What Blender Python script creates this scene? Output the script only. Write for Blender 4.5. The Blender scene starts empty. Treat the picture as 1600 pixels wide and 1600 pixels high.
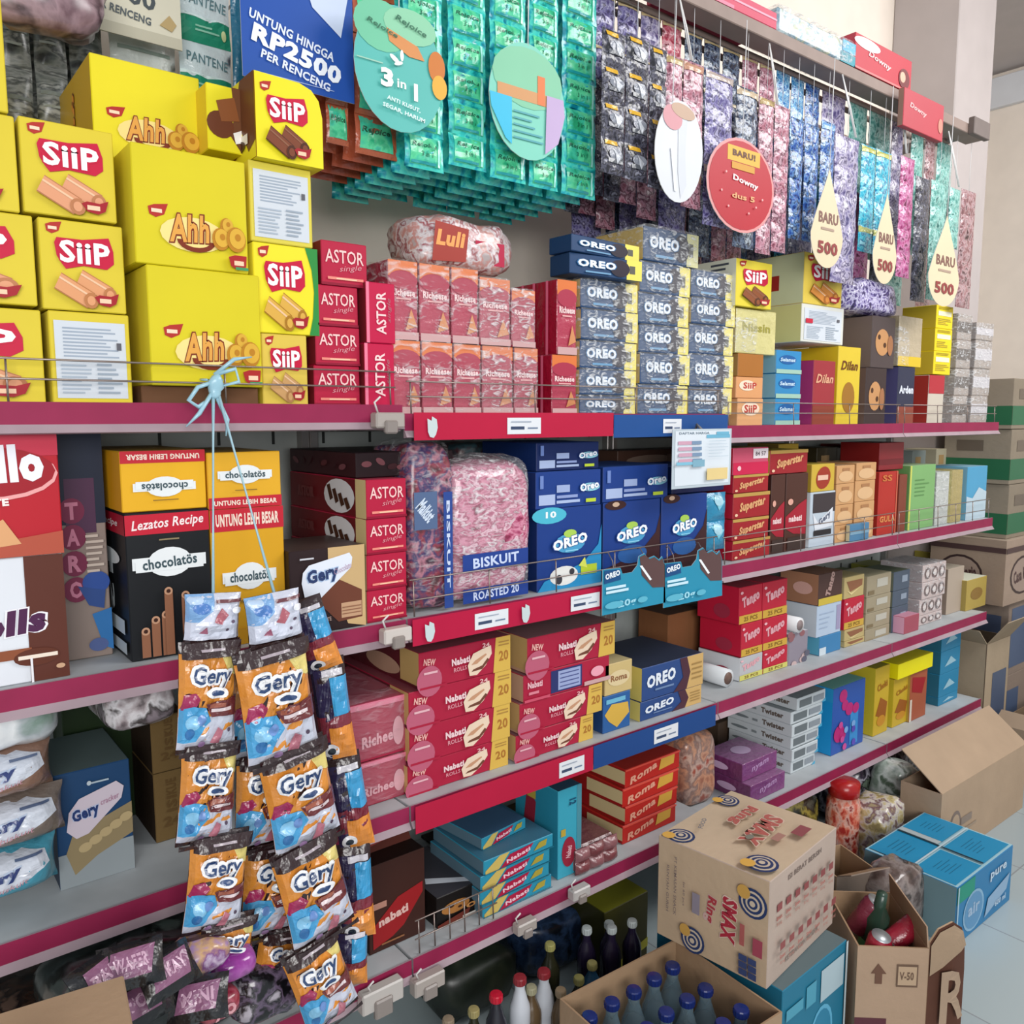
import bpy, bmesh, math, random
from mathutils import Vector, Matrix, noise
R = random.Random(7)
C = bpy.context.scene.collection
sc = bpy.context.scene
# ---------------------------------------------------------------- camera
CAMH, CD, FPX = 1.42, 1.35, 1300.0
RX = Vector((0.78344328, 0.07217174, -0.61725834))   # world rows = X, Y, Z of the place in camera axes
RY = Vector((-0.62146081, 0.08817733, -0.77846722))
RZ = Vector((-0.00175515, 0.99348679, 0.11393385))
cam_d = bpy.data.cameras.new('camera'); cam = bpy.data.objects.new('camera', cam_d); C.objects.link(cam)
cam_d.sensor_width = 36; cam_d.sensor_fit = 'HORIZONTAL'; cam_d.lens = 36*FPX/1600; cam_d.clip_start = .02
RM = Matrix((RX, RY, RZ))
cam.matrix_world = Matrix.Translation((0, -CD, CAMH)) @ RM.to_4x4()
sc.camera = cam
# ---------------------------------------------------------------- world, light, exposure
w = bpy.data.worlds.new('world'); sc.world = w; w.use_nodes = True
w.node_tree.nodes['Background'].inputs[0].default_value = (.86, .92, 1, 1)
w.node_tree.nodes['Background'].inputs[1].default_value = .5
def area(name, loc, target, size, power, col=(1, 1, 1), sy=None):
    l = bpy.data.lights.new(name, 'AREA'); l.energy = power; l.color = col; l.size = size
    if sy: l.shape = 'RECTANGLE'; l.size_y = sy
    o = bpy.data.objects.new(name, l); C.objects.link(o); o.location = loc
    o.rotation_euler = (Vector(target)-Vector(loc)).to_track_quat('-Z', 'Y').to_euler(); return o
area('shop_front_daylight', (-.9, -3.6, 1.95), (1.0, 0, 1.5), 2.4, 112, (1, .985, .96), 1.5)
area('ceiling_light', (3.3, -1.7, 3.1), (2.9, .2, 1.3), 2.6, 70, (1, .98, .96), 1.0)
sc.view_settings.view_transform = 'Standard'; sc.view_settings.look = 'None'
sc.view_settings.exposure = 0.0; sc.view_settings.gamma = 1
# ---------------------------------------------------------------- pixel -> place helpers
def P(u, v, y=0.0):
    a, b, c = u-800, 800-v, -FPX
    d = Vector((RX.x*a+RX.y*b+RX.z*c, RY.x*a+RY.y*b+RY.z*c, RZ.x*a+RZ.y*b+RZ.z*c)); t = (y+CD)/d.y
    return Vector((d.x*t, y, d.z*t+CAMH))
def PZ(u, v, z):
    a, b, c = u-800, 800-v, -FPX
    d = Vector((RX.x*a+RX.y*b+RX.z*c, RY.x*a+RY.y*b+RY.z*c, RZ.x*a+RZ.y*b+RZ.z*c)); t = (z-CAMH)/d.z
    return Vector((d.x*t, d.y*t-CD, z))
def XU(u, y, z):                                  # x of the point at depth y, height z seen in column u
    k = (u-800)/FPX; Yv = y+CD; Zv = z-CAMH
    return (-k*(RY.z*Yv+RZ.z*Zv)-(RY.x*Yv+RZ.x*Zv))/(RX.x+k*RX.z)
ZA, ZAM, ZAR, ZB, ZC, ZD = 1.440, 1.424, 1.394, 1.033, .657, .335
# ---------------------------------------------------------------- materials
MC = {}
def lin(c): 
    return tuple((x/255/12.92 if x/255 <= .04045 else ((x/255+.055)/1.055)**2.4) for x in c)
def hexc(h): return tuple(int(h[i:i+2], 16) for i in (0, 2, 4))
def M(h, kind='card'):
    """card / foil / metal / plastic material of a colour"""
    k = (h, kind)
    if k in MC: return MC[k]
    m = bpy.data.materials.new(kind+'_'+h); m.use_nodes = True; nt = m.node_tree; b = nt.nodes['Principled BSDF']
    c = lin(hexc(h)); mx = nt.nodes.new('ShaderNodeMix'); mx.data_type = 'RGBA'
    nz = nt.nodes.new('ShaderNodeTexNoise'); nz.inputs['Scale'].default_value = 9 if kind != 'dusty' else 14
    tc = nt.nodes.new('ShaderNodeTexCoord'); nt.links.new(tc.outputs['Object'], nz.inputs['Vector'])
    nt.links.new(nz.outputs['Fac'], mx.inputs['Factor'])
    lo, hi = {'card': (.93, 1.05), 'foil': (.8, 1.15), 'dusty': (.78, 1.2), 'metal': (.85, 1.1), 'kraft': (.86, 1.08)}.get(kind, (.92, 1.06))
    mx.inputs['A'].default_value = (*[min(1, x*lo) for x in c], 1); mx.inputs['B'].default_value = (*[min(1, x*hi) for x in c], 1)
    nt.links.new(mx.outputs['Result'], b.inputs['Base Color'])
    b.inputs['Roughness'].default_value = {'card': .45, 'foil': .27, 'dusty': .55, 'metal': .35, 'kraft': .8, 'matte': .9, 'plastic': .25}.get(kind, .5)
    b.inputs['Specular IOR Level'].default_value = {'card': .3, 'foil': .8, 'kraft': .15, 'matte': .1, 'dusty': .3}.get(kind, .5)
    if kind == 'metal': b.inputs['Metallic'].default_value = .7
    if kind in ('foil', 'kraft'):
        bp = nt.nodes.new('ShaderNodeBump'); n2 = nt.nodes.new('ShaderNodeTexNoise'); n2.inputs['Scale'].default_value = 38 if kind == 'foil' else 60
        n2.inputs['Detail'].default_value = 3; nt.links.new(tc.outputs['Object'], n2.inputs['Vector'])
        bp.inputs['Strength'].default_value = .5 if kind == 'foil' else .1; bp.inputs['Distance'].default_value = .01
        nt.links.new(n2.outputs['Fac'], bp.inputs['Height']); nt.links.new(bp.outputs['Normal'], b.inputs['Normal'])
    MC[k] = m; return m
def mat_patch(name, cols, scale=60, rough=.28, stretch=(1, 1, 1), bump=.5):
    """crumpled printed foil: patches of several print colours, on some bags painted highlights too"""
    k = (name,)
    if k in MC: return MC[k]
    m = bpy.data.materials.new(name); m.use_nodes = True; nt = m.node_tree; b = nt.nodes['Principled BSDF']
    tc = nt.nodes.new('ShaderNodeTexCoord'); mp = nt.nodes.new('ShaderNodeMapping'); mp.inputs['Scale'].default_value = stretch
    nz = nt.nodes.new('ShaderNodeTexNoise'); nz.inputs['Scale'].default_value = scale; nz.inputs['Detail'].default_value = 5; nz.inputs['Distortion'].default_value = .25
    cr = nt.nodes.new('ShaderNodeValToRGB'); cr.color_ramp.interpolation = 'LINEAR'
    n = len(cols); els = cr.color_ramp.elements
    while len(els) < n: els.new(.5)
    for i, c in enumerate(cols):
        els[i].position = .34+.32*i/max(1, n-1); els[i].color = (*lin(hexc(c)), 1)
    L = nt.links.new
    L(tc.outputs['Object'], mp.inputs['Vector']); L(mp.outputs['Vector'], nz.inputs['Vector']); L(nz.outputs['Fac'], cr.inputs['Fac']); L(cr.outputs['Color'], b.inputs['Base Color'])
    bp = nt.nodes.new('ShaderNodeBump'); n2 = nt.nodes.new('ShaderNodeTexNoise'); n2.inputs['Scale'].default_value = scale*.8; L(tc.outputs['Object'], n2.inputs['Vector'])
    bp.inputs['Strength'].default_value = bump; bp.inputs['Distance'].default_value = .01; L(n2.outputs['Fac'], bp.inputs['Height']); L(bp.outputs['Normal'], b.inputs['Normal'])
    b.inputs['Roughness'].default_value = rough; b.inputs['Specular IOR Level'].default_value = .8
    MC[k] = m; return m
def mat_wrap(name='clear_plastic_wrap', lo=.05, hi=.55, scale=22, tint=(.97, .98, 1)):
    if (name,) in MC: return MC[(name,)]
    m = bpy.data.materials.new(name); m.use_nodes = True; nt = m.node_tree; L = nt.links.new
    for n in list(nt.nodes): nt.nodes.remove(n)
    out = nt.nodes.new('ShaderNodeOutputMaterial'); mix = nt.nodes.new('ShaderNodeMixShader'); tr = nt.nodes.new('ShaderNodeBsdfTransparent')
    b = nt.nodes.new('ShaderNodeBsdfPrincipled'); b.inputs['Base Color'].default_value = (*tint, 1); b.inputs['Roughness'].default_value = .22
    tc = nt.nodes.new('ShaderNodeTexCoord'); mp = nt.nodes.new('ShaderNodeMapping'); mp.inputs['Rotation'].default_value = (.3, .5, .6); mp.inputs['Scale'].default_value = (1, 1, 2.4)
    nz = nt.nodes.new('ShaderNodeTexNoise'); nz.inputs['Scale'].default_value = scale; nz.inputs['Detail'].default_value = 4; nz.inputs['Distortion'].default_value = 1.6
    mr = nt.nodes.new('ShaderNodeMapRange'); mr.inputs[1].default_value = .5; mr.inputs[2].default_value = .72; mr.inputs[3].default_value = lo; mr.inputs[4].default_value = hi  # white noise streaks in the mix imitate highlights along the film's creases
    bp = nt.nodes.new('ShaderNodeBump'); bp.inputs['Strength'].default_value = .7; bp.inputs['Distance'].default_value = .02
    L(tc.outputs['Object'], mp.inputs['Vector']); L(mp.outputs['Vector'], nz.inputs['Vector']); L(nz.outputs['Fac'], mr.inputs[0]); L(mr.outputs[0], mix.inputs[0])
    L(nz.outputs['Fac'], bp.inputs['Height']); L(bp.outputs['Normal'], b.inputs['Normal'])
    L(tr.outputs[0], mix.inputs[1]); L(b.outputs[0], mix.inputs[2]); L(mix.outputs[0], out.inputs['Surface'])
    MC[(name,)] = m; return m
# ---------------------------------------------------------------- text outlines (built-in font), cached
TX = {}
def text_geo(s, bold=.02, shear=0.0):
    k = (s, bold, shear)
    if k in TX: return TX[k]
    cu = bpy.data.curves.new('t', 'FONT'); cu.body = s; cu.offset = bold; cu.shear = shear; cu.resolution_u = 2; cu.fill_mode = 'FRONT'
    cu.space_character = 1.0+bold*2
    o = bpy.data.objects.new('t', cu); C.objects.link(o); bpy.context.view_layer.update()
    me = bpy.data.meshes.new_from_object(o.evaluated_get(bpy.context.evaluated_depsgraph_get()))
    vs = [(v.co.x, v.co.y) for v in me.vertices]; fs = [tuple(p.vertices) for p in me.polygons]
    bpy.data.objects.remove(o); bpy.data.curves.remove(cu); bpy.data.meshes.remove(me)
    if vs:
        x0 = min(v[0] for v in vs); x1 = max(v[0] for v in vs); y0 = min(v[1] for v in vs); y1 = max(v[1] for v in vs)
        W = max(x1-x0, 1e-6); H = max(y1-y0, 1e-6)
        vs = [((x-(x0+x1)/2)/W, (y-(y0+y1)/2)/H) for x, y in vs]
    TX[k] = (vs, fs, W/H); return TX[k]
# ---------------------------------------------------------------- mesh builder
class MB:
    def __init__(s): s.v = []; s.f = []; s.m = []; s.mats = []; s.sm = []
    def mi(s, m):
        if isinstance(m, str): m = M(m)
        if m not in s.mats: s.mats.append(m)
        return s.mats.index(m)
    def face(s, pts, m, smooth=False):
        b = len(s.v); s.v += [tuple(p) for p in pts]; s.f.append(tuple(range(b, b+len(pts)))); s.m.append(s.mi(m)); s.sm.append(smooth)
    def mesh(s, vs, fs, m, smooth=False):
        b = len(s.v); s.v += [tuple(p) for p in vs]; k = s.mi(m)
        for f in fs: s.f.append(tuple(b+i for i in f)); s.m.append(k); s.sm.append(smooth)
    def box(s, x0, y0, z0, x1, y1, z1, m, bev=0.0, cols=None):
        """bevelled box; cols: dict face->material for front(-y) back left(-x) right top bottom"""
        c = bev; cols = cols or {}
        if c <= 0:
            V = [(x, y, z) for x in (x0, x1) for y in (y0, y1) for z in (z0, z1)]
            F = [((0, 4, 5, 1), 'front'), ((2, 3, 7, 6), 'back'), ((0, 1, 3, 2), 'left'), ((4, 6, 7, 5), 'right'), ((1, 5, 7, 3), 'top'), ((0, 2, 6, 4), 'bottom')]
            for f, n in F: s.mesh([V[i] for i in f], [(0, 1, 2, 3)], cols.get(n, m))
            return
        c = min(c, (x1-x0)*.3, (y1-y0)*.3, (z1-z0)*.3)
        X = (x0, x0+c, x1-c, x1); Y = (y0, y0+c, y1-c, y1); Z = (z0, z0+c, z1-c, z1)
        q = {'front': [(X[1], Y[0], Z[1]), (X[2], Y[0], Z[1]), (X[2], Y[0], Z[2]), (X[1], Y[0], Z[2])],
             'back': [(X[2], Y[3], Z[1]), (X[1], Y[3], Z[1]), (X[1], Y[3], Z[2]), (X[2], Y[3], Z[2])],
             'left': [(X[0], Y[2], Z[1]), (X[0], Y[1], Z[1]), (X[0], Y[1], Z[2]), (X[0], Y[2], Z[2])],
             'right': [(X[3], Y[1], Z[1]), (X[3], Y[2], Z[1]), (X[3], Y[2], Z[2]), (X[3], Y[1], Z[2])],
             'top': [(X[1], Y[1], Z[3]), (X[2], Y[1], Z[3]), (X[2], Y[2], Z[3]), (X[1], Y[2], Z[3])],
             'bottom': [(X[1], Y[2], Z[0]), (X[2], Y[2], Z[0]), (X[2], Y[1], Z[0]), (X[1], Y[1], Z[0])]}
        for n, f in q.items(): s.face(f, cols.get(n, m))
        A, B, L_, R_, T, U = q['front'], q['back'], q['left'], q['right'], q['top'], q['bottom']
        fm = cols.get('front', m)
        for f in ([A[3], A[2], T[1], T[0]], [A[1], A[0], U[3], U[2]], [A[0], A[3], L_[2], L_[1]], [A[2], A[1], R_[0], R_[3]],
                  [B[3], B[2], T[3], T[2]], [B[1], B[0], U[1], U[0]], [B[2], B[1], L_[0], L_[3]], [B[0], B[3], R_[2], R_[1]],
                  [L_[3], L_[2], T[0], T[3]], [L_[1], L_[0], U[0], U[3]], [R_[3], R_[2], T[2], T[1]], [R_[1], R_[0], U[2], U[1]]): s.face(f, fm)
        for a, b, d in ((A[3], T[0], L_[2]), (A[2], R_[3], T[1]), (A[0], L_[1], U[3]), (A[1], U[2], R_[0]), (B[2], L_[3], T[3]), (B[3], T[2], R_[2]), (B[1], U[0], L_[0]), (B[0], R_[1], U[1])): s.face([a, b, d], fm)
    def tube(s, pts, r, m, n=6, caps=True, smooth=True):
        pts = [Vector(p) for p in pts]; rs = r if isinstance(r, (list, tuple)) else [r]*len(pts); vs = []; fs = []
        up = None
        for i, p in enumerate(pts):
            t = (pts[min(i+1, len(pts)-1)]-pts[max(i-1, 0)]).normalized()
            a = Vector((0, 0, 1)) if abs(t.z) < .9 else Vector((1, 0, 0))
            e1 = t.cross(a).normalized(); e2 = t.cross(e1)
            if up is not None and e1.dot(up) < 0: e1 = -e1; e2 = -e2
            up = e1
            for k in range(n):
                an = 2*math.pi*k/n; vs.append(p+(e1*math.cos(an)+e2*math.sin(an))*rs[i])
        for i in range(len(pts)-1):
            for k in range(n): fs.append((i*n+k, i*n+(k+1) % n, (i+1)*n+(k+1) % n, (i+1)*n+k))
        if caps: fs.append(tuple(range(n-1, -1, -1))); fs.append(tuple((len(pts)-1)*n+k for k in range(n)))
        s.mesh(vs, fs, m, smooth)
    def lathe(s, prof, m, n=16, c=(0, 0, 0), mf=None, smooth=True):
        """profile of (radius, height); mf(i) material per ring"""
        for i in range(len(prof)-1):
            vs = []
            for r, z in (prof[i], prof[i+1]):
                for k in range(n): a = 2*math.pi*k/n; vs.append((c[0]+r*math.cos(a), c[1]+r*math.sin(a), c[2]+z))
            fs = [(k, (k+1) % n, n+(k+1) % n, n+k) for k in range(n)]
            s.mesh(vs, fs, mf(i) if mf else m, smooth)
    def build(s, name, parent=None, loc=(0, 0, 0), rot=(0, 0, 0)):
        me = bpy.data.meshes.new(name); me.from_pydata(s.v, [], s.f)
        for m in s.mats: me.materials.append(m)
        me.polygons.foreach_set('material_index', s.m); me.polygons.foreach_set('use_smooth', s.sm)
        if any(s.sm):
            bm = bmesh.new(); bm.from_mesh(me); bmesh.ops.remove_doubles(bm, verts=bm.verts, dist=.00005); bm.to_mesh(me); bm.free()
        me.update(); o = bpy.data.objects.new(name, me); C.objects.link(o)
        if parent: o.parent = parent
        o.location = loc; o.rotation_euler = rot; return o
class Cv:
    """canvas: prints flat shapes onto a surface S(u, v, layer) of an MB mesh; u,v in 0..1"""
    def __init__(s, mb, S, w, h, step=1, L0=1): s.mb = mb; s.S = S; s.w = w; s.h = h; s.k = step; s.L = L0
    def nl(s): s.L += 1; return s.L
    def rect(s, u0, v0, u1, v1, m):
        L = s.nl(); k = s.k; nu = max(1, math.ceil((u1-u0)*k)); nv = max(1, math.ceil((v1-v0)*k))
        vs = [s.S(u0+(u1-u0)*i/nu, v0+(v1-v0)*j/nv, L) for j in range(nv+1) for i in range(nu+1)]
        fs = [(j*(nu+1)+i, j*(nu+1)+i+1, (j+1)*(nu+1)+i+1, (j+1)*(nu+1)+i) for j in range(nv) for i in range(nu)]
        s.mb.mesh(vs, fs, m)
    def poly(s, pts, m):
        L = s.nl(); k = s.k
        if k == 1: s.mb.face([s.S(u, v, L) for u, v in pts], m); return
        cx = sum(p[0] for p in pts)/len(pts); cy = sum(p[1] for p in pts)/len(pts); D = []
        for i in range(len(pts)):
            a = pts[i]; b = pts[(i+1) % len(pts)]; n = max(1, math.ceil(max(abs(a[0]-b[0]), abs(a[1]-b[1]))*k))
            for j in range(n): D.append((a[0]+(b[0]-a[0])*j/n, a[1]+(b[1]-a[1])*j/n))
        s.fan(D, cx, cy, L, m)
    def fan(s, D, cx, cy, L, m):
        n = len(D); rr = 1 if s.k == 1 else 5; vs = [s.S(cx, cy, L)]
        for q in range(1, rr+1):
            for p in D: vs.append(s.S(cx+(p[0]-cx)*q/rr, cy+(p[1]-cy)*q/rr, L))
        fs = [(0, 1+i, 1+(i+1) % n) for i in range(n)]
        for q in range(1, rr):
            for i in range(n): fs.append((1+(q-1)*n+i, 1+q*n+i, 1+q*n+(i+1) % n, 1+(q-1)*n+(i+1) % n))
        s.mb.mesh(vs, fs, m)
    def ell(s, cx, cy, rx, ry, m, rot=0, n=18):
        r = math.radians(rot); a = s.w/s.h; L = s.nl(); D = []
        for i in range(n):
            t = 2*math.pi*i/n; x = rx*math.cos(t); y = ry*math.sin(t)/a
            D.append((cx+x*math.cos(r)-y*math.sin(r), cy+(x*math.sin(r)+y*math.cos(r))*a))
        s.fan(D, cx, cy, L, m)
    def text(s, t, cx, cy, w, h, m, rot=0, bold=.02, shear=0):
        """w, h: size of the text box as fractions of the face width and height before rotation (both along face axes in metres)"""
        vs, fs, ar = text_geo(t, bold, shear); r = math.radians(rot); L = s.nl(); W = w*s.w; H = h*s.h
        V = []
        for x, y in vs:
            X = x*W; Y = y*H; V.append(s.S(cx+(X*math.cos(r)-Y*math.sin(r))/s.w, cy+(X*math.sin(r)+Y*math.cos(r))/s.h, L))
        s.mb.mesh(V, fs, m)
    def otext(s, t, cx, cy, w, h, m, mo, rot=0, bold=.02, ob=.09, shear=0, grow=1.06):
        q = 3 if s.k > 1 else 0; s.L += q
        if ob >= .14:
            d = h*s.h*ob*.8; L = s.L
            for k in range(10): a = 2*math.pi*k/10; s.L = L; s.text(t, cx+d*math.cos(a)/s.w, cy+d*math.sin(a)/s.h, w, h, mo, rot, bold, shear)
        else: s.text(t, cx, cy, w*grow, h*(grow+.04), mo, rot, ob, shear)
        s.L += q; s.text(t, cx, cy, w, h, m, rot, bold, shear)
    def lines(s, u0, v0, u1, v1, n, m, fr=.45, rag=True):
        for i in range(n):
            v = v1-(v1-v0)*(i+.5)/n; hh = (v1-v0)/n*fr/2; e = u1-(u1-u0)*(R.random()*.45 if rag else 0)
            s.L -= 1 if i else 0
            s.rect(u0, v-hh, e, v+hh, m)
LS = .00045
def flatS(o, ax, ay, n):
    o = Vector(o); ax = Vector(ax); ay = Vector(ay); n = Vector(n)
    return lambda u, v, L: o+ax*u+ay*v+n*(L*LS)
def tag(o, label, cat, group=None, kind=None):
    o['label'] = label; o['category'] = cat
    if group: o['group'] = group
    if kind: o['kind'] = kind
    return o
def struct(o): o['kind'] = 'structure'; return o
def empty(name, loc=(0, 0, 0), rz=0):
    o = bpy.data.objects.new(name, None); C.objects.link(o); o.location = loc; o.rotation_euler = (0, 0, rz); o.empty_display_size = .05; return o
def copy_tree(o, parent=None):
    c = o.copy(); C.objects.link(c); c.parent = parent
    for ch in [q for q in bpy.data.objects if q.parent == o]: copy_tree(ch, c)
    return c
# ---------------------------------------------------------------- printed box
def faces_cv(mb, W, D, H, step=1):
    return {'front': Cv(mb, flatS((0, 0, 0), (W, 0, 0), (0, 0, H), (0, -1, 0)), W, H),
            'left': Cv(mb, flatS((0, D, 0), (0, -D, 0), (0, 0, H), (-1, 0, 0)), D, H),
            'right': Cv(mb, flatS((W, 0, 0), (0, D, 0), (0, 0, H), (1, 0, 0)), D, H),
            'top': Cv(mb, flatS((0, 0, H), (W, 0, 0), (0, D, 0), (0, 0, 1)), W, D)}
def carton(name, label, cat, x0, y, z0, W, D, H, cols, art=None, group=None, rz=0, rx=0, parent=None, bev=.0015, kind='card'):
    """cols: hex or dict(front,left,right,top); art(fc) prints on the faces; origin at the base front left corner"""
    mb = MB(); g = lambda c: M(c, kind) if isinstance(c, str) else c
    if isinstance(cols, dict): base = g(cols.get('front')); cc = {k: g(v) for k, v in cols.items()}
    else: base = g(cols); cc = None
    mb.box(0, 0, 0, W, D, H, base, bev, cc)
    if art: art(faces_cv(mb, W, D, H))
    o = mb.build(name, parent, (x0, y, z0), (rx, 0, rz))
    if label: tag(o, label, cat, group)
    return o
def place(u0, u1, vt, vb, y, z0=None, z1=None):
    """front face measured in the photograph at its left edge -> x0, z0, W, H"""
    a = P(u0, vt, y); b = P(u0, vb, y)
    zt = a.z if z1 is None else z1; zb = b.z if z0 is None else z0
    zm = (zt+zb)/2; xa = XU(u0, y, zm); xb = XU(u1, y, zm)
    return xa, zb, xb-xa, zt-zb
def pbox(name, label, cat, u0, u1, vt, vb, y, D, cols, art=None, z0=None, z1=None, gap=.0006, **k):
    x, z, W, H = place(u0, u1, vt, vb, y, z0, z1)
    return carton(name, label, cat, x+gap, y, z+.0003, W-2*gap, D, H-.0008, cols, art, **k)
def stack(name, label, cat, u0, u1, vs, y, D, cols, art=None, z0=None, group=None, jit=.004, rz=0, names=None, **k):
    """vs: pixel heights at the left edge from top to bottom"""
    out = []; n = len(vs)-1
    zs = [P(u0, v, y).z for v in vs]
    if z0 is not None: zs[-1] = z0
    for i in range(n-1, -1, -1):
        zb = zs[i+1]; zt = zs[i]; x0 = XU(u0, y, (zs[0]+zs[-1])/2); x1 = XU(u1, y, (zs[0]+zs[-1])/2)
        a = art[i % len(art)] if isinstance(art, list) else art; c = cols[i % len(cols)] if isinstance(cols, list) else cols
        lab = names[i] if names else label.format(o=ordw(i, n))
        out.append(carton(name, lab, cat, x0+R.uniform(-jit, jit), y+R.uniform(0, jit), zb+.0003, (x1-x0)-.0012, D, zt-zb-.0008, c, a, group, rz=rz+R.uniform(-jit, jit)*2, **k))
    return out
def ordw(i, n):
    if n == 2: return ('upper', 'lower')[i]
    if i == 0: return 'topmost'
    if i == n-1: return 'lowest'
    return ('second from top', 'third from top', 'fourth from top', 'fifth from top', 'sixth from top', 'seventh from top')[i-1]
def ordl(i, n):
    if n == 2: return ('left', 'right')[i]
    if i == 0: return 'leftmost'
    if i == n-1: return 'rightmost'
    return ('second from left', 'third from left', 'fourth from left', 'fifth from left', 'sixth from left', 'seventh from left', 'eighth from left', 'ninth from left')[i-1]
# ---------------------------------------------------------------- soft packs
def pillowS(W, H, T, seam=.06, wr=.0015, seed=0, back=False, bend=0):
    def S(u, v, L):
        a = max(0, 1-abs(2*u-1)**3.2); vv = min(1, max(0, (v-seam)/(1-2*seam))) if seam < .5 else v
        b = max(0, 1-abs(2*vv-1)**3.0)
        t = T/2*(a**.55)*(b**.55) + wr*noise.noise(Vector((u*7*W/.1, v*7*H/.1, seed*3.1)))*(.3+min(1, a*b))
        nar = 1-.05*b
        x = (u-.5)*W*nar; z = (v-.5)*H
        y = (t+.0004+LS*1.4*L) * (1 if back else -1)
        return Vector((x, y+bend*((2*v-1)**2), z))
    return S
def pillow(mb, W, H, T, base, art=None, n=(10, 12), seed=0, off=(0, 0, 0), seam=.06, wr=.0015, back=None, sc=1.0, tilt=0):
    """a sealed foil pack standing in the xz plane, print on its front; off = centre"""
    rot = Matrix.Rotation(tilt, 3, 'Y')
    for bk in (False, True):
        S0 = pillowS(W, H, T, seam, wr, seed, bk); S = (lambda S0: lambda u, v, L: rot @ S0(u, v, L)+Vector(off))(S0)
        cv = Cv(mb, S, W, H, max(n)); nu, nv = n
        vs = [S(i/nu, j/nv, 0) for j in range(nv+1) for i in range(nu+1)]
        fs = [(j*(nu+1)+i, j*(nu+1)+i+1, (j+1)*(nu+1)+i+1, (j+1)*(nu+1)+i) for j in range(nv) for i in range(nu)]
        if bk: fs = [f[::-1] for f in fs]
        mb.mesh(vs, fs, (back or base) if bk else base, True)
        if art and not bk: art(cv)
def blob(mb, cx, cy, cz, W, D, H, m, e=.35, amp=.012, freq=14, seed=0, n=(22, 14), smooth=True, flat=True):
    """rounded crumpled bag"""
    nu, nv = n; vs = []; sg = lambda a, p: math.copysign(abs(a)**p, a)
    for j in range(nv+1):
        ph = -math.pi/2+math.pi*j/nv
        for i in range(nu):
            th = 2*math.pi*i/nu
            p = Vector((sg(math.cos(ph), e)*sg(math.cos(th), e)*W/2, sg(math.cos(ph), e)*sg(math.sin(th), e)*D/2, sg(math.sin(ph), e)*H/2))
            q = noise.noise(p*freq+Vector((seed*7.3, 0, 0)))+.5*noise.noise(p*freq*2.3+Vector((0, seed*5.1, 0)))
            p += p.normalized()*amp*q
            if flat: p.z = max(p.z, -H/2)
            vs.append(p+Vector((cx, cy, cz)))
    fs = [(j*nu+i, j*nu+(i+1) % nu, (j+1)*nu+(i+1) % nu, (j+1)*nu+i) for j in range(nv) for i in range(nu)]
    mb.mesh(vs, fs, m, smooth)
def wrap_on(o, W, D, H, amp=.004, seed=0, mat=None, e=.12):
    """loose clear film round a thing: one child part"""
    mb = MB(); blob(mb, W/2, D/2, H/2+.004, W+.006, D+.008, H+.006, mat or mat_wrap(), e, amp, 26, seed, (26, 16)); mb.v = [(x, y, max(z, .0005)) for x, y, z in mb.v]
    return mb.build('plastic_wrap', o)
def bag(name, label, cat, u0, u1, vt, vb, y, D, mat, z0=None, group=None, e=.45, amp=.012, freq=14, seed=1, n=(26, 16), extra=None, rz=0):
    x, z, W, H = place(u0, u1, vt, vb, y, z0); mb = MB()
    blob(mb, W/2, D/2, H/2, W, D, H, mat, e, amp, freq, seed, n)
    if extra: extra(mb, W, D, H)
    o = mb.build(name, None, (x, y, z+.001), (0, 0, rz)); tag(o, label, cat, group); return o
# ================================================================ room
def quadobj(name, pts, m, th=None):
    mb = MB(); mb.face(pts, m); return struct(mb.build(name))
def mat_tiles():
    m = bpy.data.materials.new('floor_tiles'); m.use_nodes = True; nt = m.node_tree; b = nt.nodes['Principled BSDF']; L = nt.links.new
    tc = nt.nodes.new('ShaderNodeTexCoord'); br = nt.nodes.new('ShaderNodeTexBrick'); br.offset = 0; br.inputs['Scale'].default_value = 1
    for k, v in (('Brick Width', .4), ('Row Height', .4), ('Mortar Size', .0022)): br.inputs[k].default_value = v
    br.inputs['Color1'].default_value = (*lin((168, 181, 184)), 1); br.inputs['Color2'].default_value = (*lin((160, 173, 178)), 1); br.inputs['Mortar'].default_value = (*lin((140, 146, 150)), 1)
    L(tc.outputs['Object'], br.inputs['Vector']); L(br.outputs['Color'], b.inputs['Base Color']); b.inputs['Roughness'].default_value = .25
    return m
def wallmat(name, c):
    m = M(c, 'matte'); m2 = m.copy(); m2.name = name; return m2
beige = wallmat('painted_wall_beige', 'eadfd3'); greyw = wallmat('painted_grey', 'b9b0ae'); ceilm = wallmat('painted_ceiling', 'b4adab')
quadobj('floor', [(-3.5, -6, 0), (6.5, -6, 0), (6.5, 1.5, 0), (-3.5, 1.5, 0)], mat_tiles())
mb = MB(); mb.box(-3.5, .62, 0, 4.02, .8, 3.4, beige); struct(mb.build('wall_back'))
mb = MB(); mb.box(5.4, -6, 0, 5.6, 1.5, 3.4, beige); mb.box(4.02, 1.3, 0, 5.4, 1.5, 3.4, beige); struct(mb.build('wall_right'))
mb = MB(); mb.box(3.68, .34, 0, 4.02, .619, 3.399, greyw, .004); struct(mb.build('trim_1'))      # pillar
mb = MB(); mb.box(5.36, -6, 3.2, 5.399, 1.299, 3.37, M('d6d8dc', 'matte'), .003); struct(mb.build('trim_2'))   # bright beam along the right wall
quadobj('ceiling', [(-3.5, -1.0, 3.4), (-3.5, 1.5, 3.4), (6.5, 1.5, 3.4), (6.5, -1.0, 3.4)], ceilm)
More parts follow.
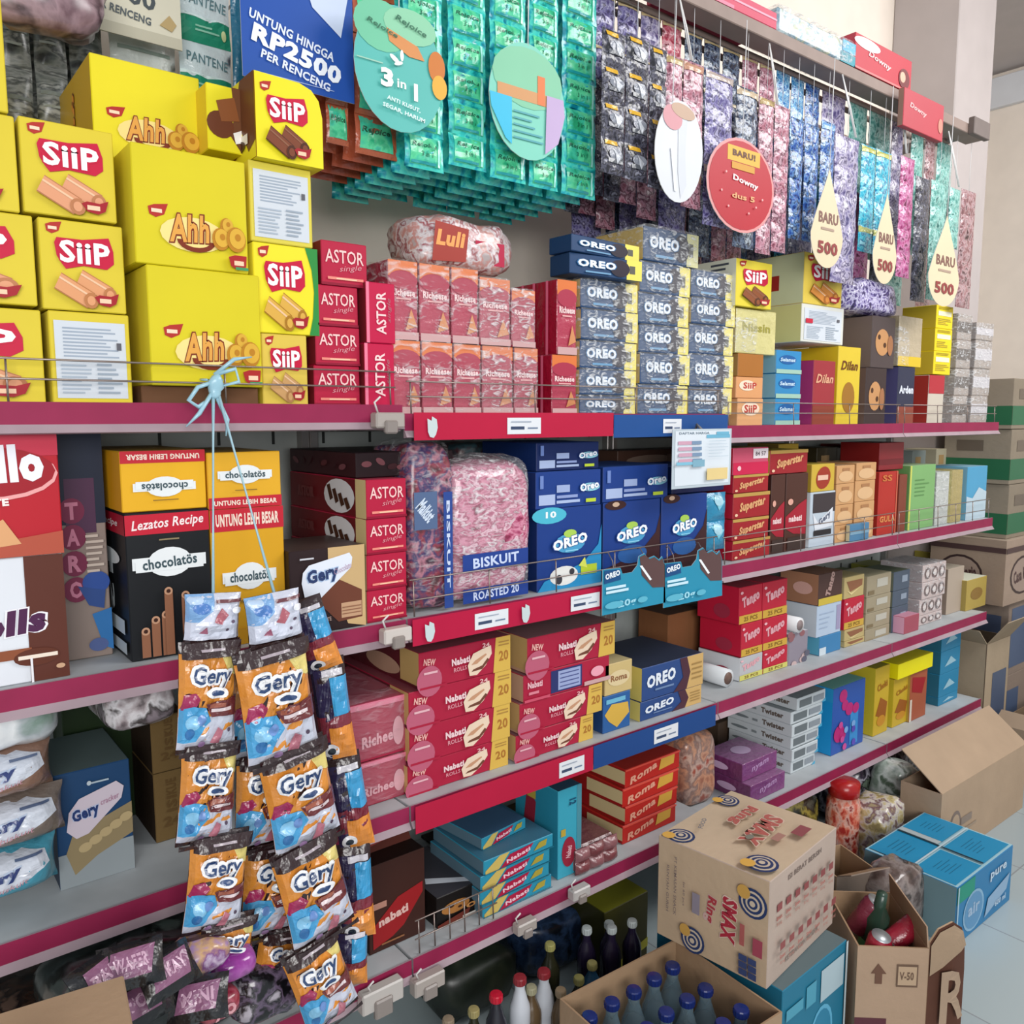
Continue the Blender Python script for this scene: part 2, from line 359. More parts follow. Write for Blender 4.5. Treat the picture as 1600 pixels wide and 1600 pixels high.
# ================================================================ gondola shelving
maroon = M('8e2148', 'dusty'); lipw = M('a08c94', 'dusty'); board = M('b4b9bc', 'dusty'); panelm = M('aab0ae', 'dusty'); wirem = M('9a8c86', 'metal'); chrome = M('a8a4a2', 'metal')
DEP = .42
def wire_guard(parent, x0, x1, hts, zfirst, y=.004, n=6, curved=True):
    mb = MB()
    for h in hts: mb.tube([(x0, y, h), (x1, y, h)], .0016, wirem, 5)
    k = 0; x = x0+.01
    while x < x1:
        mb.tube([(x, y, zfirst), (x, y+.003, max(hts))], .0016, wirem, 5); x += (x1-x0-.02)/n
    return mb.build('wire_guard', parent)
secs = [(-.15, .81, (ZA, ZB, ZC, ZD)), (.81, 1.77, (ZAM, ZB, ZC, ZD)), (1.77, 2.70, (ZAR, ZB-.006, ZC, ZD-.03)), (2.70, 3.44, (ZAR, ZB-.006, ZC, ZD-.03))]
slab = ['end shelf unit at the left edge of the picture, beneath the big yellow boxes', 'shelf unit with red and blue price strips along its edges', 'shelf unit with plain pink edges right of the blue strips', 'last shelf unit before the stacked cartons in the corner']
UNITS = []
for si, (xa, xb, zz) in enumerate(secs):
    U = empty('shelf_unit', (xa, 0, 0)); tag(U, slab[si], 'shelf', 'shelf units along the wall'); UNITS.append(U); W = xb-xa
    mb = MB(); mb.box(.002, DEP+.004, .05, W-.002, DEP+.016, zz[0]+(.02 if si < 2 else .04), panelm)
    for k in range(int(W/.12)):
        for z in (1.06, 1.16, 1.26, 1.36, .80, .9): mb.box(.04+k*.12, DEP+.002, z, .046+k*.12, DEP+.0045, z+.03, '2f3230')
    mb.build('back_panel', U)
    for px_ in ((.0, .022) if si == 0 else (.0,)) + (W-.022,):
        if px_ == .022: continue
        mb = MB(); mb.box(px_, DEP-.02, .0, px_+.02, DEP+.004, zz[0]+.02, chrome, .002); mb.build('upright', U)
    for li, z in enumerate(zz):
        mb = MB(); mb.box(.003, .0, z-.024, W-.003, DEP-.022, z, board, .001); s = mb.build('shelf_board', U)
        mb = MB(); L = .05 if li else .042
        d = 1 if not (si == 1 and li < 3) else 0
        mb.face([(.002, -.004, z-.03), (W-.002, -.004, z-.03), (W-.002, -.004, z+.002), (.002, -.004, z+.002)], maroon)
        mb.face([(.002, -.004, z+.002), (W-.002, -.004, z+.002), (W-.002, .0, z+.002), (.002, .0, z+.002)], lipw)
        mb.face([(.002, -.012, z-.042), (W-.002, -.012, z-.042), (W-.002, -.004, z-.03), (.002, -.004, z-.03)], lipw)
        mb.face([(.002, .0, z-.044), (W-.002, .0, z-.044), (W-.002, -.012, z-.042), (.002, -.012, z-.042)], lipw)
        for xx in (.002, W-.002): mb.face([(xx, -.012, z-.042), (xx, -.004, z-.03), (xx, -.004, z+.002), (xx, 0, z+.002), (xx, 0, z-.044)], lipw)
        mb.build('price_rail', s)
        if li in (0, 1) or (si == 1 and li == 3):
            hts = (z+.034, z+.062) if li == 0 else (z+.035, z+.075)
            if li == 1 and si == 0: continue
            wire_guard(s, .012, W-.012 if not (si == 1 and li == 3) else .22, hts, z+.002, n=3 if li == 0 else 5)
        mb = MB(); mb.tube([(.006, .02, z-.028), (.006, .2, z-.03), (.006, DEP-.02, z-.034)], .004, chrome, 5); mb.build('bracket', s)
def strip_on(unit, x0, x1, z, col, label_spots=(), peel=(), h=.052, name='price_strip', lab=None, y=-.0165):
    """printed card strip clipped over the rail; white price tags and torn patches are printed on it"""
    U = UNITS[unit]; X0 = secs[unit][0]; mb = MB(); W = x1-x0
    mb.box(0, 0, 0, W, .0012, h, M(col), 0); cv = Cv(mb, flatS((0, 0, 0), (W, 0, 0), (0, 0, h), (0, -1, 0)), W, h)
    for f, wd in label_spots:
        cv.rect(f, .16, f+wd, .8, M('dcdfe4')); cv.rect(f+.1*wd, .34, f+.5*wd, .46, M('3c4a66')); cv.rect(f+.6*wd, .36, f+.9*wd, .42, M('6f7f98')); cv.rect(f+.1*wd, .62, f+.7*wd, .66, M('9aa4b4'))
    for f in peel:
        cv.poly([(f-.02, .3), (f-.012, .12), (f+.004, .08), (f+.014, .2), (f+.022, .45), (f+.018, .75), (f-.002, .86), (f-.004, .7), (f-.022, .78)], M('c4d0d2'))
    o = mb.build(name, None, (x0, y, z)); tag(o, lab, 'price strip', 'price strips on the shelf edges'); return o
strip_on(1, .825, 1.349, ZAM-.048, 'b5163c', ((.42, .17),), (.075,), lab='red card price strip on the highest shelf edge, left of the blue one')
strip_on(1, 1.351, 1.762, ZAM-.052, '1d4c8c', ((.4, .16),), (), lab='blue card price strip on the highest shelf edge')
strip_on(1, .815, 1.335, ZB-.05, 'b4143e', ((.28, .165), (.78, .17)), (.07, .53), lab='red card price strip on the second shelf edge, between the biscuit bags and cake cartons')
strip_on(1, .815, 1.296, ZC-.052, 'b0173b', ((.78, .16),), (), h=.056, lab='red card price strip under the stacks of red wafer cartons')
strip_on(1, 1.298, 1.745, ZC-.052, '1c4482', ((.46, .2),), (), h=.056, lab='blue card price strip below the two long blue cookie cartons')
# clips at the shelf joints
def clip(u, v, y, lab, s=1.0, col='a69d97'):
    p = P(u, v, y); mb = MB(); mb.box(-.03*s, -.012, -.016*s, .03*s, .012, .012*s, M(col, 'plastic'), .003); mb.box(-.014*s, -.018, -.026*s, .012*s, -.006, -.002, M('8a817c', 'plastic'), .003)
    mb.tube([(-.02, 0, .01), (-.03, -.006, .03), (-.02, -.01, .04)], .002, M('d8d4d2', 'plastic'), 5)
    o = mb.build('plastic_clip', None, p); tag(o, lab, 'clip', 'plastic clips on the shelf edges')
clip(606, 655, -.024, 'grey plastic clip left of the red strip on the highest shelf')
clip(618, 990, -.024, 'white plastic clip left of the red strip on the second shelf', 1.0, 'c9c0ba')
clip(595, 1552, -.024, 'long white plastic clip on the lowest shelf edge near the hanging snack packs', 1.5, 'b9b3ae')
clip(668, 1532, -.024, 'grey plastic clip on the lowest shelf edge below the dark cookie carton', 1.2)
clip(820, 1445, -.024, 'grey plastic clip on the lowest shelf edge below the turquoise cartons', .9)
clip(905, 1392, -.024, 'grey plastic clip on the lowest shelf edge below the tall turquoise carton', .9, 'b5b1ae')
# ================================================================ highest shelf, left: yellow cartons
Y1, Y2, YS = 'e9dc28', 'f6ec2c', 'ffe838'
RED, DRED, WH = 'c6163a', '8e1226', 'f4f2ee'
def a_logo(c, x, y, s=1.0):           # small red leaf-shaped maker badge with white word
    c.poly([(x-.09*s, y+.03*s), (x-.03*s, y+.055*s), (x+.1*s, y+.075*s), (x+.06*s, y-.03*s), (x-.02*s, y-.065*s), (x-.08*s, y-.04*s)], M('b02c26'))
    c.rect(x-.06*s, y-.02*s, x+.04*s, y+.015*s, M('f0d4b8'))
def a_stick(c, x0, y0, x1, y1, r, col, dark):
    dx, dy = x1-x0, y1-y0; l = math.hypot(dx, dy); nx, ny = -dy/l*r, dx/l*r
    g = 1.14; c.poly([(x0-nx*g, y0-ny*g), (x1-nx*g, y1-ny*g), (x1+nx*g, y1+ny*g), (x0+nx*g, y0+ny*g)], M(dark)); c.poly([(x0-nx, y0-ny), (x1-nx, y1-ny), (x1+nx, y1+ny), (x0+nx, y0+ny)], M(col)); c.poly([(x0+nx*.35, y0+ny*.35), (x1+nx*.35, y1+ny*.35), (x1+nx*.6, y1+ny*.6), (x0+nx*.6, y0+ny*.6)], M('e8c09c' if col > 'a' else '8c5c44')); c.ell(x1, y1, r*.95, r*1.0, M(dark)); c.ell(x1, y1, r*.55, r*.6, M(col))
def art_siip(col='d39a5e', dark='b0703c'):
    def f(fc):
        c = fc['front']
        a_logo(c, .17, .9)
        c.poly([(.17, .74), (.2, .80), (.5, .80), (.82, .85), (.87, .7), (.87, .56), (.78, .49), (.5, .51), (.29, .46), (.24, .52), (.19, .6)], M('c3143c'))
        c.otext('SiiP', .525, .655, .6, .25, M('fdfdfd'), M('c3143c'), 0, .03, .08)
        a_stick(c, .44, .38, .8, .2, .085, col, dark); a_stick(c, .18, .32, .56, .12, .09, col, dark)
        c.poly([(.6, .16), (.66, .19), (.8, .18), (.9, .22), (.86, .1), (.78, .06), (.66, .08)], M('a01c28')); c.rect(.66, .1, .8, .15, M('f0c8a8'))
        L = fc['left']; L.rect(.3, .3, .6, .6, M('a02c28'))
    return f
def art_info(fc):
    c = fc['front']; c.rect(.06, .06, .94, .9, M('ccd2da')); c.lines(.16, .5, .86, .84, 9, M('9aa6b6')); c.lines(.12, .1, .5, .44, 8, M('a6b2c0')); c.lines(.56, .1, .88, .46, 7, M('98a4b2')); c.rect(.82, .6, .88, .68, M('5c5c64'))
def art_ahh(fc):
    c = fc['front']; a_logo(c, .2, .46, .9)
    c.ell(.5, .29, .29, .15, M('f0d888')); c.otext('Ahh', .46, .34, .36, .24, M('e0a048'), M('7a2c14'), 4, .03, .08, .2)
    for k in range(9):
        t0 = math.pi+math.pi*(k/9)*1.0; t1 = math.pi+math.pi*((k+1)/9)
        c.L -= 1 if k else 0
        c.poly([(.52+.17*math.cos(t0), .24+.1*math.sin(t0)), (.52+.17*math.cos(t1), .24+.1*math.sin(t1)), (.52+.125*math.cos(t1), .24+.06*math.sin(t1)), (.52+.125*math.cos(t0), .24+.06*math.sin(t0))], M('7a2c14'))
    for x, y, r in ((.8, .4, .06), (.74, .28, .08), (.88, .29, .09)): c.ell(x, y, r, r*1.25, M('b87c1c')); c.ell(x+.01, y+.01, r*.82, r*1.0, M('d8a838')); c.ell(x+.015, y+.02, r*.3, r*.36, M('b87c1c'))
    c.poly([(.8, .13), (.86, .15), (1-.03, .15), (.96, .05), (.88, .02), (.82, .05)], M('a82424')); c.rect(.85, .06, .94, .1, M('f0c8a8'))
    c.rect(.86, .02, .98, .045, M('3f8f5c'))
    L = fc['left']; L.otext('Ahh', .5, .4, .5, .12, M('e0942c'), M('7a4414'), 90, .03, .08, .25); L.ell(.5, .2, .2, .05, M('d8881c'))
ycol = {'front': 'd6c61e', 'left': 'f4e23c', 'right': 'd8c81c', 'top': 'd8cf30'}  # left side painted lighter: the stronger light on it is in the colour
scol = {'front': 'd8c234', 'left': 'f0de50', 'right': 'c8b41c', 'top': 'd8cf30'}  # left side again coloured lighter to carry the light on it
G1 = 'yellow wafer roll cartons on the highest shelf'
# leftmost column, cut by the frame
for i, (uR, vt, vb, dx) in enumerate(((29, 181, 333, 0), (57, 336, 479, .004), (70, 483, 616, .006))):
    zt = P(uR, vt+2, .03).z; zb = P(uR, vb, .03).z if i < 2 else ZA; x1 = XU(uR, .03, (zt+zb)/2)
    carton('wafer_roll_carton', 'yellow wafer roll carton with red badge, %s one at the left frame edge' % ('upper', 'middle', 'lowest')[i], 'carton', x1-.192, .03, zb+.0006, .19, .27, zt-zb-.001, scol, art_siip('dc9a74', 'b87850'), G1)
zt = P(5, 98, .03).z; zb = P(5, 180, .03).z
carton('wafer_roll_carton', 'yellow carton sliver above the others at the left frame edge', 'carton', XU(8, .03, zt)-.19, .03, P(29, 180, .03).z, .19, .27, .16, scol, None, G1)
# second column
SC = [pbox('wafer_roll_carton', 'yellow wafer roll carton with red badge, at the top of the second column', 'carton', 32, 180, 180, 330, .03, .27, scol, art_siip('dc9a74', 'b87850'), group=G1),
      pbox('wafer_roll_carton', 'yellow wafer roll carton with red badge, directly above the white-backed carton', 'carton', 62, 195, 338, 482, .03, .27, scol, art_siip('dc9a6c', 'b87848'), group=G1),
      pbox('wafer_roll_carton', 'yellow carton turned round to show its white printed back', 'carton', 78, 205, 484, 617, .03, .27, scol, art_info, z0=ZA, group=G1)]
# big snack cartons
G2 = 'big yellow cracker cartons on the highest shelf'
zlo = P(232, 602, .02).z; zmid = P(222, 412, .02).z; ztop = P(207, 222, .02).z
carton('cardboard_tray', 'low brown cardboard tray under the big yellow cartons', 'tray', XU(222, .03, ZA), .03, ZA+.0006, XU(404, .03, ZA)-XU(222, .03, ZA), .33, zlo-ZA-.001, M('6b4a34', 'kraft'))
pbox('cracker_carton', 'big yellow cracker carton with swirly lettering, resting on the brown tray', 'carton', 232, 408, 412, 602, .015, .36, ycol, art_ahh, z0=zlo, z1=zmid, group=G2)
pbox('cracker_carton', 'big yellow cracker carton with swirly lettering, second level of its stack', 'carton', 207, 386, 222, 412, .015, .36, ycol, art_ahh, z0=zmid, z1=ztop, group=G2)
x0 = XU(142, .12, ztop+.1); x1 = XU(313, .12, ztop+.1)
carton('cracker_carton', 'big plain-topped yellow cracker carton set back on top of its stack', 'carton', x0, .12, ztop+.0006, x1-x0, .25, P(142, 82, .12).z-ztop, {'front': 'e4d422', 'left': 'c8a41c', 'right': 'd8c81c', 'top': '6c6438'}, art_ahh, G2)
# third column
z = [ZA, P(408, 520, .03).z, P(392, 376, .03).z, P(388, 248, .03).z]
x0 = XU(410, .03, z[0]+.05); carton('wafer_roll_carton', 'pale yellow wafer roll carton behind the wire guard, lowest beside the red packs', 'carton', x0, .03, z[0]+.0006, XU(482, .03, z[0])-x0, .2, z[1]-z[0]-.001, {'front': 'd9bd4e', 'left': 'e4c840', 'right': 'b89c2c', 'top': 'c8b440'}, art_siip('c89a64', 'a87848'), G1)
x0 = XU(397, .03, z[1]+.07)
def art_siip_curve(fc):
    c = fc['front']; c.poly([(.84, 0), (1, 0), (1, 1), (.80, 1), (.9, .75), (.93, .5), (.9, .2)], M('2d8a3e')); art_siip('d8a848', 'a8741c')({'front': Cv(c.mb, lambda u, v, L: c.S(u*.9, v, L+1), c.w*.9, c.h), 'left': fc['left']})
carton('wafer_roll_carton', 'yellow wafer roll carton with a curved green edge', 'carton', x0, .03, z[1]+.0006, XU(499, .03, z[1])-x0, .22, z[2]-z[1]-.001, {'front': 'ecdc2c', 'left': 'fff04a', 'right': '2a8038', 'top': 'd8cf30'}, art_siip_curve, G1)
x0 = XU(390, .03, z[2]+.07); carton('wafer_roll_carton', 'yellow carton showing a pale printed panel under the chocolate one', 'carton', x0, .03, z[2]+.0006, XU(489, .03, z[2])-x0, .22, z[3]-z[2]-.001, {'front': 'd8c84c', 'left': 'e8d440', 'right': 'c8b41c', 'top': 'd8cf30'}, art_info, G1)
x0 = XU(398, .01, z[3]+.1); W = XU(503, .01, z[3]+.1)-x0; H = P(398, 110, .01).z-z[3]
def art_choc(fc):
    c = fc['front']; art_siip('7a4028', '4c2414')({'front': Cv(c.mb, lambda u, v, L: c.S(u*.88+.0, v*.94, L), c.w*.88, c.h*.94), 'left': fc['left']})
    L = fc['left']; L.rect(.45, 0, 1, 1, M('efe02c')); L.poly([(.7, 1), (1, 1), (1, .2), (.85, .1), (.7, .4), (.62, .75)], M('6e4024')); L.ell(.35, .35, .33, .2, M('7a4020'), -20); L.poly([(.35, .8), (.62, .85), (.68, .5), (.4, .45)], M('9a5c30')); L.rect(.6, .2, .85, .32, M('f6efe6')); L.ell(.6, .2, .2, .08, M('4c2c18'))
mb = MB(); D = .2                        # carton with a rounded right-hand edge
ed = [(W, 0), (W*1.0, H*.3), (W*1.0, H*.62), (W*.95, H*.82), (W*.84, H*.93), (W*.66, H*.985), (0, H)]
n_ = len(ed); fm = M('e9da22')
mb.face([(0, 0, 0)]+[(x, 0, z_) for x, z_ in ed], fm); mb.face([(0, D, 0)]+[(x, D, z_) for x, z_ in ed][::-1][:0]+[(x, D, z_) for x, z_ in ed[::-1]], fm)
pr = [(0, 0)]+ed
for i in range(len(pr)):
    a = pr[i]; b = pr[(i+1) % len(pr)]; mb.face([(a[0], 0, a[1]), (a[0], D, a[1]), (b[0], D, b[1]), (b[0], 0, b[1])], M('6b4428') if 0 < i < 6 else (M('c07c28') if i == len(pr)-1 else fm))
art_choc(faces_cv(mb, W, D, H)); o = mb.build('wafer_roll_carton', None, (x0, .01, z[3]+.0006)); tag(o, 'yellow chocolate wafer carton with rounded corner, on top of its column', 'carton', G1)
x1 = XU(396, .07, z[3]+.1); xs = XU(322, .07, z[3]+.1)
def art_brown(fc):
    c = fc['front']; c.poly([(.55, 1), (1, 1), (1, 0), (.75, .0), (.5, .25), (.6, .6)], M('6e4226')); c.ell(.28, .4, .3, .2, M('6a371c'), -25); c.poly([(.2, .75), (.6, .85), (.7, .5), (.3, .45)], M('8a5028')); c.poly([(.55, .3), (.9, .42), (.85, .2), (.6, .14)], M('f4efe8'))
ztt = P(325, 128, .07).z
carton('wafer_roll_carton', 'yellow carton printed with big chocolate shapes, left of the rounded carton', 'carton', xs, .07, P(388, 248, .07).z+.004, x1-xs-.003, .17, ztt-P(388, 248, .07).z-.004, {'front': 'e9da22', 'left': 'e8c830', 'top': 'e9da22', 'right': 'c8a41c'}, art_brown, G1)
# ---------------------------------------------------------------- red stick packs
def art_astor(fc):
    c = fc['front']; c.rect(0, .0, 1, .06, M('8e1230')); c.text('ASTOR', .5, .66, .84, .3, M('f0c8c4'), 0, .01); c.text('single', .62, .4, .5, .16, M('d89098'), 8, .0, .3); c.rect(.12, .13, .9, .19, M('e88a7c')); c.rect(.3, .14, .75, .17, M('f4c8a8'))
def art_astor_v(fc):
    c = fc['front']; c.rect(0, 0, .1, 1, M('e87c98')); c.text('ASTOR', .5, .5, .7*c.h/c.w, .34*c.w/c.h, M('f4d0d0'), 90, .02); c.text('single', .78, .55, .4*c.h/c.w, .15*c.w/c.h, M('a87078'), 90, .0, .3)
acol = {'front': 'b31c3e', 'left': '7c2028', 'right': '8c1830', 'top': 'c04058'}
G3 = 'red stick wafer boxes on the highest shelf'
y = .03; zz = [P(492, v, y).z for v in (372, 443, 508, 570)]+[ZA]
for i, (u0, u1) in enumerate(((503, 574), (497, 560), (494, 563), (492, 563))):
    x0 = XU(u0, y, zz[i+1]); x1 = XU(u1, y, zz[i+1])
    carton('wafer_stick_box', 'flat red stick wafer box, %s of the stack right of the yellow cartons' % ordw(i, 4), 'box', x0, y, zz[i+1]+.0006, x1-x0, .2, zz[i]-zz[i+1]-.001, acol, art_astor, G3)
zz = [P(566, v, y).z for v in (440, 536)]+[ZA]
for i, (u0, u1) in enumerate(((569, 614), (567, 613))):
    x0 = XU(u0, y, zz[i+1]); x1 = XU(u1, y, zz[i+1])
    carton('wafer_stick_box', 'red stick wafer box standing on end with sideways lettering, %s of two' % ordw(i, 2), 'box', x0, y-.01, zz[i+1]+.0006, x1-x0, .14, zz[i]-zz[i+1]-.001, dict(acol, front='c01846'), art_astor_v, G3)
# ---------------------------------------------------------------- tall red wafer packs in film
def art_nab(fc):
    c = fc['front']; c.rect(0, .8, 1, 1, M('d8743c')); c.ell(.5, .76, .5, .12, M('a8324a')); c.text('Richeese', .5, .6, .8, .09, M('f0d0d0'), 0, .04); c.rect(.25, .51, .75, .53, M('e0a8a8')); c.poly([(.55, .12), (.75, .4), (.95, .18)], M('cf8a5c')); c.rect(0, 0, 1, .1, M('c8a0a0'))
ncol = {'front': 'b03a52', 'left': '9c1838', 'right': '9c1838', 'top': 'c87c40'}
G4 = 'tall red wafer packs wrapped in film on the highest shelf'
zt1 = P(605, 403, .03).z; zm = P(612, 530, .03).z
cols_ = [606, 655, 705, 749, 799, 838]
for k in range(5):
    for row in (0, 1):
        zb, zt_ = ((zm, zt1-.004*(k > 3)*4), (ZAM, zm))[row]; yy = .03+R.uniform(0, .004); x0 = XU(cols_[k]+(4 if row else 0), yy, (zb+zt_)/2); x1 = XU(cols_[k+1]+(4 if row else 0)-2, yy, (zb+zt_)/2)
        zt_ -= .0 if k < 3 else .012
        if row == 1: zt_ = zm
        o = carton('wafer_pack', 'tall red and orange wafer pack in clear film, %s row, %s' % (('upper', 'lower')[row], ordl(k, 5)), 'wafer pack', x0+.001, yy, zb+.0008, x1-x0-.002, .12, zt_-zb-.0016, ncol, art_nab, G4, kind='foil')
        wrap_on(o, x1-x0-.004, .115, zt_-zb-.004, .002, k*2+row, mat_wrap('clear_plastic_strong', .12, .75, 34) if k >= 3 else mat_wrap())
for row in (0, 1):
    zb, zt_ = ((P(905, 556, .02).z, P(905, 440, .02).z), (ZAM, P(905, 556, .02).z))[row]; x0 = XU(870-8*row, .02, zb); x1 = XU(900, .02, zb)
    def art_end(fc):
        art_nab(fc); L = fc['left']
        for q in (.25, .5, .78): L.rect(q, 0, q+.05, 1, M('e06a88'))
    o = carton('wafer_pack', 'tall wafer pack showing its deep red side, %s of two beside the blue rolls' % ordw(row, 2), 'wafer pack', x0, .02, zb+.0008, x1-x0, .16, zt_-zb-.0016, dict(ncol, left='a00c2c'), art_end, G4, kind='foil')
# crumpled bag lying on the red packs
def ex(mb, W, D, H):
    c = Cv(mb, flatS((W*.12, -.005, H*.1), (W*.36, 0, 0), (0, 0, H*.75), (0, -1, 0)), W*.36, H*.75)
    c.poly([(0, 0), (.9, .06), (1, .9), (.1, 1)], M('a03a30')); c.text('Luli', .5, .6, .8, .4, M('e8a05c'), 0, .05, .2)
    c = Cv(mb, flatS((W*.55, -.003, H*.15), (W*.3, 0, 0), (0, 0, H*.5), (0, -1, 0)), W*.3, H*.5); c.rect(0, 0, 1, .9, M('b01840')); c.text('V', .4, .5, .3, .5, M('f0d8d8'), 0, .05)
bag('snack_bag', 'crumpled clear bag with red and brown wafers lying on the tall red packs', 'bag', 652, 808, 328, 396, .06, .14, mat_patch('crumpled_clear_red', ('a89c9c', 'b87c74', 'ccc6c8', '8c3038', 'd8d4d8'), 34), z0=zt1+.001, extra=ex, amp=.02, freq=18)
# ---------------------------------------------------------------- blue cookie rolls bundled in film
def art_oreo(yel='e6d878'):
    def f(fc):
        c = fc['front']; c.rect(.78, 0, 1, 1, M(yel)); c.rect(.82, .3, .9, .7, M('5c5a50')); c.ell(.68, .5, .14, .42, M('2a2230')); c.otext('OREO', .36, .56, .52, .36, M('e4eaf2'), M('2c6a9c'), 0, .05, .1); c.rect(.2, .12, .55, .2, M('6f9cc0'))
    return f
ocol = {'front': '26466e', 'left': 'c8a850', 'right': 'c8b870', 'top': '2f5680'}
G5 = 'blue cookie rolls bundled in clear film on the highest shelf'
y = .03; k = 0
cl = [(907, 996, (432, 480, 530, 575, 617)), (1000, 1078, (405, 455, 505, 550, 600)), (1080, 1148, (418, 462, 505, 552, 604))]
for ci, (u0, u1, vs) in enumerate(cl):
    zz = [P(u0, v, y).z for v in vs]+[ZAM]
    for i in range(len(vs)):
        j = R.uniform(-.004, .004); x0 = XU(u0, y, 1.55)+j; x1 = XU(u1, y, 1.55)+j
        o = carton('cookie_roll_pack', 'blue cookie roll pack in film, %s in the %s column' % (ordw(i, len(vs)), ordl(ci, 3)), 'cookie pack', x0, y+R.uniform(0, .006), zz[i+1]+.001, x1-x0-.003, .17, zz[i]-zz[i+1]-.003, ocol, art_oreo(), G5)
        wrap_on(o, x1-x0-.005, .165, zz[i]-zz[i+1]-.005, .0035, i+ci*7, mat_wrap('clear_plastic_strong', .12, .75, 34))
zt2 = P(1000, 405, y).z
zc = P(907, 432, y).z
for i, (u0, u1, va, vb, rz) in enumerate(((890, 996, 403, 432, -.06), (888, 998, 366, 402, .05))):
    x0 = XU(u0, .012, zc); x1 = XU(u1, .012, zc); zb = zc if i == 0 else zc+.045; zt_ = zc+.045 if i == 0 else P(890, 366, .012).z
    o = carton('cookie_roll_pack', 'loose dark blue cookie roll pack with yellow end, %s of two on top' % ('lower', 'upper')[i], 'cookie pack', x0, .012-.01*i, zb+.0008, x1-x0, .07, zt_-zb-.001, dict(ocol, front='1d3f68', left='1a3a60'), art_oreo('e8d860'), G5, rz=rz)
x0 = XU(1005, y, zt2); x1 = XU(1090, y, zt2)
o = carton('cookie_roll_pack', 'blue and cream cookie bundle in film, crowning the middle column', 'cookie pack', x0, .03, zt2+.0008, x1-x0, .16, P(1005, 352, y).z-zt2, ocol, art_oreo('d8d4a0'), G5); wrap_on(o, x1-x0, .16, P(1005, 352, y).z-zt2, .004, 3, mat_wrap('clear_plastic_strong', .12, .75, 34))
# ---------------------------------------------------------------- right part of the highest shelf
def generic(txt, tc, band=None, bc=None, spot=None, b=.03, sh=0, ty=.62, th=.22, tw=.8):
    def f(fc):
        c = fc['front']
        if band: c.rect(0, band[0], 1, band[1], M(bc))
        if spot: c.ell(spot[0], spot[1], spot[2], spot[3], M(spot[4]))
        if txt: c.text(txt, .5, ty, tw, th, M(tc), 0, b, sh)
    return f
def art_sw(fc):
    art_info(fc); c = fc['front']; c.rect(.08, .5, .24, .62, M('c01c38'))
GR = 'boxes on the right half of the highest shelf'
y = .03
zr0 = P(1130, 590, y).z; zr1 = P(1135, 550, y).z; zr2 = P(1145, 478, y).z; zr3 = P(1100, 400, y).z
pbox('wafer_box', 'small orange and cream wafer box, lowest beside the blue rolls', 'box', 1152, 1192, 622, 660, y, .14, 'd8a070', generic('SiiP', 'b83c34', spot=(.5, .62, .35, .25, 'f0d8c0'), ty=.62, th=.3, tw=.5), z0=ZAR, z1=P(1152, 622, y).z, group=GR)
pbox('wafer_box', 'small orange wafer box resting on another, right of the blue rolls', 'box', 1150, 1192, 588, 622, y, .14, 'd89a68', generic('SiiP', 'b83c34', spot=(.4, .6, .3, .25, 'f0d8c0'), ty=.6, th=.3, tw=.5), z0=P(1152, 622, y).z, group=GR)
pbox('wafer_box', 'plain brown card box above the small orange boxes', 'box', 1153, 1193, 552, 588, y, .16, {'front': 'a86a2c', 'left': 'a4804c', 'top': 'c8b48c'}, None, z1=zr1, z0=P(1150, 588, y).z, group=GR)
o = pbox('snack_bag', 'pale yellow film wrapped biscuit bundle below the yellow wafer cartons', 'bag', 1150, 1212, 480, 552, y, .18, {'front': 'cfc686', 'left': 'c4b06a', 'top': 'd8d0a0'}, generic('Nissin', '9c9440', ty=.6, th=.2, tw=.7), z0=zr1, group=GR, kind='foil'); wrap_on(o, .09, .17, .09, .006, 5, mat_wrap('clear_plastic_strong', .12, .75, 34))
o = pbox('wafer_roll_carton', 'pale wafer roll carton with red square, tilted on the film bundle', 'carton', 1150, 1206, 402, 478, y-.01, .2, {'front': 'e0cc3c', 'left': 'dfe0cc', 'top': 'e2dc5c'}, None, z0=zr2, group=GR)
W, D, H = o.dimensions
mb = MB(); fc = faces_cv(mb, W, D, H); art_siip('8a4c28', '54301c')(fc); L = Cv(mb, flatS((0, D, 0), (0, -D, 0), (0, 0, H), (-1, 0, 0)), D, H, L0=4); L.rect(0, 0, 1, 1, M('dcdcc8')); L.rect(.68, .5, .86, .68, M('b81c38')); L.lines(.6, .75, .9, .95, 2, M('4c5058')); L.lines(.05, .2, .6, .9, 7, M('b4b8b4')); mb.build('printed_panels', o)
zq0 = P(1215, 530, y).z; zq1 = P(1218, 468, y).z; zq2 = P(1212, 392, y).z
pbox('wafer_roll_carton', 'yellow and white carton with small red square above the tall boxes', 'carton', 1252, 1318, 468, 530, y, .2, {'front': 'd4d4cc', 'left': 'd4cf90', 'top': 'd8d060'}, art_sw, z1=zq1, z0=zq0, group=GR)
pbox('wafer_roll_carton', 'yellow wafer roll carton with orange sticks, on the white-panelled carton', 'carton', 1256, 1316, 392, 466, y, .2, {'front': 'dcc04c', 'left': 'd0d4b0', 'top': 'd8d060'}, art_siip('d88c3c', 'b06a28'), z0=zq1, group=GR)
def art_blu(fc): c = fc['front']; c.ell(.45, .6, .34, .2, M('1c5c9c')); c.text('Selamat', .45, .6, .6, .16, M('c8e0f0'), 0, .03, .2); c.rect(0, 0, 1, .18, M('9cc0b0'))
stack('biscuit_tin_box', 'bright blue biscuit box, {o} of the stack behind the wire guard', 'box', 1213, 1252, (546, 583, 622, 661), y, .12, {'front': '2f86bc', 'left': '7fb4cc', 'top': '6aa4c4'}, art_blu, z0=ZAR, group=GR)
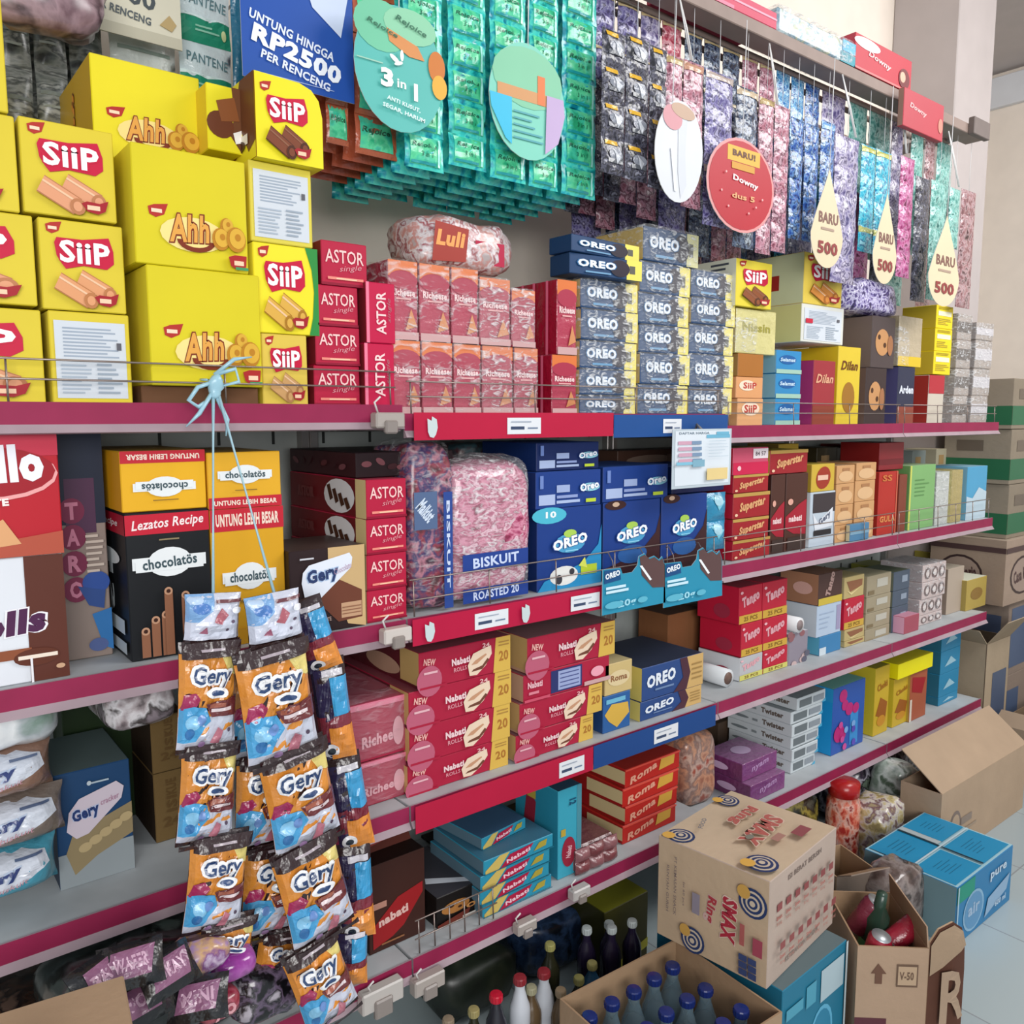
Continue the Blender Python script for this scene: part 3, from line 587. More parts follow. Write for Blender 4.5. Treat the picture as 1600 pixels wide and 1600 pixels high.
pbox('biscuit_box', 'pink and red upright biscuit box between blue boxes and yellow box', 'box', 1270, 1304, 562, 661, y, .16, {'front': '9c3038', 'left': 'b03870', 'top': 'b04858'}, generic('Dilan', 'd8a080', (0, .3), '8a3c2c', ty=.72, th=.14, tw=.8, sh=.3), z0=ZAR, group=GR)
pbox('biscuit_box', 'tall yellow biscuit box with chocolate finger pictures', 'box', 1308, 1343, 540, 661, y, .2, {'front': 'd8bc34', 'left': 'e0c428', 'top': 'ecd83c'}, generic('Dilan', '6c3c14', ty=.76, th=.12, tw=.75, sh=.3, spot=(.5, .35, .28, .2, '9c6c24')), z0=ZAR, group=GR)
zdk = P(1372, 575, y).z
def art_cook(fc): c = fc['front']; c.ell(.45, .5, .3, .26, M('c08c5c')); c.ell(.3, .6, .06, .05, M('4c2c18')); c.ell(.55, .45, .06, .05, M('4c2c18')); c.ell(.78, .45, .12, .2, M('a06c48'))
pbox('cookie_box', 'dark brown cookie box with cookie picture, standing on the shelf', 'box', 1352, 1384, 578, 661, y, .22, {'front': '3a2c2c', 'left': '6a5654', 'top': '5c4c48'}, art_cook, z0=ZAR, z1=zdk, group=GR)
pbox('cookie_box', 'dark brown cookie box with cookie picture, upper of the pair', 'box', 1362, 1398, 492, 575, y, .22, {'front': '4c4040', 'left': '7a6a66', 'top': '5c4c48'}, art_cook, z0=zdk, group=GR)
bag('snack_bag', 'shiny purple and silver bag lying on the dark cookie boxes', 'bag', 1322, 1412, 428, 492, y, .16, mat_patch('purple_silver_foil', ('3c3468', '7c6cac', 'd8d4ec', '5a4690', '2c2448'), 60), z0=P(1362, 492, y).z+.002, group=GR, amp=.02, freq=20)
pbox('cookie_box', 'narrow navy cookie box with white lettering on the highest shelf', 'box', 1402, 1428, 572, 661, y, .15, {'front': '2c3048', 'left': '54507c', 'top': '8c8070'}, generic('Arden', 'd8dce8', (0, .3), '8c4434', ty=.6, th=.14, tw=.85, b=.05), z0=ZAR, z1=P(1402, 572, y).z, group=GR)
o = pbox('wafer_bundle', 'clear wrapped wafer bundle with yellow band on the navy box', 'bundle', 1404, 1440, 492, 571, y, .15, {'front': 'b8a88c', 'left': 'a8987c', 'top': 'c8bca4'}, generic('', WH, (.0, .2), 'd8b82c'), z0=P(1402, 571.5, y).z, group=GR, kind='foil'); wrap_on(o, .07, .14, .12, .006, 8, mat_wrap('clear_plastic_strong', .12, .75, 34))
def art_yl(fc): c = fc['front']; c.rect(.1, .55, .9, .75, M('f0ecc8')); c.lines(.1, .15, .9, .45, 4, M('a8942c')); c.lines(.1, .82, .9, .95, 2, M('a8942c'))
zy = P(1445, 585, y).z
stack('biscuit_box', 'bright yellow biscuit box, {o} of three below the teardrop hanging sign', 'box', 1462, 1488, (475, 512, 548, 585), y, .12, {'front': 'ead01c', 'left': 'c8ac30', 'top': 'e8d83c'}, art_yl, group=GR)
pbox('biscuit_box', 'red and white biscuit box under the bright yellow ones', 'box', 1450, 1474, 587, 661, y, .12, {'front': 'c8beb0', 'left': 'a8342c', 'top': 'b8a898'}, generic('', WH, (.62, 1), 'b02c38'), z0=ZAR, z1=zy, group=GR)
for k_, (u0, u1) in enumerate(((1494, 1516), (1522, 1548))):
    o = stack('cracker_roll', 'clear wrapped pale cracker roll, {o} of the ' + ('left', 'right')[k_] + ' stack at the shelf end', 'cracker roll', u0, u1, (488+k_*14, 530, 575, 618, 661), y, .13, {'front': 'a49890', 'left': '948a86', 'top': 'b8b0ac'}, generic('', WH, (.3, .7), ('584c44', 'c8c4c8')[k_]), z0=ZAR, group='cracker rolls at the shelf end', kind='foil')
    for q in o: wrap_on(q, *[d-.006 for d in q.dimensions], .005, k_, mat_wrap('clear_plastic_strong', .12, .75, 34))
# ================================================================ hanging beam and sachets
BZ = 2.352
beamM = M('8c7a72', 'dusty')
mb = MB(); mb.box(.3, -.03, BZ, 3.10, .03, BZ+.032, beamM, .002); mb.box(2.98, -.05, BZ-.005, 3.10, -.03, BZ+.05, M('6f6460', 'dusty'), .002)
for x in (.4, 1.3, 3.02): mb.box(x, .03, BZ+.004, x+.03, .618, BZ+.03, M('857a78', 'dusty'))
mb.box(3.02, .3, BZ-.12, 3.05, .618, BZ+.02, M('857a78', 'dusty'))
o = mb.build('hanging_beam'); tag(o, 'brown rail above the shelves that carries cartons and sachet strips', 'rail')
def rod(x, z, y0=.01, lab=None):
    mb = MB(); mb.tube([(0, .6195, .0), (0, y0+.008, 0), (0, y0, .012)], .003, chrome, 6); o = mb.build('display_hook', None, (x, 0, z)); tag(o, lab or 'long steel display hook holding sachet strips', 'hook', 'display hooks above the shelves'); return o
PK = {}
def strip_mesh(key, W, ph, n, T, base, art, res=(6, 6), back=None, bend=0.0):
    """a strip of n joined sachets hanging down from z=0 at its top"""
    k = (key, round(W, 3), round(ph, 3), n)
    mb = MB()
    for i in range(n):
        a = (lambda cv, i=i: art(cv, i)) if art else None
        pillow(mb, W, ph, T, base, a, res, seed=i+len(PK), off=(0, 0, -(i+.5)*ph), seam=.05, wr=.003, back=back)
    PK[k] = 1
    return mb
def sachets(name, label, cat, u0, u1, vt, vb, y, ph, T, base, art, group, back_rows=0, dy=.035, res=(6, 6), z1=None, backlab=None):
    a = P(u0, vb, y); zt = z1 if z1 is not None else P(u0, vt, y).z; z0 = a.z; zm = (max(zt, z0)+z0)/2; zz_ = min(zm, 2.0)
    xa = XU(u0, y, zz_); xb = XU(u1, y, zz_); n = max(1, round((zt-z0)/ph)); ph = (zt-z0)/n
    mb = strip_mesh(name+label, xb-xa-.002, ph, n, T, base, art, res)
    o = mb.build(name, None, ((xa+xb)/2, y, zt)); tag(o, label, cat, group)
    lo = None; RW = ('second', 'third', 'fourth', 'fifth', 'sixth', 'seventh')
    for r in range(back_rows):
        if lo is None:
            lo = strip_mesh('b'+label, xb-xa-.002, ph, n, T, base, None, (4, 4)); q = lo.build(name, None, ((xa+xb)/2, y+dy, zt)); q0 = q
        else: q = q0.copy(); C.objects.link(q); q.location = ((xa+xb)/2+R.uniform(-.004, .004), y+dy*(r+1), zt)
        tag(q, backlab.format(r=RW[r]), cat, group+' behind')
    return o, zt
# ---- teal shampoo sachets
foam = mat_patch('teal_foil', ('0c8f96', '2cc6c0', '54d8c4', '1aa8b8', '0b7f92'), 34, .22)
def art_teal(c, i):
    c.rect(.1, .1, .9, .92, mat_patch('green_print', ('2fae7e', '5cd49c', '3cc0a0', '28a070'), 30, .25)); c.text('Rejoice', .46, .66, .62, .18, M('1c6a50', 'foil'), 0, .03, .2); c.text('3 in 1', .52, .42, .3, .14, M('1c6a50', 'foil'), 0, .01)
    c.rect(.12, .12, .75, .2, M('1f9aa0', 'foil')); c.rect(.8, .1, .86, .9, M('a8f0e8', 'foil'))
def art_teal2(c, i):
    c.rect(.08, .14, .9, .95, mat_patch('green_print', (), 30, .25)); c.rect(0, 0, 1, .12, M('b05c3c', 'foil')); c.text('Rejoice', .46, .6, .7, .2, M('1c5c40', 'foil'), 0, .03, .2)
    c.poly([(.8, .9), (1, .98), (1, .2), (.9, .3)], M('c0603c', 'foil'))
GT = 'teal shampoo sachet strips hanging above the shelf'; ytl = .05
zr = 2.33
for k, (u0, u1, vb) in enumerate(((629, 693, 258), (699, 760, 256), (764, 822, 276), (825, 872, 290), (876, 931, 302))):
    o, zt = sachets('sachet_strip', 'shiny teal green sachet strip above the red packs, %s of five' % ordl(k, 5), 'sachet strip', u0, u1, 0, vb, ytl, .062, .014, foam, art_teal, GT, 6, .05, z1=zr, backlab='shiny teal sachet strip in the {r} row, behind the %s front strip' % ordl(k, 5))
    rod(o.location.x, zr+.002, .04, 'steel display hook over the %s teal sachet strip' % ordl(k, 5))
for k, (u0, u1, vb) in enumerate(((507, 543, 222), (552, 619, 238))):
    o, zt = sachets('sachet_strip', 'orange edged green sachet strip above the yellow cartons, %s of two' % ordl(k, 2), 'sachet strip', u0, u1, 0, vb, .09, .075, .014, M('b85a3c', 'foil'), art_teal2, 'orange edged sachet strips', 4, .05, z1=zr, backlab='orange edged sachet strip in the {r} row behind the %s front one' % ordl(k, 2))
    rod(o.location.x, zr+.002, .08, 'steel display hook over the %s orange edged sachet strip' % ordl(k, 2))
# ---- round and shaped hanging signs
def sign(name, label, shape, u0, u1, vt, vb, y, col, art, hz=None, th=.0015, uvn=28):
    zc_ = P((u0+u1)/2, (vt+vb)/2, y); H = P((u0+u1)/2, vt, y).z-P((u0+u1)/2, vb, y).z; x0 = XU(u0, y, zc_.z); x1 = XU(u1, y, zc_.z); W = x1-x0; mb = MB()
    if shape == 'disc': pts = [(.5+.5*math.cos(2*math.pi*i/uvn), .5+.5*math.sin(2*math.pi*i/uvn)) for i in range(uvn)]
    elif shape == 'drop': pts = [(.5+.5*math.cos(t)*(1 if math.sin(t) < 0 else (1-math.sin(t))**.75), .33+(.33 if math.sin(t) < 0 else .67)*math.sin(t)) for t in [2*math.pi*i/uvn for i in range(uvn)]]
    else: pts = [(0, 0), (1, 0), (1, 1), (0, 1)]
    m = M(col) if isinstance(col, str) else col
    mb.face([(u*W, 0, v*H) for u, v in pts], m); mb.face([(u*W, th, v*H) for u, v in pts][::-1], M('dcdcd8'))
    for i in range(len(pts)):
        a = pts[i]; b = pts[(i+1) % len(pts)]; mb.face([(a[0]*W, 0, a[1]*H), (a[0]*W, th, a[1]*H), (b[0]*W, th, b[1]*H), (b[0]*W, 0, b[1]*H)], M('dcdcd8'))
    art(Cv(mb, flatS((0, 0, 0), (W, 0, 0), (0, 0, H), (0, -1, 0)), W, H))
    o = mb.build(name, None, (x0, y, zc_.z-H/2)); tag(o, label, 'sign')
    if hz and zc_.z+H/2 < hz:
        s = MB(); s.tube([(W/2, th/2, H-.004), (W/2+.004, th/2, hz-(zc_.z-H/2))], .0012, M('dfe0e2', 'plastic'), 5); s.build('string', o)
    return o
def art31(c):
    c.ell(.3, .8, .3, .2, M('6fbf9c')); c.ell(.62, .86, .3, .14, M('8ac8a4')); c.poly([(.35, .8), (.7, .72), (.78, .62), (.6, .62), (.38, .7)], M('d08a50')); c.ell(.92, .6, .1, .13, M('c8742c')); c.ell(.95, .44, .09, .1, M('e0a838'))
    c.rect(.02, .5, .3, .51, M('9cc8b4')); c.text('Rejoice', .3, .78, .34, .05, M('2c6a50'), -14, .02, .2); c.text('Rejoice', .62, .86, .36, .06, M('2c6a50'), -14, .02, .2)
    c.text('3', .34, .4, .14, .15, M(WH), 0, .05); c.text('in', .5, .38, .1, .07, M(WH), 0, .02); c.text('1', .66, .34, .045, .14, M(WH), 0, .05)
    c.text('ANTI KUSUT,', .52, .22, .38, .04, M('d8f0ec'), -8, .03); c.text('SEGAR, HARUM', .52, .15, .48, .04, M('d8f0ec'), -8, .03)
    c.ell(.42, .56, .06, .02, M(WH), -30); c.ell(.5, .6, .02, .045, M(WH)); c.ell(.46, .53, .05, .015, M(WH), 20)
sign('hanging_sign', 'round teal sign reading 3 in 1 in white', 'disc', 553, 692, 10, 206, .0, '58b4ac', art31, 2.34)
def art_ir(c):
    c.ell(.5, .7, .46, .26, M('7cbf9c')); c.rect(.1, .5, .8, .6, M('c8905c')); c.rect(.62, .5, .72, .75, M('d8743c')); c.poly([(.02, .38), (.2, .02+.12), (.28, .1), (.28, .5), (.0, .5)], M('2cb4d8')); c.lines(.3, .14, .72, .42, 5, M('4ca0a8'), .3)
    c.poly([(.72, .08), (.9, .2), (.99, .45), (.97, .6), (.74, .6)], M('b8a0c8'))
sign('hanging_sign', 'round pastel green and lilac sign in front of teal sachets', 'disc', 764, 882, 68, 250, .01, '78c8b4', art_ir, 2.34)
def art_wh(c):
    c.poly([(.4, .9), (.6, .9), (.62, .5), (.7, .2), (.6, .05), (.5, .3)], M('c8ccd4')); c.ell(.3, .8, .2, .12, M('c88c94')); c.ell(.5, .9, .25, .07, M('b89a84')); c.poly([(.3, .5), (.36, .5), (.5, .1), (.45, .1)], M('dfe3ea'))
o = sign('hanging_sign', 'glossy white oval sign in front of the black sachets', 'disc', 1018, 1093, 148, 310, -.06, 'cfd2d8', art_wh); o.rotation_euler = (0, math.radians(6), 0)
s_ = MB(); s_.tube([(.045, 0, .2), (.05, .02, 2.352-o.location.z)], .0012, M('dfe0e2', 'plastic'), 5); s_.build('string', o)
def art_bd(c):
    c.ell(.5, .5, .47, .47, M('b01c2c'), 0, 28); c.rect(.28, .74, .76, .9, M('d8a838')); c.text('BARU!', .52, .83, .34, .07, M('5c3018'), 0, .05); c.rect(.34, .66, .68, .73, M('c8902c')); c.text('Downy', .55, .54, .38, .08, M('f0dcdc'), -6, .04); c.text('dus 5', .52, .38, .34, .06, M('d8a070'), 0, .03)
    for q, (a, b) in enumerate(((.2, .4), (.3, .25), (.6, .22), (.8, .4), (.25, .6), (.7, .3))): c.ell(a, b, .012, .012, M('e8a0a0'))
sign('hanging_sign', 'round red sign with yellow flag reading BARU', 'disc', 1104, 1209, 216, 364, -.06, 'd89090', art_bd, 2.352)
def art_b5(c): c.text('BARU', .52, .5, .6, .11, M('7c5850'), 0, .03); c.lines(.3, .36, .7, .42, 1, M('a89080'), .4, False); c.text('500', .52, .2, .62, .13, M('8c3c3c'), 0, .04)
for (u0, u1, vt, vb), lb in (((1268, 1318, 262, 420), 'leftmost, beside the blue sachets'), ((1365, 1402, 300, 445), 'middle one, below the cyan sachets'), ((1452, 1500, 335, 480), 'rightmost, near the bare wall')):
    sign('hanging_sign', 'cream teardrop sign printed with 500, '+lb, 'drop', u0, u1, vt, vb, -.075, 'd8c8a8', art_b5, 2.352)
def art_blue(c):
    c.poly([(0, 1), (0, .66), (.3, .8), (.55, 1)], M('2c9ce0')); c.poly([(.55, 1), (.62, .78), (.88, .58), (.96, 1)], M('c8d4ec'))
    c.text('UNTUNG HINGGA', .44, .47, .76, .085, M('dfe6f4'), -13, .03); c.text('RP2500', .48, .31, .8, .17, M('eef2fa'), -13, .05); c.text('PER RENCENG', .46, .16, .62, .08, M('dfe6f4'), -13, .03); c.rect(.1, .06, .8, .065, M('b8c8e8'))
sign('hanging_sign', 'blue promotion sign reading UNTUNG HINGGA RP2500 PER RENCENG', 'rect', 376, 552, -34, 140, .055, '2450a4', art_blue, 2.35)
o = sign('hanging_sign', 'cream promotion sign reading 2,500 PER RENCENG at the top edge', 'rect', 116, 282, -70, 58, .3, 'd8d4c0', lambda c: (c.text('2,500', .45, .52, .6, .26, M('4c5458'), -5, .03), c.text('PER RENCENG', .42, .3, .56, .1, M('5c6468'), -7, .03), c.rect(0, 0, 1, .14, M('c0bca8')), c.poly([(.78, .25), (.88, .4), (.95, .3), (.9, .2)], M('b8a070'))), 2.35)
# long hook rail high over the left part, above the frame
mb = MB()
for y_ in (.0015, .057, .1, .3, .36): mb.tube([(-.15, y_, 2.352), (1.5, y_, 2.352)], .004, chrome, 6)
for x in (-.1, .7, 1.45): mb.tube([(x, 0, 2.358), (x, .6195, 2.358)], .004, chrome, 6)
tag(mb.build('hanging_rack'), 'steel rack over the left shelves holding signs', 'rack')
def art_pan(c, i): c.rect(0, .0, 1, .42, M('1f8a6c')); c.poly([(0, .42), (1, .42), (1, .46), (.5, .38), (0, .48)], M('d8ecec')); c.text('PANTENE', .52, .7, .8, .17, M('5c8088'), -4, .01); c.lines(.3, .16, .8, .3, 2, M('8cc8b0')); c.ell(.85, .2, .05, .09, M('c8d8a0'))
sachets('sachet_strip', 'white and green shampoo sachet strip reading PANTENE, left of the blue sign', 'sachet strip', 281, 366, -60, 150, .36, .118, .016, M('cfe0e4', 'foil'), art_pan, 'white shampoo sachet strips', 0, res=(8, 6), z1=2.35)
sachets('sachet_strip', 'dark teal sachet strip directly left of the blue sign', 'sachet strip', 366, 392, -60, 140, .36, .12, .014, M('1c6c8c', 'foil'), None, 'white shampoo sachet strips', 0, z1=2.35)
sachets('sachet_strip', 'pale shampoo sachet strip under the cream sign', 'sachet strip', 172, 280, 40, 130, .36, .12, .016, M('d0d8d4', 'foil'), lambda c, i: (c.rect(.1, .6, .9, .66, M('8c9c94')), c.rect(.2, .3, .7, .34, M('a8b4ac'))), 'white shampoo sachet strips', 0, z1=2.35)
greyf = mat_patch('dark_grey_foil', ('2c3030', '5c6460', '8c908c', '3c4240', 'a8aca8'), 20, .3, (1, 1, 2.2))
for k, (u0, u1, vb) in enumerate(((-60, -5, 190), (0, 52, 205), (54, 108, 195), (110, 165, 180))):
    sachets('sachet_strip', 'dark grey shampoo sachet strip behind the yellow cartons, %s of four' % ordl(k, 4), 'sachet strip', u0, u1, 0, vb, .36, .1, .02, greyf, lambda c, i: (c.rect(.1, .5, .9, .56, M('7c8480')), c.rect(.15, .3, .7, .34, M('a0a8a4')), c.text('shampoo' if i < 0 else '', .5, .5, .1, .1, M(WH)) if False else None), 'dark grey sachet strips', 1, .05, z1=2.35, backlab='dark grey sachet strip in the {r} row, %s of four' % ordl(k, 4))
mb = MB(); blob(mb, 0, 0, 0, .22, .1, .13, mat_patch('mauve_film', ('6c5058', '9c8088', '4c3840', 'b8a0a8'), 14), .7, .02, 14, 3); p = P(55, 5, .2)
o = mb.build('snack_bag', None, p+Vector((0, 0, .02))); tag(o, 'mauve brown crumpled bag hanging in the top left corner', 'bag')
s_ = MB(); s_.tube([(0, 0, .05), (0, .1, 2.352-p.z-.02)], .0015, M('dfe0e2'), 5); s_.build('string', o)
# ---- sachets on the beam
def art_bk(c, i):
    c.rect(.12, .8, .62, .93, M('d8a820', 'foil')); c.ell(.55, .55, .32, .16, M('8c909c', 'foil')); c.rect(.2, .3, .85, .42, M('5c6068', 'foil')); c.poly([(.4, .7), (.75, .5), (.6, .3)], M('c8ccd4', 'foil'))
def pf(nm, cols, sc_=55): return mat_patch(nm, cols, sc_, .25)
blackf = pf('black_foil', ('181a20', '2c2c38', '5c5c6c', '141418', '8c8c9c'))
navyf = pf('navy_foil', ('14182c', '28304c', '6c7c94', '101424', 'a8b4c0'), 60)
pinkf = pf('pink_foil', ('7c3c50', 'b07080', 'c898a8', '5c2438', 'c8a4b0'), 60)
purpf = pf('purple_foil', ('3c3460', '6c649c', '9894bc', '2c2448', 'b4b0d0'), 60)
bluef = pf('blue_foil', ('0c2058', '2450a0', '6490c8', '0a1640', 'a4c0e0'), 60)
brblu = pf('bright_blue_foil', ('1c60a4', '4890c8', '98c8e4', '184890', 'bcdcec'), 60)
lilf = pf('lilac_floral_foil', ('4c4474', '847ca4', 'b8b0c8', '3c3460', 'd0c8dc'), 45)
cyanf = pf('cyan_foil', ('0c7ca8', '2cb0cc', '6cc4d4', '0c6090', 'a0d8e4'), 60)
magf = pf('magenta_foil', ('802458', 'b04c84', 'c884ac', '641844'), 60)
tealf = pf('soft_teal_foil', ('3c847c', '6cac a4'.replace(' ', ''), '9cccc4', '2c6c68'), 60)
brnf = pf('rose_brown_foil', ('6c4448', '94686c', 'b09498', '503034'), 60)
redf = pf('red_foil', ('8c1c34', 'c05468', 'e0a8b0', '6c1428'), 60)
crf = M('c8b488', 'foil')
def art_tag(col='b8a070', t=None):
    m = M(col, 'foil')
    def f(c, i):
        if i % 3 == 0: c.rect(.0, .72, 1, .95, m)
        if t: c.text(t, .5, .35, .7, .22, M('e0e4ec', 'foil'), 0, .03, .2)
    return f
front = [(938, 976, 40, 268, blackf, art_bk, 'black'), (975, 1012, 50, 278, blackf, art_bk, 'black'), (1012, 1040, 68, 292, blackf, art_bk, 'black'),
 (1036, 1064, 80, 296, pinkf, art_tag(), 'dusty pink'), (1064, 1096, 90, 322, pinkf, art_tag('c09078'), 'dusty pink'), (1098, 1142, 104, 350, purpf, art_tag('b8a8a0'), 'violet'),
 (1146, 1180, 130, 385, navyf, art_tag('c8b498'), 'navy'), (1182, 1206, 146, 395, pinkf, art_tag(), 'rose'), (1206, 1230, 160, 392, pinkf, None, 'rose'),
 (1232, 1252, 180, 372, bluef, None, 'blue'), (1254, 1276, 190, 376, bluef, None, 'blue'), (1278, 1300, 184, 382, bluef, art_tag('6c9cd0'), 'blue'),
 (1300, 1338, 205, 440, lilf, None, 'grey lilac floral'), (1341, 1364, 222, 392, cyanf, art_tag('b8b864'), 'cyan'), (1364, 1388, 230, 398, cyanf, art_tag('b8b864'), 'cyan'),
 (1402, 1424, 240, 432, magf, None, 'magenta'), (1426, 1449, 272, 470, blackf, None, 'narrow black'), (1450, 1476, 278, 468, tealf, None, 'mint'), (1479, 1496, 290, 386, tealf, None, 'mint'), (1497, 1520, 292, 480, brnf, None, 'rose brown')]
where = ['leftmost, beside the teal sachets', 'second, beside the teal sachets', 'third, left of the white oval sign', 'behind the white oval sign', 'right of the white oval sign', 'left of the round red sign', 'above the round red sign', 'right of the round red sign', 'last one before the blue strips', 'leftmost of three blue ones', 'middle of three blue ones', 'rightmost blue one beside a teardrop sign', 'above the purple bag', 'left one of the two', 'right one of the two', 'near the middle teardrop sign', 'close to the far end of the rail', 'behind the rightmost teardrop sign', 'short one near the far end of the rail', 'last one, against the bare wall']
for (u0, u1, vt, vb, m, art, nm), wh in zip(front, where):
    y_ = -.02 if u0 < 1430 else .0
    o, zt = sachets('sachet_strip', '%s sachet strip hanging from the rail, %s' % (nm, wh), 'sachet strip', u0, u1, vt, vb, y_, .075, .014, m, art, 'sachet strips hanging in front of the rail', 2, .14, backlab='%s sachet strip in the {r} row, %s' % (nm, wh))
    s_ = MB(); s_.tube([(0, 0, -.003), (0, 0 if y_ < 0 else -.0, BZ-o.location.z+.002)], .0006, M('dfe0e2'), 5); s_.build('string', o)
back_ = [(925, 960, 10, purpf, 60), (962, 996, 10, purpf, 70), (998, 1030, 10, lilf, 80), (1031, 1062, 20, redf, 100), (1066, 1094, 22, navyf, 118), (1096, 1122, 34, navyf, 126), (1125, 1152, 48, navyf, 150), (1155, 1180, 62, pinkf, 160), (1182, 1206, 78, pinkf, 175),
 (1208, 1230, 86, brblu, 250), (1231, 1252, 96, brblu, 260), (1253, 1276, 104, bluef, 260), (1279, 1316, 116, lilf, 260), (1322, 1350, 136, tealf, 235), (1352, 1386, 148, tealf, 300), (1388, 1406, 162, lilf, 350), (1418, 1438, 205, tealf, 310), (1440, 1456, 212, brnf, 300), (1458, 1482, 218, tealf, 320)]
nmb = {purpf: 'violet', lilf: 'grey lilac', redf: 'red', navyf: 'navy', pinkf: 'rose', brblu: 'light blue', bluef: 'blue', tealf: 'mint', brnf: 'brown'}
for k, (u0, u1, vt, m, vb) in enumerate(back_):
    y_ = .065; zt = BZ-.0; z0 = P(u0, vb+60, y_).z; x0 = XU(u0, y_, 2.1); x1 = XU(u1, y_, 2.1)
    mb = strip_mesh('bk%d' % k, x1-x0-.002, (zt-z0)/5, 5, .014, m, art_tag('c8b488') if k < 9 else None, (5, 5)); o = mb.build('sachet_strip', None, ((x0+x1)/2, y_, zt)); tag(o, '%s sachet strip close under the rail, number %d counted from the teal ones' % (nmb[m], k+1) if k else 'violet sachet strip close under the rail beside the teal sachets', 'sachet strip', 'sachet strips close under the rail')
for k in range(12):
    x = 1.56+k*.123; mb = strip_mesh('far', .11, .08, 7, .014, navyf if k % 2 else purpf, None, (4, 4)); o = mb.build('sachet_strip', None, (x, .30, BZ)); tag(o, 'dark sachet strip deep behind the front rows under the rail', 'sachet strip', 'dark sachet strips deep behind')
mb = MB()
for y_ in (.065, .12, .26, .30): mb.tube([(1.2, y_, BZ+.008), (3.05, y_, BZ+.008)], .008, beamM, 6)
tag(mb.build('hanging_rod'), 'pair of thin rods behind the brown rail carrying sachets', 'rod')
# mixed packs low behind the black sachets
for k, (u0, u1, vt, vb, c_) in enumerate(((930, 985, 318, 350, '6c2c34'), (990, 1040, 330, 355, '2c6c3c'), (1045, 1100, 322, 375, '5c1c24'), (1105, 1150, 345, 390, '4c2430'))):
    pbox('snack_box', '%s box in the shade under the black sachets, %s of four' % (('maroon', 'green', 'dark red', 'plum')[k], ordl(k, 4)), 'box', u0, u1, vt, vb, .30, .1, c_, None, z0=P(990, 352, .30).z if False else None, group='boxes in the shade under the sachets') if False else None
# ---- cartons on the beam
zt = BZ+.0325
def art_dn(c_): 
    def f(fc):
        c = fc['front']; c.ell(.2, .8, .22, .16, M('ecdcdc')); c.text('Downy', .42, .5, .4, .22, M('e8b8b8'), -6, .03, .2); c.ell(.86, .35, .1, .3, M('6c2024')); c.ell(.83, .38, .05, .16, M('d8a890')); c.rect(0, 0, 1, .06, M('d87070'))
    return f
pbox('softener_carton', 'pink and red carton on the rail, first from the left', 'carton', 1072, 1214, -52, 8, -.028, .12, {'front': 'c0405c', 'left': 'a83048', 'top': 'c8808c'}, lambda fc: (fc['front'].rect(0, .5, 1, .62, M('e89aac')), fc['front'].rect(.0, .0, .5, .2, M('d87890'))), z0=zt, group='cartons on the rail')
mb = MB(); x0, x1 = XU(1216, -.028, 2.42), XU(1336, -.028, 2.42); W = x1-x0
for k in range(4): pass
bl = mat_patch('pale_blue_packs', ('a8c4cc', 'd8e8ec', '6c98b0', 'b8bc98', '8cb4c4'), 16, .2)
H_ = P(1216, 8, -.028).z-zt; mb.box(0, 0, 0, W, .11, H_, bl, .006); mb.box(W*.8, -.002, 0, W, .0, H_*.45, M('2c8c9c')); mb.box(W*.82, -.002, H_*.5, W, 0, H_*.98, M('3ca4cc'))
o = mb.build('softener_bundle', None, (x0, -.028, zt+.0006)); tag(o, 'pale blue film wrapped bundle on the rail', 'bundle'); wrap_on(o, W, .11, H_, .006, 2, mat_wrap('clear_plastic_strong', .12, .75, 34))
pbox('softener_carton', 'red carton with white oval and a face picture, on the rail', 'carton', 1336, 1424, 48, 116, -.03, .07, {'front': 'b42c3c', 'left': 'c04858', 'top': 'c88080'}, art_dn(0), z0=zt, group='cartons on the rail')
o = pbox('softener_carton', 'small dull red carton tied in front of the far rail end', 'carton', 1412, 1474, 134, 196, -.07, .018, {'front': 'b03c48', 'left': 'a08070', 'top': 'c88080'}, lambda fc: (fc['front'].text('Downy', .35, .55, .42, .18, M('e0b0b0'), -6, .03, .2), fc['front'].ell(.92, .4, .06, .2, M('c88070'))), group='cartons on the rail')
s_ = MB(); s_.tube([(.1, .018, .05), (.1, .05, 2.37-o.location.z)], .0015, M('dfe0e2'), 5); s_.build('string', o)
for k, ((a, b), (c, d), lb) in enumerate((((1060, 2), (1082, 95), 'above the dusty pink sachets'), ((1202, 68), (1216, 165), 'above the rose sachets'), ((1316, 116), (1338, 215), 'above the cyan sachets'), ((1409, 158), (1417, 240), 'above the magenta sachets'), ((1482, 205), (1499, 292), 'at the far end of the rail'))):
    p0 = P(a, b, -.034); p1 = P(c, d, -.034); mb = MB()
    if k == 0: p0.z = BZ+.005
    mb.tube([p0-p1, (p0-p1)*.5+Vector((.004, 0, 0)), (0, 0, 0)], .0022, M('e4e2e0', 'plastic'), 5); mb.tube([p0-p1, Vector((-.006, 0, 0))], .0015, M('e4e2e0', 'plastic'), 5)
    o = mb.build('hanging_string', None, p1); tag(o, 'white plastic string tied to the rail, '+lb, 'string')
# ================================================================ second shelf, left
G6 = 'boxes on the left half of the second shelf'
def xr(u1, W, y, z): return XU(u1, y, z)-W
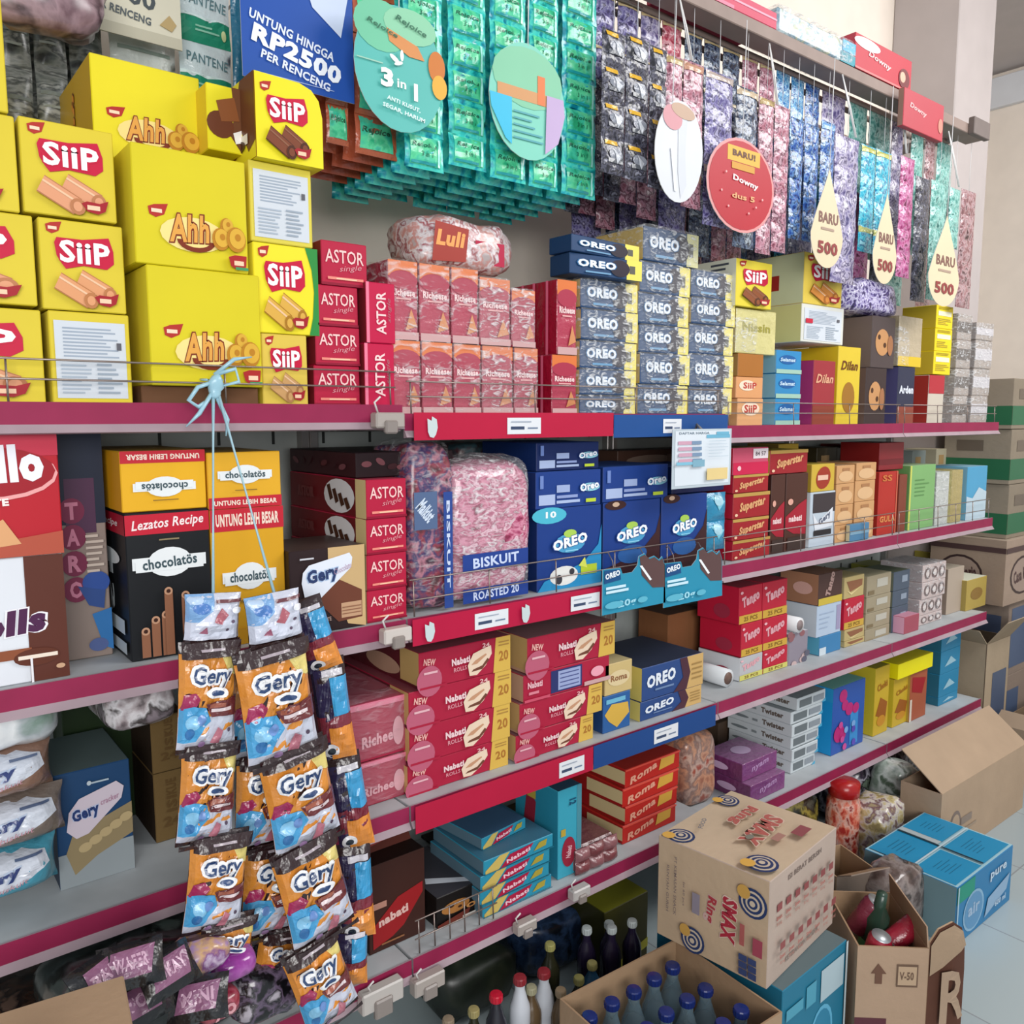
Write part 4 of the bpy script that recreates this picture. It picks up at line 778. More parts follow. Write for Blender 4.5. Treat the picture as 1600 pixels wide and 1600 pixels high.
# big red and white cartons cut by the frame
def art_gullo(fc):
    c = fc['front']; c.rect(0, .78, 1, 1, M('c23048')); c.ell(.72, .64, .275, .2, M('e8a0a0')); c.ell(.715, .66, .27, .19, M('9c1424')); c.text('Gullo', .72, .72, .43, .3, M('ecebf2'), 2, .06); c.text('CHOCOLATE', .6, .42, .36, .06, M('f0e4e0'), 2, .05)
    c.poly([(.3, 0), (.55, .28), (.8, .14), (1, .18), (1, 0)], M('b0503c')); c.poly([(.5, .05), (.75, .3), (.82, .1)], M('d8a070')); c.ell(.45, .1, .12, .06, M('d8b07c'))
W = .3; zt = P(90, 668, .02).z; zm = P(95, 864, .02).z
carton('wafer_roll_carton', 'large red carton with big white rounded letters at the left frame edge', 'carton', xr(93, W, .02, zm+.1), .02, zm+.0006, W, .3, zt-zm, {'front': 'b41828', 'left': '9c1424', 'right': '8c1020', 'top': 'a01828'}, art_gullo, G6)
def art_rolls(fc):
    c = fc['front']; c.rect(.83, 0, 1, 1, M('5a2c20')); c.otext('Rolls', .71, .48, .4, .2, M('4c2048'), M('f0eef4'), 4, .06, .1, .16); c.poly([(.38, .68), (.5, .72), (.48, .62)], M('a01c60')); c.rect(.3, .2, .84, .28, M('8a4c30')); c.ell(.86, .2, .1, .07, M('5c2c1c')); c.rect(.78, .19, .95, .22, M('ecdccc')); c.ell(.96, .1, .02, .02, M('c8a080')); c.rect(.83, 0, .84, .2, M('e8e6ea'))
carton('wafer_roll_carton', 'white and brown carton under the large red carton at the left edge', 'carton', xr(103, W, .02, ZB+.1), .02, ZB+.0006, W, .3, zm-ZB-.001, {'front': 'dcdfe6', 'left': 'c8ccd4', 'right': '5a2c20', 'top': 'b8bcc4'}, art_rolls, G6)
def art_taro(fc):
    c = fc['front']; c.rect(0, .6, 1, 1, M('1c2438')); c.rect(.2, .56, .8, .8, M('4c2c48'))
    for i, ch in enumerate('TARO'): c.ell(.32, .66-i*.115, .26, .056, M('742444')); c.text(ch, .32, .66-i*.115, .26, .075, M('c07890'), 0, .04)
    c.ell(.72, .34, .28, .05, M('2c4c94')); c.poly([(.35, .33), (.9, .3), (.85, .22), (.55, .24)], M('2c4884')); c.poly([(.6, .2), (1, .22), (1, .03), (.8, .05)], M('2c6ca8')); c.ell(.7, .06, .2, .03, M('4c5c8c')); c.lines(.55, .38, .98, .56, 7, M('c0b0a4'))
x0 = XU(90, .1, 1.2); x1 = XU(168, .1, 1.2)
carton('snack_carton', 'beige and navy snack carton with round letters running down it', 'carton', x0, .1, ZB+.0006, x1-x0, .25, P(90, 676, .1).z-ZB, {'front': '8c7c74', 'left': '1c2030', 'right': '2c3044', 'top': '20242c'}, art_taro, G6)
# chocolate stick boxes
def badge(c, x, y, w, h, t, rot=0, col='e4e8ea'):
    c.rect(x-w*.5, y-h*.2, x+w*.5, y+h*.2, M(col)); c.ell(x, y, w*.3, h*.5, M(col)); c.rect(x-w*.46, y-h*.28, x+w*.46, y+h*.1, M(col)); c.text(t, x, y, w*.74, h*.36, M('3c5058'), rot, .03)
def art_cb(fc):
    c = fc['front']; c.rect(0, .85, 1, .985, M('c01c34')); c.text('Lezatos Recipe', .5, .915, .86, .085, M('f0e0e0'), 3, .02, .25); badge(c, .5, .655, .88, .2, 'chocolat\u00f6s', 3); c.lines(.38, .8, .62, .82, 1, M('8c7c5c'), .5, False)
    for x, h in ((.12, .2), (.24, .27), (.36, .3), (.4, .46), (.6, .42), (.74, .2)): c.rect(x, .02, x+.1, h, M('8a5c44')); c.ell(x+.05, h, .05, .05*c.w/c.h, M('b88c70')); c.ell(x+.05, h, .025, .025*c.w/c.h, M('3c2018'))
    L = fc['left']; L.rect(0, .85, 1, .985, M('b01c34')); L.text('Recipe', .65, .915, .4, .06, M('f0e0e0'), 0, .02, .25); L.ell(.62, .68, .25, .055, M('dfe6e8')); L.text('12', .66, .46, .3, .1, M('c8d0d4'), -90, .05); L.rect(.5, .17, .92, .27, M('c8d4dc')); L.rect(.56, .04, .95, .12, M('c0ccd4'))
def art_cy(flip=False, band='top'):
    def f(fc):
        c0 = fc['front']; c = c0
        if flip: c = Cv(c0.mb, lambda u, v, L: c0.S(1-u, 1-v, L), c0.w, c0.h)
        bt = (.84, 1) if band == 'top' else (0, .2); c.rect(0, bt[0], 1, bt[1], M('c02434')); c.text('UNTUNG LEBIH BESAR', .5, sum(bt)/2, .86, .09, M('f0d8c8'), 0, .04); badge(c, .5, .5 if band == 'top' else .6, .74, .34 if c.h < c.w else .2, 'chocolat\u00f6s'); c.lines(.35, .3 if not flip else .8, .65, .34 if not flip else .84, 1, M('8c6c2c'), .4, False)
        if fc['front'].h > fc['front'].w*1.2: c.rect(0, 0, 1, .12, M('c8901c'))
    return f
ccol = {'front': 'e4ac20', 'left': 'e8a41c', 'right': 'c88c1c', 'top': 'a8843c'}
y = .03; z1_ = P(197, 802, y).z; z2_ = P(193, 705, y).z
x0 = XU(200, y, 1.15); x1 = XU(331, y, 1.15); Wc = x1-x0
carton('chocolate_stick_box', 'black box with white label and chocolate sticks picture, red band on top', 'box', x0, y, ZB+.0006, Wc-.001, .27, z1_-ZB-.001, {'front': '16181c', 'left': '16181c', 'right': '101214', 'top': '903040'}, art_cb, G6)
carton('chocolate_stick_box', 'orange yellow stick box turned upside down on the black box', 'box', x0-.002, y, z1_+.0006, Wc-.001, .27, z2_-z1_-.001, ccol, art_cy(True, 'bot'), G6)
x0 = XU(331, y, 1.15); x1 = XU(446, y, 1.15); z1b = P(331, 797, y).z; z2b = P(331, 707, y).z
carton('chocolate_stick_box', 'yellow stick box with red band, standing beside the black box', 'box', x0+.001, y, ZB+.0006, x1-x0-.002, .25, z1b-ZB-.001, dict(ccol, front='d8a020'), art_cy(False), G6)
carton('chocolate_stick_box', 'yellow stick box with white label, on top of another beside the upside-down one', 'box', x0, y, z1b+.0006, x1-x0-.003, .25, z2b-z1b-.001, dict(ccol, front='e0a828'), art_cy(False, 'bot'), G6)
# white-winged chocolate wafer carton and red stick boxes
def art_gery(bg='2a1a1c', wafer='b08a68', sub=None):
    def f(fc):
        c = fc['front']; c.poly([(.5, 1), (1, 1), (1, .0), (.75, .06), (.62, .4), (.5, .6)], M('c8a878')); c.poly([(.3, .55), (.62, .62), (.95, .45), (.95, .12), (.62, .1), (.36, .36)], M('6c3c2c')); c.rect(.66, .14, .94, .32, M('c09878'))
        for q in (.18, .22, .26): c.rect(.67, q, .93, q+.012, M('8c6048'))
        c.poly([(.14, .62), (.16, .74), (.24, .82), (.78, .92), (.82, .86), (.8, .74), (.36, .4), (.24, .28), (.18, .42)], M('dfe4f0')); c.otext('Gery', .42, .68, .42, .2, M('2c3c68'), M('a8c0e0'), 8, .05, .12, .1); c.text('Chocolate', .68, .74, .24, .07, M('b090a8'), 18, .0, .3); c.lines(.12, .88, .3, .92, 1, M('c8c8d0'), .5, False); c.text('CHOCOLATE', .34, .14, .34, .05, M('a89088'), 8, .03)
    return f
y = .012; zg = P(452, 862, y).z
x0 = XU(453, y, 1.12); x1 = XU(570, y, 1.12)
carton('wafer_carton', 'dark brown wafer carton with a white swoosh and cut wafer picture', 'carton', x0, y, ZB+.0006, x1-x0, .15, zg-ZB-.001, {'front': '2c1c1e', 'left': '1c1214', 'right': '1c1214', 'top': '4c3c38'}, art_gery(), G6)
def art_as2(fc):
    art_astor(fc); L = fc['left']; L.rect(.88, 0, 1, 1, M('dcc48c')); L.ell(.68, .5, .19, .46, M('e4e2e4'))
    for q in range(4): L.poly([(.53+q*.075, .75-q*.1), (.57+q*.075, .8-q*.1), (.61+q*.075, .42-q*.06), (.57+q*.075, .34-q*.06)], M('4c2c1c')); L.text('ASTOR', .25, .5, .22, .3, M('7c3c3c'), 0, .01)
y = .02; vs = (750, 812, 868, 924, 977); x0 = XU(574, y, 1.18); x1 = XU(636, y, 1.18); zz = [P(574, v, y).z for v in vs]; zz[-1] = ZB
for i in range(4):
    carton('wafer_stick_box', 'red stick wafer box with pale side flap, %s of four' % ordw(i, 4), 'box', x0-i*.001, y, zz[i+1]+.0006, x1-x0, .34, zz[i]-zz[i+1]-.001, dict(acol, left='6c1c20'), art_as2, 'red stick wafer boxes on the second shelf')
z_ = zz[0]
def art_dk(fc):
    for n in ('front', 'left'):
        c = fc[n]
        for k in range(7): c.ell(.1+k*.12+R.uniform(-.02, .02), .5+R.uniform(-.15, .2), .05, .12, M(R.choice(['5c2c30', '3c1c20', '74444a'])), R.uniform(-30, 30))
x0 = XU(560, .05, z_+.03); x1 = XU(712, .05, z_+.03)
carton('chocolate_tray', 'long dark maroon display tray lying on the red stick boxes', 'tray', x0, .06, z_+.001, x1-x0, .3, .048, {'front': '241418', 'left': '3c1c20', 'top': '2c181c'}, art_dk, G6)
# biscuit bags
def bagart(mb, W, D, H):
    c = Cv(mb, flatS((W*.7, -.004, 0.004), (W*.2, 0, 0), (0, 0, H*.7), (0, -1, 0)), W*.2, H*.7); c.rect(0, 0, 1, 1, M('2c4890')); c.text('BISKUIT', .5, .55, .75*c.h/c.w, .38*c.w/c.h, M('c8d4ec'), -90, .03)
    c = Cv(mb, flatS((W*.05, -.006, H*.5), (W*.5, 0, 0), (0, 0, H*.22), (0, -1, 0)), W*.5, H*.22); c.rect(0, 0, 1, 1, M('54688c')); c.text('Malkist', .5, .5, .8, .4, M('d0dcec'), -50, .04)
bag('biscuit_bag', 'tall dark red and blue biscuit bag beside the stick boxes', 'bag', 641, 712, 694, 950, .02, .16, mat_patch('red_blue_bag', ('4c1420', '8c2c40', '2c2c60', 'b07080', '3c1830'), 26), z0=ZB, group='biscuit bags on the second shelf', extra=bagart, e=.3, amp=.01)
def bagart2(mb, W, D, H):
    for z0_, h, t in ((.24, .12, 'BISKUIT'), (.02, .1, 'ROASTED 20')):
        c = Cv(mb, flatS((W*.1, -.006, H*z0_), (W*.8, 0, 0), (0, 0, H*h), (0, -1, 0)), W*.8, H*h); c.rect(0, 0, 1, 1, M('24408c')); c.text(t, .5, .5, .7, .6, M('c8d4f0'), 2, .03)
bag('biscuit_bag', 'large crinkled pink biscuit bag with a blue lettered band', 'bag', 706, 834, 722, 936, .02, .2, mat_patch('pink_crinkle', ('842448', 'b04c70', 'd890a8', 'a03c60', 'e8c4d0', 'b05878'), 26, .18, (1, 1, 1.8), .9), z0=ZB, group='biscuit bags on the second shelf', extra=bagart2, e=.3, amp=.012)  # pale patches in the colour imitate highlights on the wrinkles
bag('biscuit_bag', 'dark bag with teal stripe tucked high behind the pink one', 'bag', 715, 830, 690, 722, .26, .1, mat_patch('dark_teal_bag', ('2c1c20', '3c5c64', '5c2c34', '1c1c24'), 22), z0=P(715, 735, .26).z, group='biscuit bags on the second shelf')
bpy.data.objects[-1] if False else None
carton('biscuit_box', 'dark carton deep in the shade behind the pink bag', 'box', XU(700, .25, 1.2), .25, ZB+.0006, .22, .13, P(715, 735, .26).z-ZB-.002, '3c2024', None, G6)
# blue cookie multipacks
bcol = {'front': '1c3c84', 'left': '142c60', 'right': '142c60', 'top': '2a4c90'}
def art_binfo(fc):
    c = fc['front']; c.rect(.04, .1, .28, .38, M('a8b8dc')); c.rect(.3, .12, .66, .2, M('a8b8dc')); c.rect(.3, .42, .5, .62, M('9cacd4')); c.rect(.3, .26, .62, .34, M('8c9ccc')); c.rect(.05, .55, .1, .9, M('6c84c0')); c.ell(.82, .52, .15, .12, M('8cc8d8')); c.otext('Oreo', .8, .55, .3, .22, M('e8eef6'), M('1c3c84'), 8, .05, .12); c.rect(.74, .1, .9, .2, M('b8cc38'))
def art_bor(milk):
    def f(fc):
        c = fc['front']
        if milk: c.ell(.18, .92, .26, .1, M('4cb4cc')); c.text('10', .2, .93, .16, .08, M('e8f0f4'), 0, .04); c.poly([(1, .75), (.95, .5), (.72, .3), (.4, .2), (.1, .12), (0, 0), (1, 0)], M('2c8cc0')); c.ell(.4, .16, .22, .12, M('e6e6e2')); c.ell(.32, .12, .05, .06, M('3c3c44')); c.ell(.52, .2, .04, .04, M('3c3c44')); c.rect(.66, .14, .92, .26, M('b8cc38')); c.poly([(.62, .26), (.72, .36), (.76, .22)], M('d8e060'))
        else: c.poly([(1, .8), (.92, .55), (.7, .36), (.3, .22), (0, .15), (0, 0), (1, 0)], M('3c2024')); c.ell(.5, .3, .26, .12, M('2c5c9c')); c.ell(.2, .96, .18, .06, M('3c2020')); c.ell(.2, .97, .06, .03, M('c8a890'))
        c.ell(.48, .56, .24, .12, M('4c9cc8')); c.ell(.48, .68, .1, .05, M('a8cc58')); c.otext('OREO', .48, .58, .54, .13, M('f0f4fa'), M('1c3c84'), 8, .05, .1, .05); c.rect(.4, .46, .6, .475, M('8cd0e8'))
    return f
y = .03; GO = 'blue cookie multipack cartons on the second shelf'
za, zb_, zc_ = P(838, 690, y).z, P(838, 738, y).z, P(838, 797, y).z
pbox('cookie_carton', 'royal blue cookie carton with milk splash, standing by the pink bag', 'carton', 839, 939, 797, 922, y, .2, bcol, art_bor(True), z0=ZB, z1=zc_, group=GO)
pbox('cookie_carton', 'royal blue cookie carton lying flat on the milk splash carton', 'carton', 837, 939, 738, 797, y, .2, bcol, art_binfo, z0=zc_, z1=zb_, group=GO)
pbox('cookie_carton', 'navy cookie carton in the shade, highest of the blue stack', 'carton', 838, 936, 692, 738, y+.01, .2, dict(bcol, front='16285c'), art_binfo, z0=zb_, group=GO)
pbox('cookie_carton', 'royal blue cookie carton with brown cookie art, middle of three', 'carton', 942, 1031, 786, 905, y, .2, bcol, art_bor(False), z0=ZB, group=GO)
pbox('cookie_carton', 'royal blue cookie carton lying across the middle cookie carton', 'carton', 942, 1044, 730, 785, y, .2, bcol, art_binfo, z0=P(942, 786, y).z, group=GO)
pbox('cookie_carton', 'royal blue cookie carton with brown cookie art, right of the middle one', 'carton', 1033, 1104, 776, 892, y, .2, bcol, art_bor(False), z0=ZB, group=GO)
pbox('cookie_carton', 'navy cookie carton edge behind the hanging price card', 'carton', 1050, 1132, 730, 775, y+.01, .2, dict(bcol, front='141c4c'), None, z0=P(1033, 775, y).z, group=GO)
def art_tp(c, i): c.poly([(.2, .9), (.8, .7), (.5, .4)], M('7cc8dc', 'foil')); c.ell(.5, .75, .2, .2, M('a8d4e4', 'foil'))
mb = MB(); x0 = XU(1105, .03, 1.12); x1 = XU(1139, .03, 1.12); zt = P(1105, 772, .03).z
for k in range(2): pillow(mb, x1-x0, (zt-ZB-.03)/2, .03, M('2c8cb4', 'foil'), lambda cv, k=k: art_tp(cv, k), (6, 6), k, (0, 0, .03+(k+.5)*(zt-ZB-.03)/2))
o = mb.build('biscuit_pack', None, ((x0+x1)/2, .045, ZB)); tag(o, 'turquoise foil biscuit pack squeezed beside the red boxes', 'biscuit pack')
# dark goods stored behind the blue cartons
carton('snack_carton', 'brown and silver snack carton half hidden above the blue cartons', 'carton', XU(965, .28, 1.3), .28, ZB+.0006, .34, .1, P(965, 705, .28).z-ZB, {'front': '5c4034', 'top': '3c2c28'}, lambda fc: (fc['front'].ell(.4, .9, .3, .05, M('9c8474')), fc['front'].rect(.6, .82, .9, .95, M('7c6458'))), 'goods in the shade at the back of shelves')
# cut-out shelf talkers
for k, (u0, u1, vt, vb) in enumerate(((941, 1040, 892, 962), (1037, 1129, 882, 950))):
    y = -.03; x0 = XU(u0, y, 1.0); x1 = XU(u1, y, 1.0); zb0 = P(u0, vb, y).z; zt0 = P(u0, vt, y).z; W = x1-x0; H = zt0-zb0; mb = MB(); th = .0015
    pts = [(0, 0), (1, .0), (.98, .9), (.93, 1.12), (.88, 1.05), (.8, 1.16), (.7, 1.12), (.64, 1.25), (.55, 1.2), (.53, 1.0), (.45, .86), (.3, .86), (.27, 1.0), (0, 1.02)]
    mb.face([(u*W, 0, v*H) for u, v in pts], M('2a8cac')); mb.face([(u*W, th, v*H) for u, v in pts][::-1], M('c8ccd0'))
    for i in range(len(pts)): a = pts[i]; b = pts[(i+1) % len(pts)]; mb.face([(a[0]*W, 0, a[1]*H), (a[0]*W, th, a[1]*H), (b[0]*W, th, b[1]*H), (b[0]*W, 0, b[1]*H)], M('c8ccd0'))
    c = Cv(mb, flatS((0, 0, 0), (W, 0, 0), (0, 0, H), (0, -1, 0)), W, H)
    c.poly([(.56, 1.18), (.64, 1.22), (.72, 1.1), (.8, 1.13), (.88, 1.02), (.93, 1.08), (.97, .9), (.98, .38), (.78, .42), (.6, .75)], M('5c4444')); c.poly([(.56, .98), (.6, .98), (.76, .62), (.73, .6)], M('ecf0f4'))
    c.poly([(.02, .7), (.02, 1.0), (.25, .98), (.27, .74)], M('1c4c80')); c.otext('OREO', .14, .88, .22, .13, M('e8eef4'), M('1c4c80'), 8, .05, .1); c.rect(.04, .56, .34, .62, M('c8e4f0')); c.rect(.04, .47, .38, .53, M('c8e4f0')); c.text('20g', .36, .18, .28, .2, M('9cd4e4'), 3, .03); c.ell(.16, .2, .14, .08, M('5cb0c8')); c.ell(.6, .2, .08, .07, M('5cb0c8'))
    o = mb.build('shelf_talker', None, (x0, y, zb0)); tag(o, 'turquoise cut-out card with a big cookie hanging on the shelf edge, %s of two' % ('left', 'right')[k], 'shelf card', 'turquoise cut-out cards')
    s_ = MB()
    for fx in (.2, .7): s_.tube([(W*fx, .0015, H*.8), (W*fx, .012, H*1.15), (W*fx+.004, .03, H*1.32), (W*fx, .036, H*1.3)], .0013, wirem, 5)
    s_.build('wire_hook', o)
# price list card
y = -.045; x0 = XU(1050, y, 1.3); x1 = XU(1142, y, 1.3); zt = P(1050, 671, y).z; zb0 = P(1050, 765, y).z
def art_pl(fc):
    c = fc['front']; c.rect(.04, .05, .96, .97, M('d4dce4')); c.text('DAFTAR HARGA', .35, .93, .5, .04, M('5c7080'), 0, .02); c.rect(.55, .84, .96, .9, M('6cacc8')); c.rect(.72, .9, .94, .95, M('6cacc8'))
    for k in range(4): c.rect(.08, .74-k*.1, .3, .8-k*.1, M('c89cb0')); c.rect(.3, .74-k*.1, .46, .8-k*.1, M('7890ac'))
    c.rect(.04, .4, .32, .45, M('7cb8d0')); c.rect(.3, .36, .5, .48, M('7ca8bc')); c.rect(.54, .12, .9, .32, M('dcc488')); c.lines(.56, .5, .92, .82, 6, M('b8c8d4'), .15)
o = carton('price_card', 'laminated white price list card hanging below the blue strip', 'card', x0, y, zb0, x1-x0, .002, zt-zb0, 'b8c4cc', art_pl)
s_ = MB(); s_.tube([((x1-x0)/2, .003, zt-zb0-.004), ((x1-x0)/2, .02, zt-zb0+.01), ((x1-x0)/2, .026, zt-zb0-.006)], .004, M('6c6c70'), 5); s_.build('clip', o)
# ================================================================ second shelf, right
GB = 'boxes on the right half of the second shelf'; y = .03; ZBR = ZB-.006
def art_pres(fc): c = fc['front']; c.rect(0, .86, 1, 1, M('b8944c')); c.text('Superstar', .52, .5, .72, .46, M('d8a070'), 8, .05, .3); c.ell(.08, .15, .04, .06, M('e8c0a0'))
def art_pk(fc): c = fc['front']; c.rect(.0, .0, 1, .45, M('c8204c')); c.rect(.55, .58, .98, .95, M('ecdfe4')); c.text('84 57', .76, .76, .3, .16, M('6c5c64'), 0, .02); c.ell(.16, .24, .05, .09, M('f0c0c8'))
vs = [700, 743, 772, 812, 846, 884]; zz = [P(1146, v, y).z for v in vs]; zz[-1] = ZBR
for i in range(5):
    x0 = XU(1146+(0 if i < 3 else -1), y, zz[i]); x1 = XU(1201+(2 if i in (2, 4) else 0), y, zz[i])
    carton('chocolate_box', ('pink topped chocolate box with white price label, topmost of the red stack' if i == 0 else 'red chocolate box with gold flowing letters, %s beside the price card' % ordw(i, 5)), 'box', x0, y, zz[i+1]+.0005, x1-x0, .16, zz[i]-zz[i+1]-.001, {'front': '9c2028' if i else 'c8506c', 'left': 'b81c34', 'top': 'b09058'}, art_pk if i == 0 else art_pres, GB)
pbox('chocolate_box', 'red and yellow chocolate box lying on the tall brown boxes', 'box', 1203, 1262, 704, 742, y, .16, {'front': '982028', 'left': 'b8a03c', 'top': 'c8b040'}, art_pres, z0=P(1203, 742, y).z, group=GB)
def art_np(fc): c = fc['front']; c.poly([(0, .3), (0, .45), (.6, .6), (.95, .66), (.95, .2), (.4, .22)], M('a01c30')); c.text('nabati', .45, .42, .6, .08, M('e8c8c8'), 0, .05); c.ell(.2, .64, .12, .04, M('d8a090')); c.rect(.1, .02, .9, .18, M('3c2c28'))
zt_ = P(1203, 742, y).z
for k, (u0, u1) in enumerate(((1204, 1226), (1227, 1261))):
    pbox('wafer_box', 'tall dark brown wafer box with red band, %s of two' % ('left', 'right')[k], 'box', u0, u1, 745, 870, y, .16, {'front': '4c2c24', 'left': '3c2420', 'top': '4c2c24'}, art_np, z0=ZBR, z1=zt_-.001, group=GB)
carton('chocolate_box', 'yellow box edge rising behind the red chocolate box', 'box', XU(1215, .2, 1.2), .2, ZBR+.0006, .11, .12, P(1225, 694, .2).z-ZBR, {'front': 'c8a838', 'left': '8c7438', 'top': 'b8a038'}, None, GB)
def art_wb(fc): c = fc['front']; c.rect(.1, .62, 1, .97, M('3c3438')); c.poly([(.1, .62), (.3, .45), (.9, .7), (.9, .35), (.2, .3)], M('d8dce4')); c.text('Gery', .58, .5, .5, .14, M('5c6478'), 25, .05); c.rect(.15, .2, .85, .3, M('2c282c'))
pbox('wafer_box', 'tall white and black wafer box right of the brown boxes', 'box', 1265, 1304, 770, 862, y, .16, {'front': 'b8c4d0', 'left': 'dfe3e8', 'top': 'a8a8a8'}, art_wb, z0=ZBR, group=GB)
pbox('wafer_box', 'small yellow box with red leaf badge on the white and black box', 'box', 1268, 1304, 726, 769, y, .16, {'front': 'c8a83c', 'left': 'b89838', 'top': 'c8b048'}, lambda fc: (fc['front'].ell(.5, .5, .32, .4, M('9c3424'), 20), fc['front'].rect(.25, .42, .7, .6, M('e0b8a0'))), z0=P(1265, 770, y).z, group=GB)
tanc = {'front': 'c89868', 'left': 'b88858', 'top': 'c8a078'}
def art_tan(fc): c = fc['front']; c.ell(.5, .4, .4, .3, M('d8b084')); c.rect(.3, .7, .7, .85, M('a87850'))
for j, (u0, u1) in enumerate(((1306, 1334), (1336, 1367))):
    stack('biscuit_box', 'tan biscuit box, {o} in the %s of two joined stacks' % ('left', 'right')[j], 'box', u0, u1, (728-j*4, 757-j*5, 790-j*5, 822-j*5, 855-j*6), .03, .14, tanc, art_tan, z0=ZBR, group='tan biscuit boxes on the second shelf', jit=.001)
pbox('biscuit_box', 'blue small box leaning in front of the tan boxes', 'box', 1328, 1358, 820, 851, .012, .015, {'front': '4c7ca0', 'left': 'c8c0a0', 'top': '5c8cac'}, generic('', WH, (.4, .6), '8cb4cc'), z0=ZBR+.001, group=GB)
def art_rd(fc): c = fc['front']; c.text('GULA', .5, .25, .8, .1, M('d88c50'), 0, .04); c.rect(.9, 0, .95, 1, M('c86c50')); c.text('SS', .4, .9, .5, .1, M('c8743c'), 0, .03)
pbox('biscuit_box', 'tall bright red box between tan and green boxes', 'box', 1372, 1402, 738, 842, y, .16, {'front': 'b02c24', 'left': 'a02c24', 'top': '7c2420'}, art_rd, z0=ZBR, group=GB)
pbox('biscuit_box', 'deep red box on top of the tall bright red box', 'box', 1374, 1412, 692, 737, y+.02, .14, {'front': '84242c', 'left': '7c1c1c', 'top': '5c1c1c'}, generic('', WH, (.2, .4), '6c1c24'), z0=P(1372, 737, y).z, group=GB)
pbox('biscuit_box', 'brown red box squeezed before the green box', 'box', 1404, 1416, 742, 836, y, .14, '7c3c2c', None, z0=ZBR, group=GB)
pbox('biscuit_box', 'light green upright box with yellow edge', 'box', 1420, 1460, 728, 830, y, .14, {'front': '7cac6c', 'left': '6c9c5c', 'top': '9cb48c'}, lambda fc: (fc['front'].rect(0, 0, .06, 1, M('c8cc60')), fc['front'].lines(.2, .5, .8, .8, 5, M('5c8c50'), .3)), z0=ZBR, group=GB)
o = pbox('snack_bag', 'clear film wrapped white snacks right of the green box', 'bag', 1462, 1482, 738, 822, y, .14, {'front': 'b8bcb8', 'left': 'a8a8a4', 'top': 'c8ccc8'}, None, z0=ZBR, group=GB, kind='foil'); wrap_on(o, *[d-.004 for d in o.dimensions], .006, 4)
pbox('biscuit_box', 'gold foil box near the end of the second shelf', 'box', 1486, 1503, 735, 815, y, .14, {'front': 'a89860', 'left': 'd8cc90', 'top': 'b8ac70'}, None, z0=ZBR, group=GB, kind='foil')
pbox('biscuit_box', 'sky blue and white box at the far end of the second shelf', 'box', 1510, 1541, 730, 810, y, .14, {'front': '4c9cc4', 'left': '7cb0c8', 'top': '8cb8cc'}, lambda fc: (fc['front'].poly([(0, 0), (1, 0), (1, .5), (.6, .6), (.3, .4), (0, .45)], M('b8ccd8'))), z0=ZBR, group=GB)
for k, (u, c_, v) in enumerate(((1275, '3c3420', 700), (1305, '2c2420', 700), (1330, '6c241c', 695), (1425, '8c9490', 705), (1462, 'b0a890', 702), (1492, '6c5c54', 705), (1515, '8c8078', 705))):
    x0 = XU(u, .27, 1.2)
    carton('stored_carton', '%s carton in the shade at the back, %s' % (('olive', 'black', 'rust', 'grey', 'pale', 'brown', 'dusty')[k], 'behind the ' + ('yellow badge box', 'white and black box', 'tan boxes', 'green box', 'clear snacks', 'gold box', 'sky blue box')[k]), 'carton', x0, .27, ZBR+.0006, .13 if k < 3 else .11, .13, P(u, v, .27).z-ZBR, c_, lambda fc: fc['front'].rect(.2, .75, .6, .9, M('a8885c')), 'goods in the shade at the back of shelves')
for b in [q for q in bpy.data.objects if q.name.startswith('biscuit_bag')][:2]:
    wrap_on(b, b.dimensions.x-.008, b.dimensions.y-.008, b.dimensions.z-.004, .008, 5, mat_wrap('clear_plastic_strong', .12, .75, 34) if b.dimensions.x > .12 else mat_wrap('bag_glare_film', .02, .3, 30), .3)  # film added over both bags for its painted glare streaks
# ================================================================ third shelf
G7 = 'goods on the left of the third shelf'
def art_gpill(bg, t='Gery'):
    def f(c):
        c.poly([(.0, .3), (0, .95), (.55, .97), (.88, .85), (.92, .6), (.6, .4), (.3, .28)], M('d4dae6', 'foil')); c.otext(t, .4, .62, .5, .24, M('2c3c74', 'foil'), M('b8c8e0', 'foil'), 8, .05, .12, .1); c.lines(.6, .82, .85, .88, 1, M('5c6c8c', 'foil'), .5, False); c.text('biskuit', .55, .45, .3, .1, M('c08c98', 'foil'), 10, .0, .3)
    return f
def lying(lab, u0, u1, vt, vb, y, col, art, D=.12, seed=0, group=G7, name='snack_pack'):
    x, z, W, H = place(u0, u1, vt, vb, y); mb = MB()
    pillow(mb, W, H, D, col, art, (14, 12), seed, (W/2, D/2, H/2), wr=.003); o = mb.build(name, None, (x, y, z)); tag(o, lab, 'snack pack', group); return o
y = .02
lying('brown and teal foil snack pack, lowest of the pile at the left edge', -90, 100, 1372, 1452, y, M('4c9cb4', 'foil'), art_gpill(0), seed=1)
lying('white foil snack pack with blue lettering, above the teal one at the left edge', -90, 112, 1288, 1372, y, M('7c7068', 'foil'), art_gpill(0), seed=2)
lying('white foil snack pack with brown edge, second from top of the left pile', -100, 92, 1208, 1290, y, M('8c6c5c', 'foil'), art_gpill(0), seed=3)
mb = MB(); x, z, W, H = place(-80, 100, 1108, 1208, y); blob(mb, W/2, .09, H/2, W, .17, H, mat_patch('silver_green_foil', ('d8dce0', 'eef0f2', 'b4bcc0', '7c9488', 'e0e4e6'), 9, .2), .6, .012, 14, 5)
o = mb.build('snack_pack', None, (x, y, z)); tag(o, 'puffy silver white bag with a green blur, top of the left pile', 'snack pack', G7)
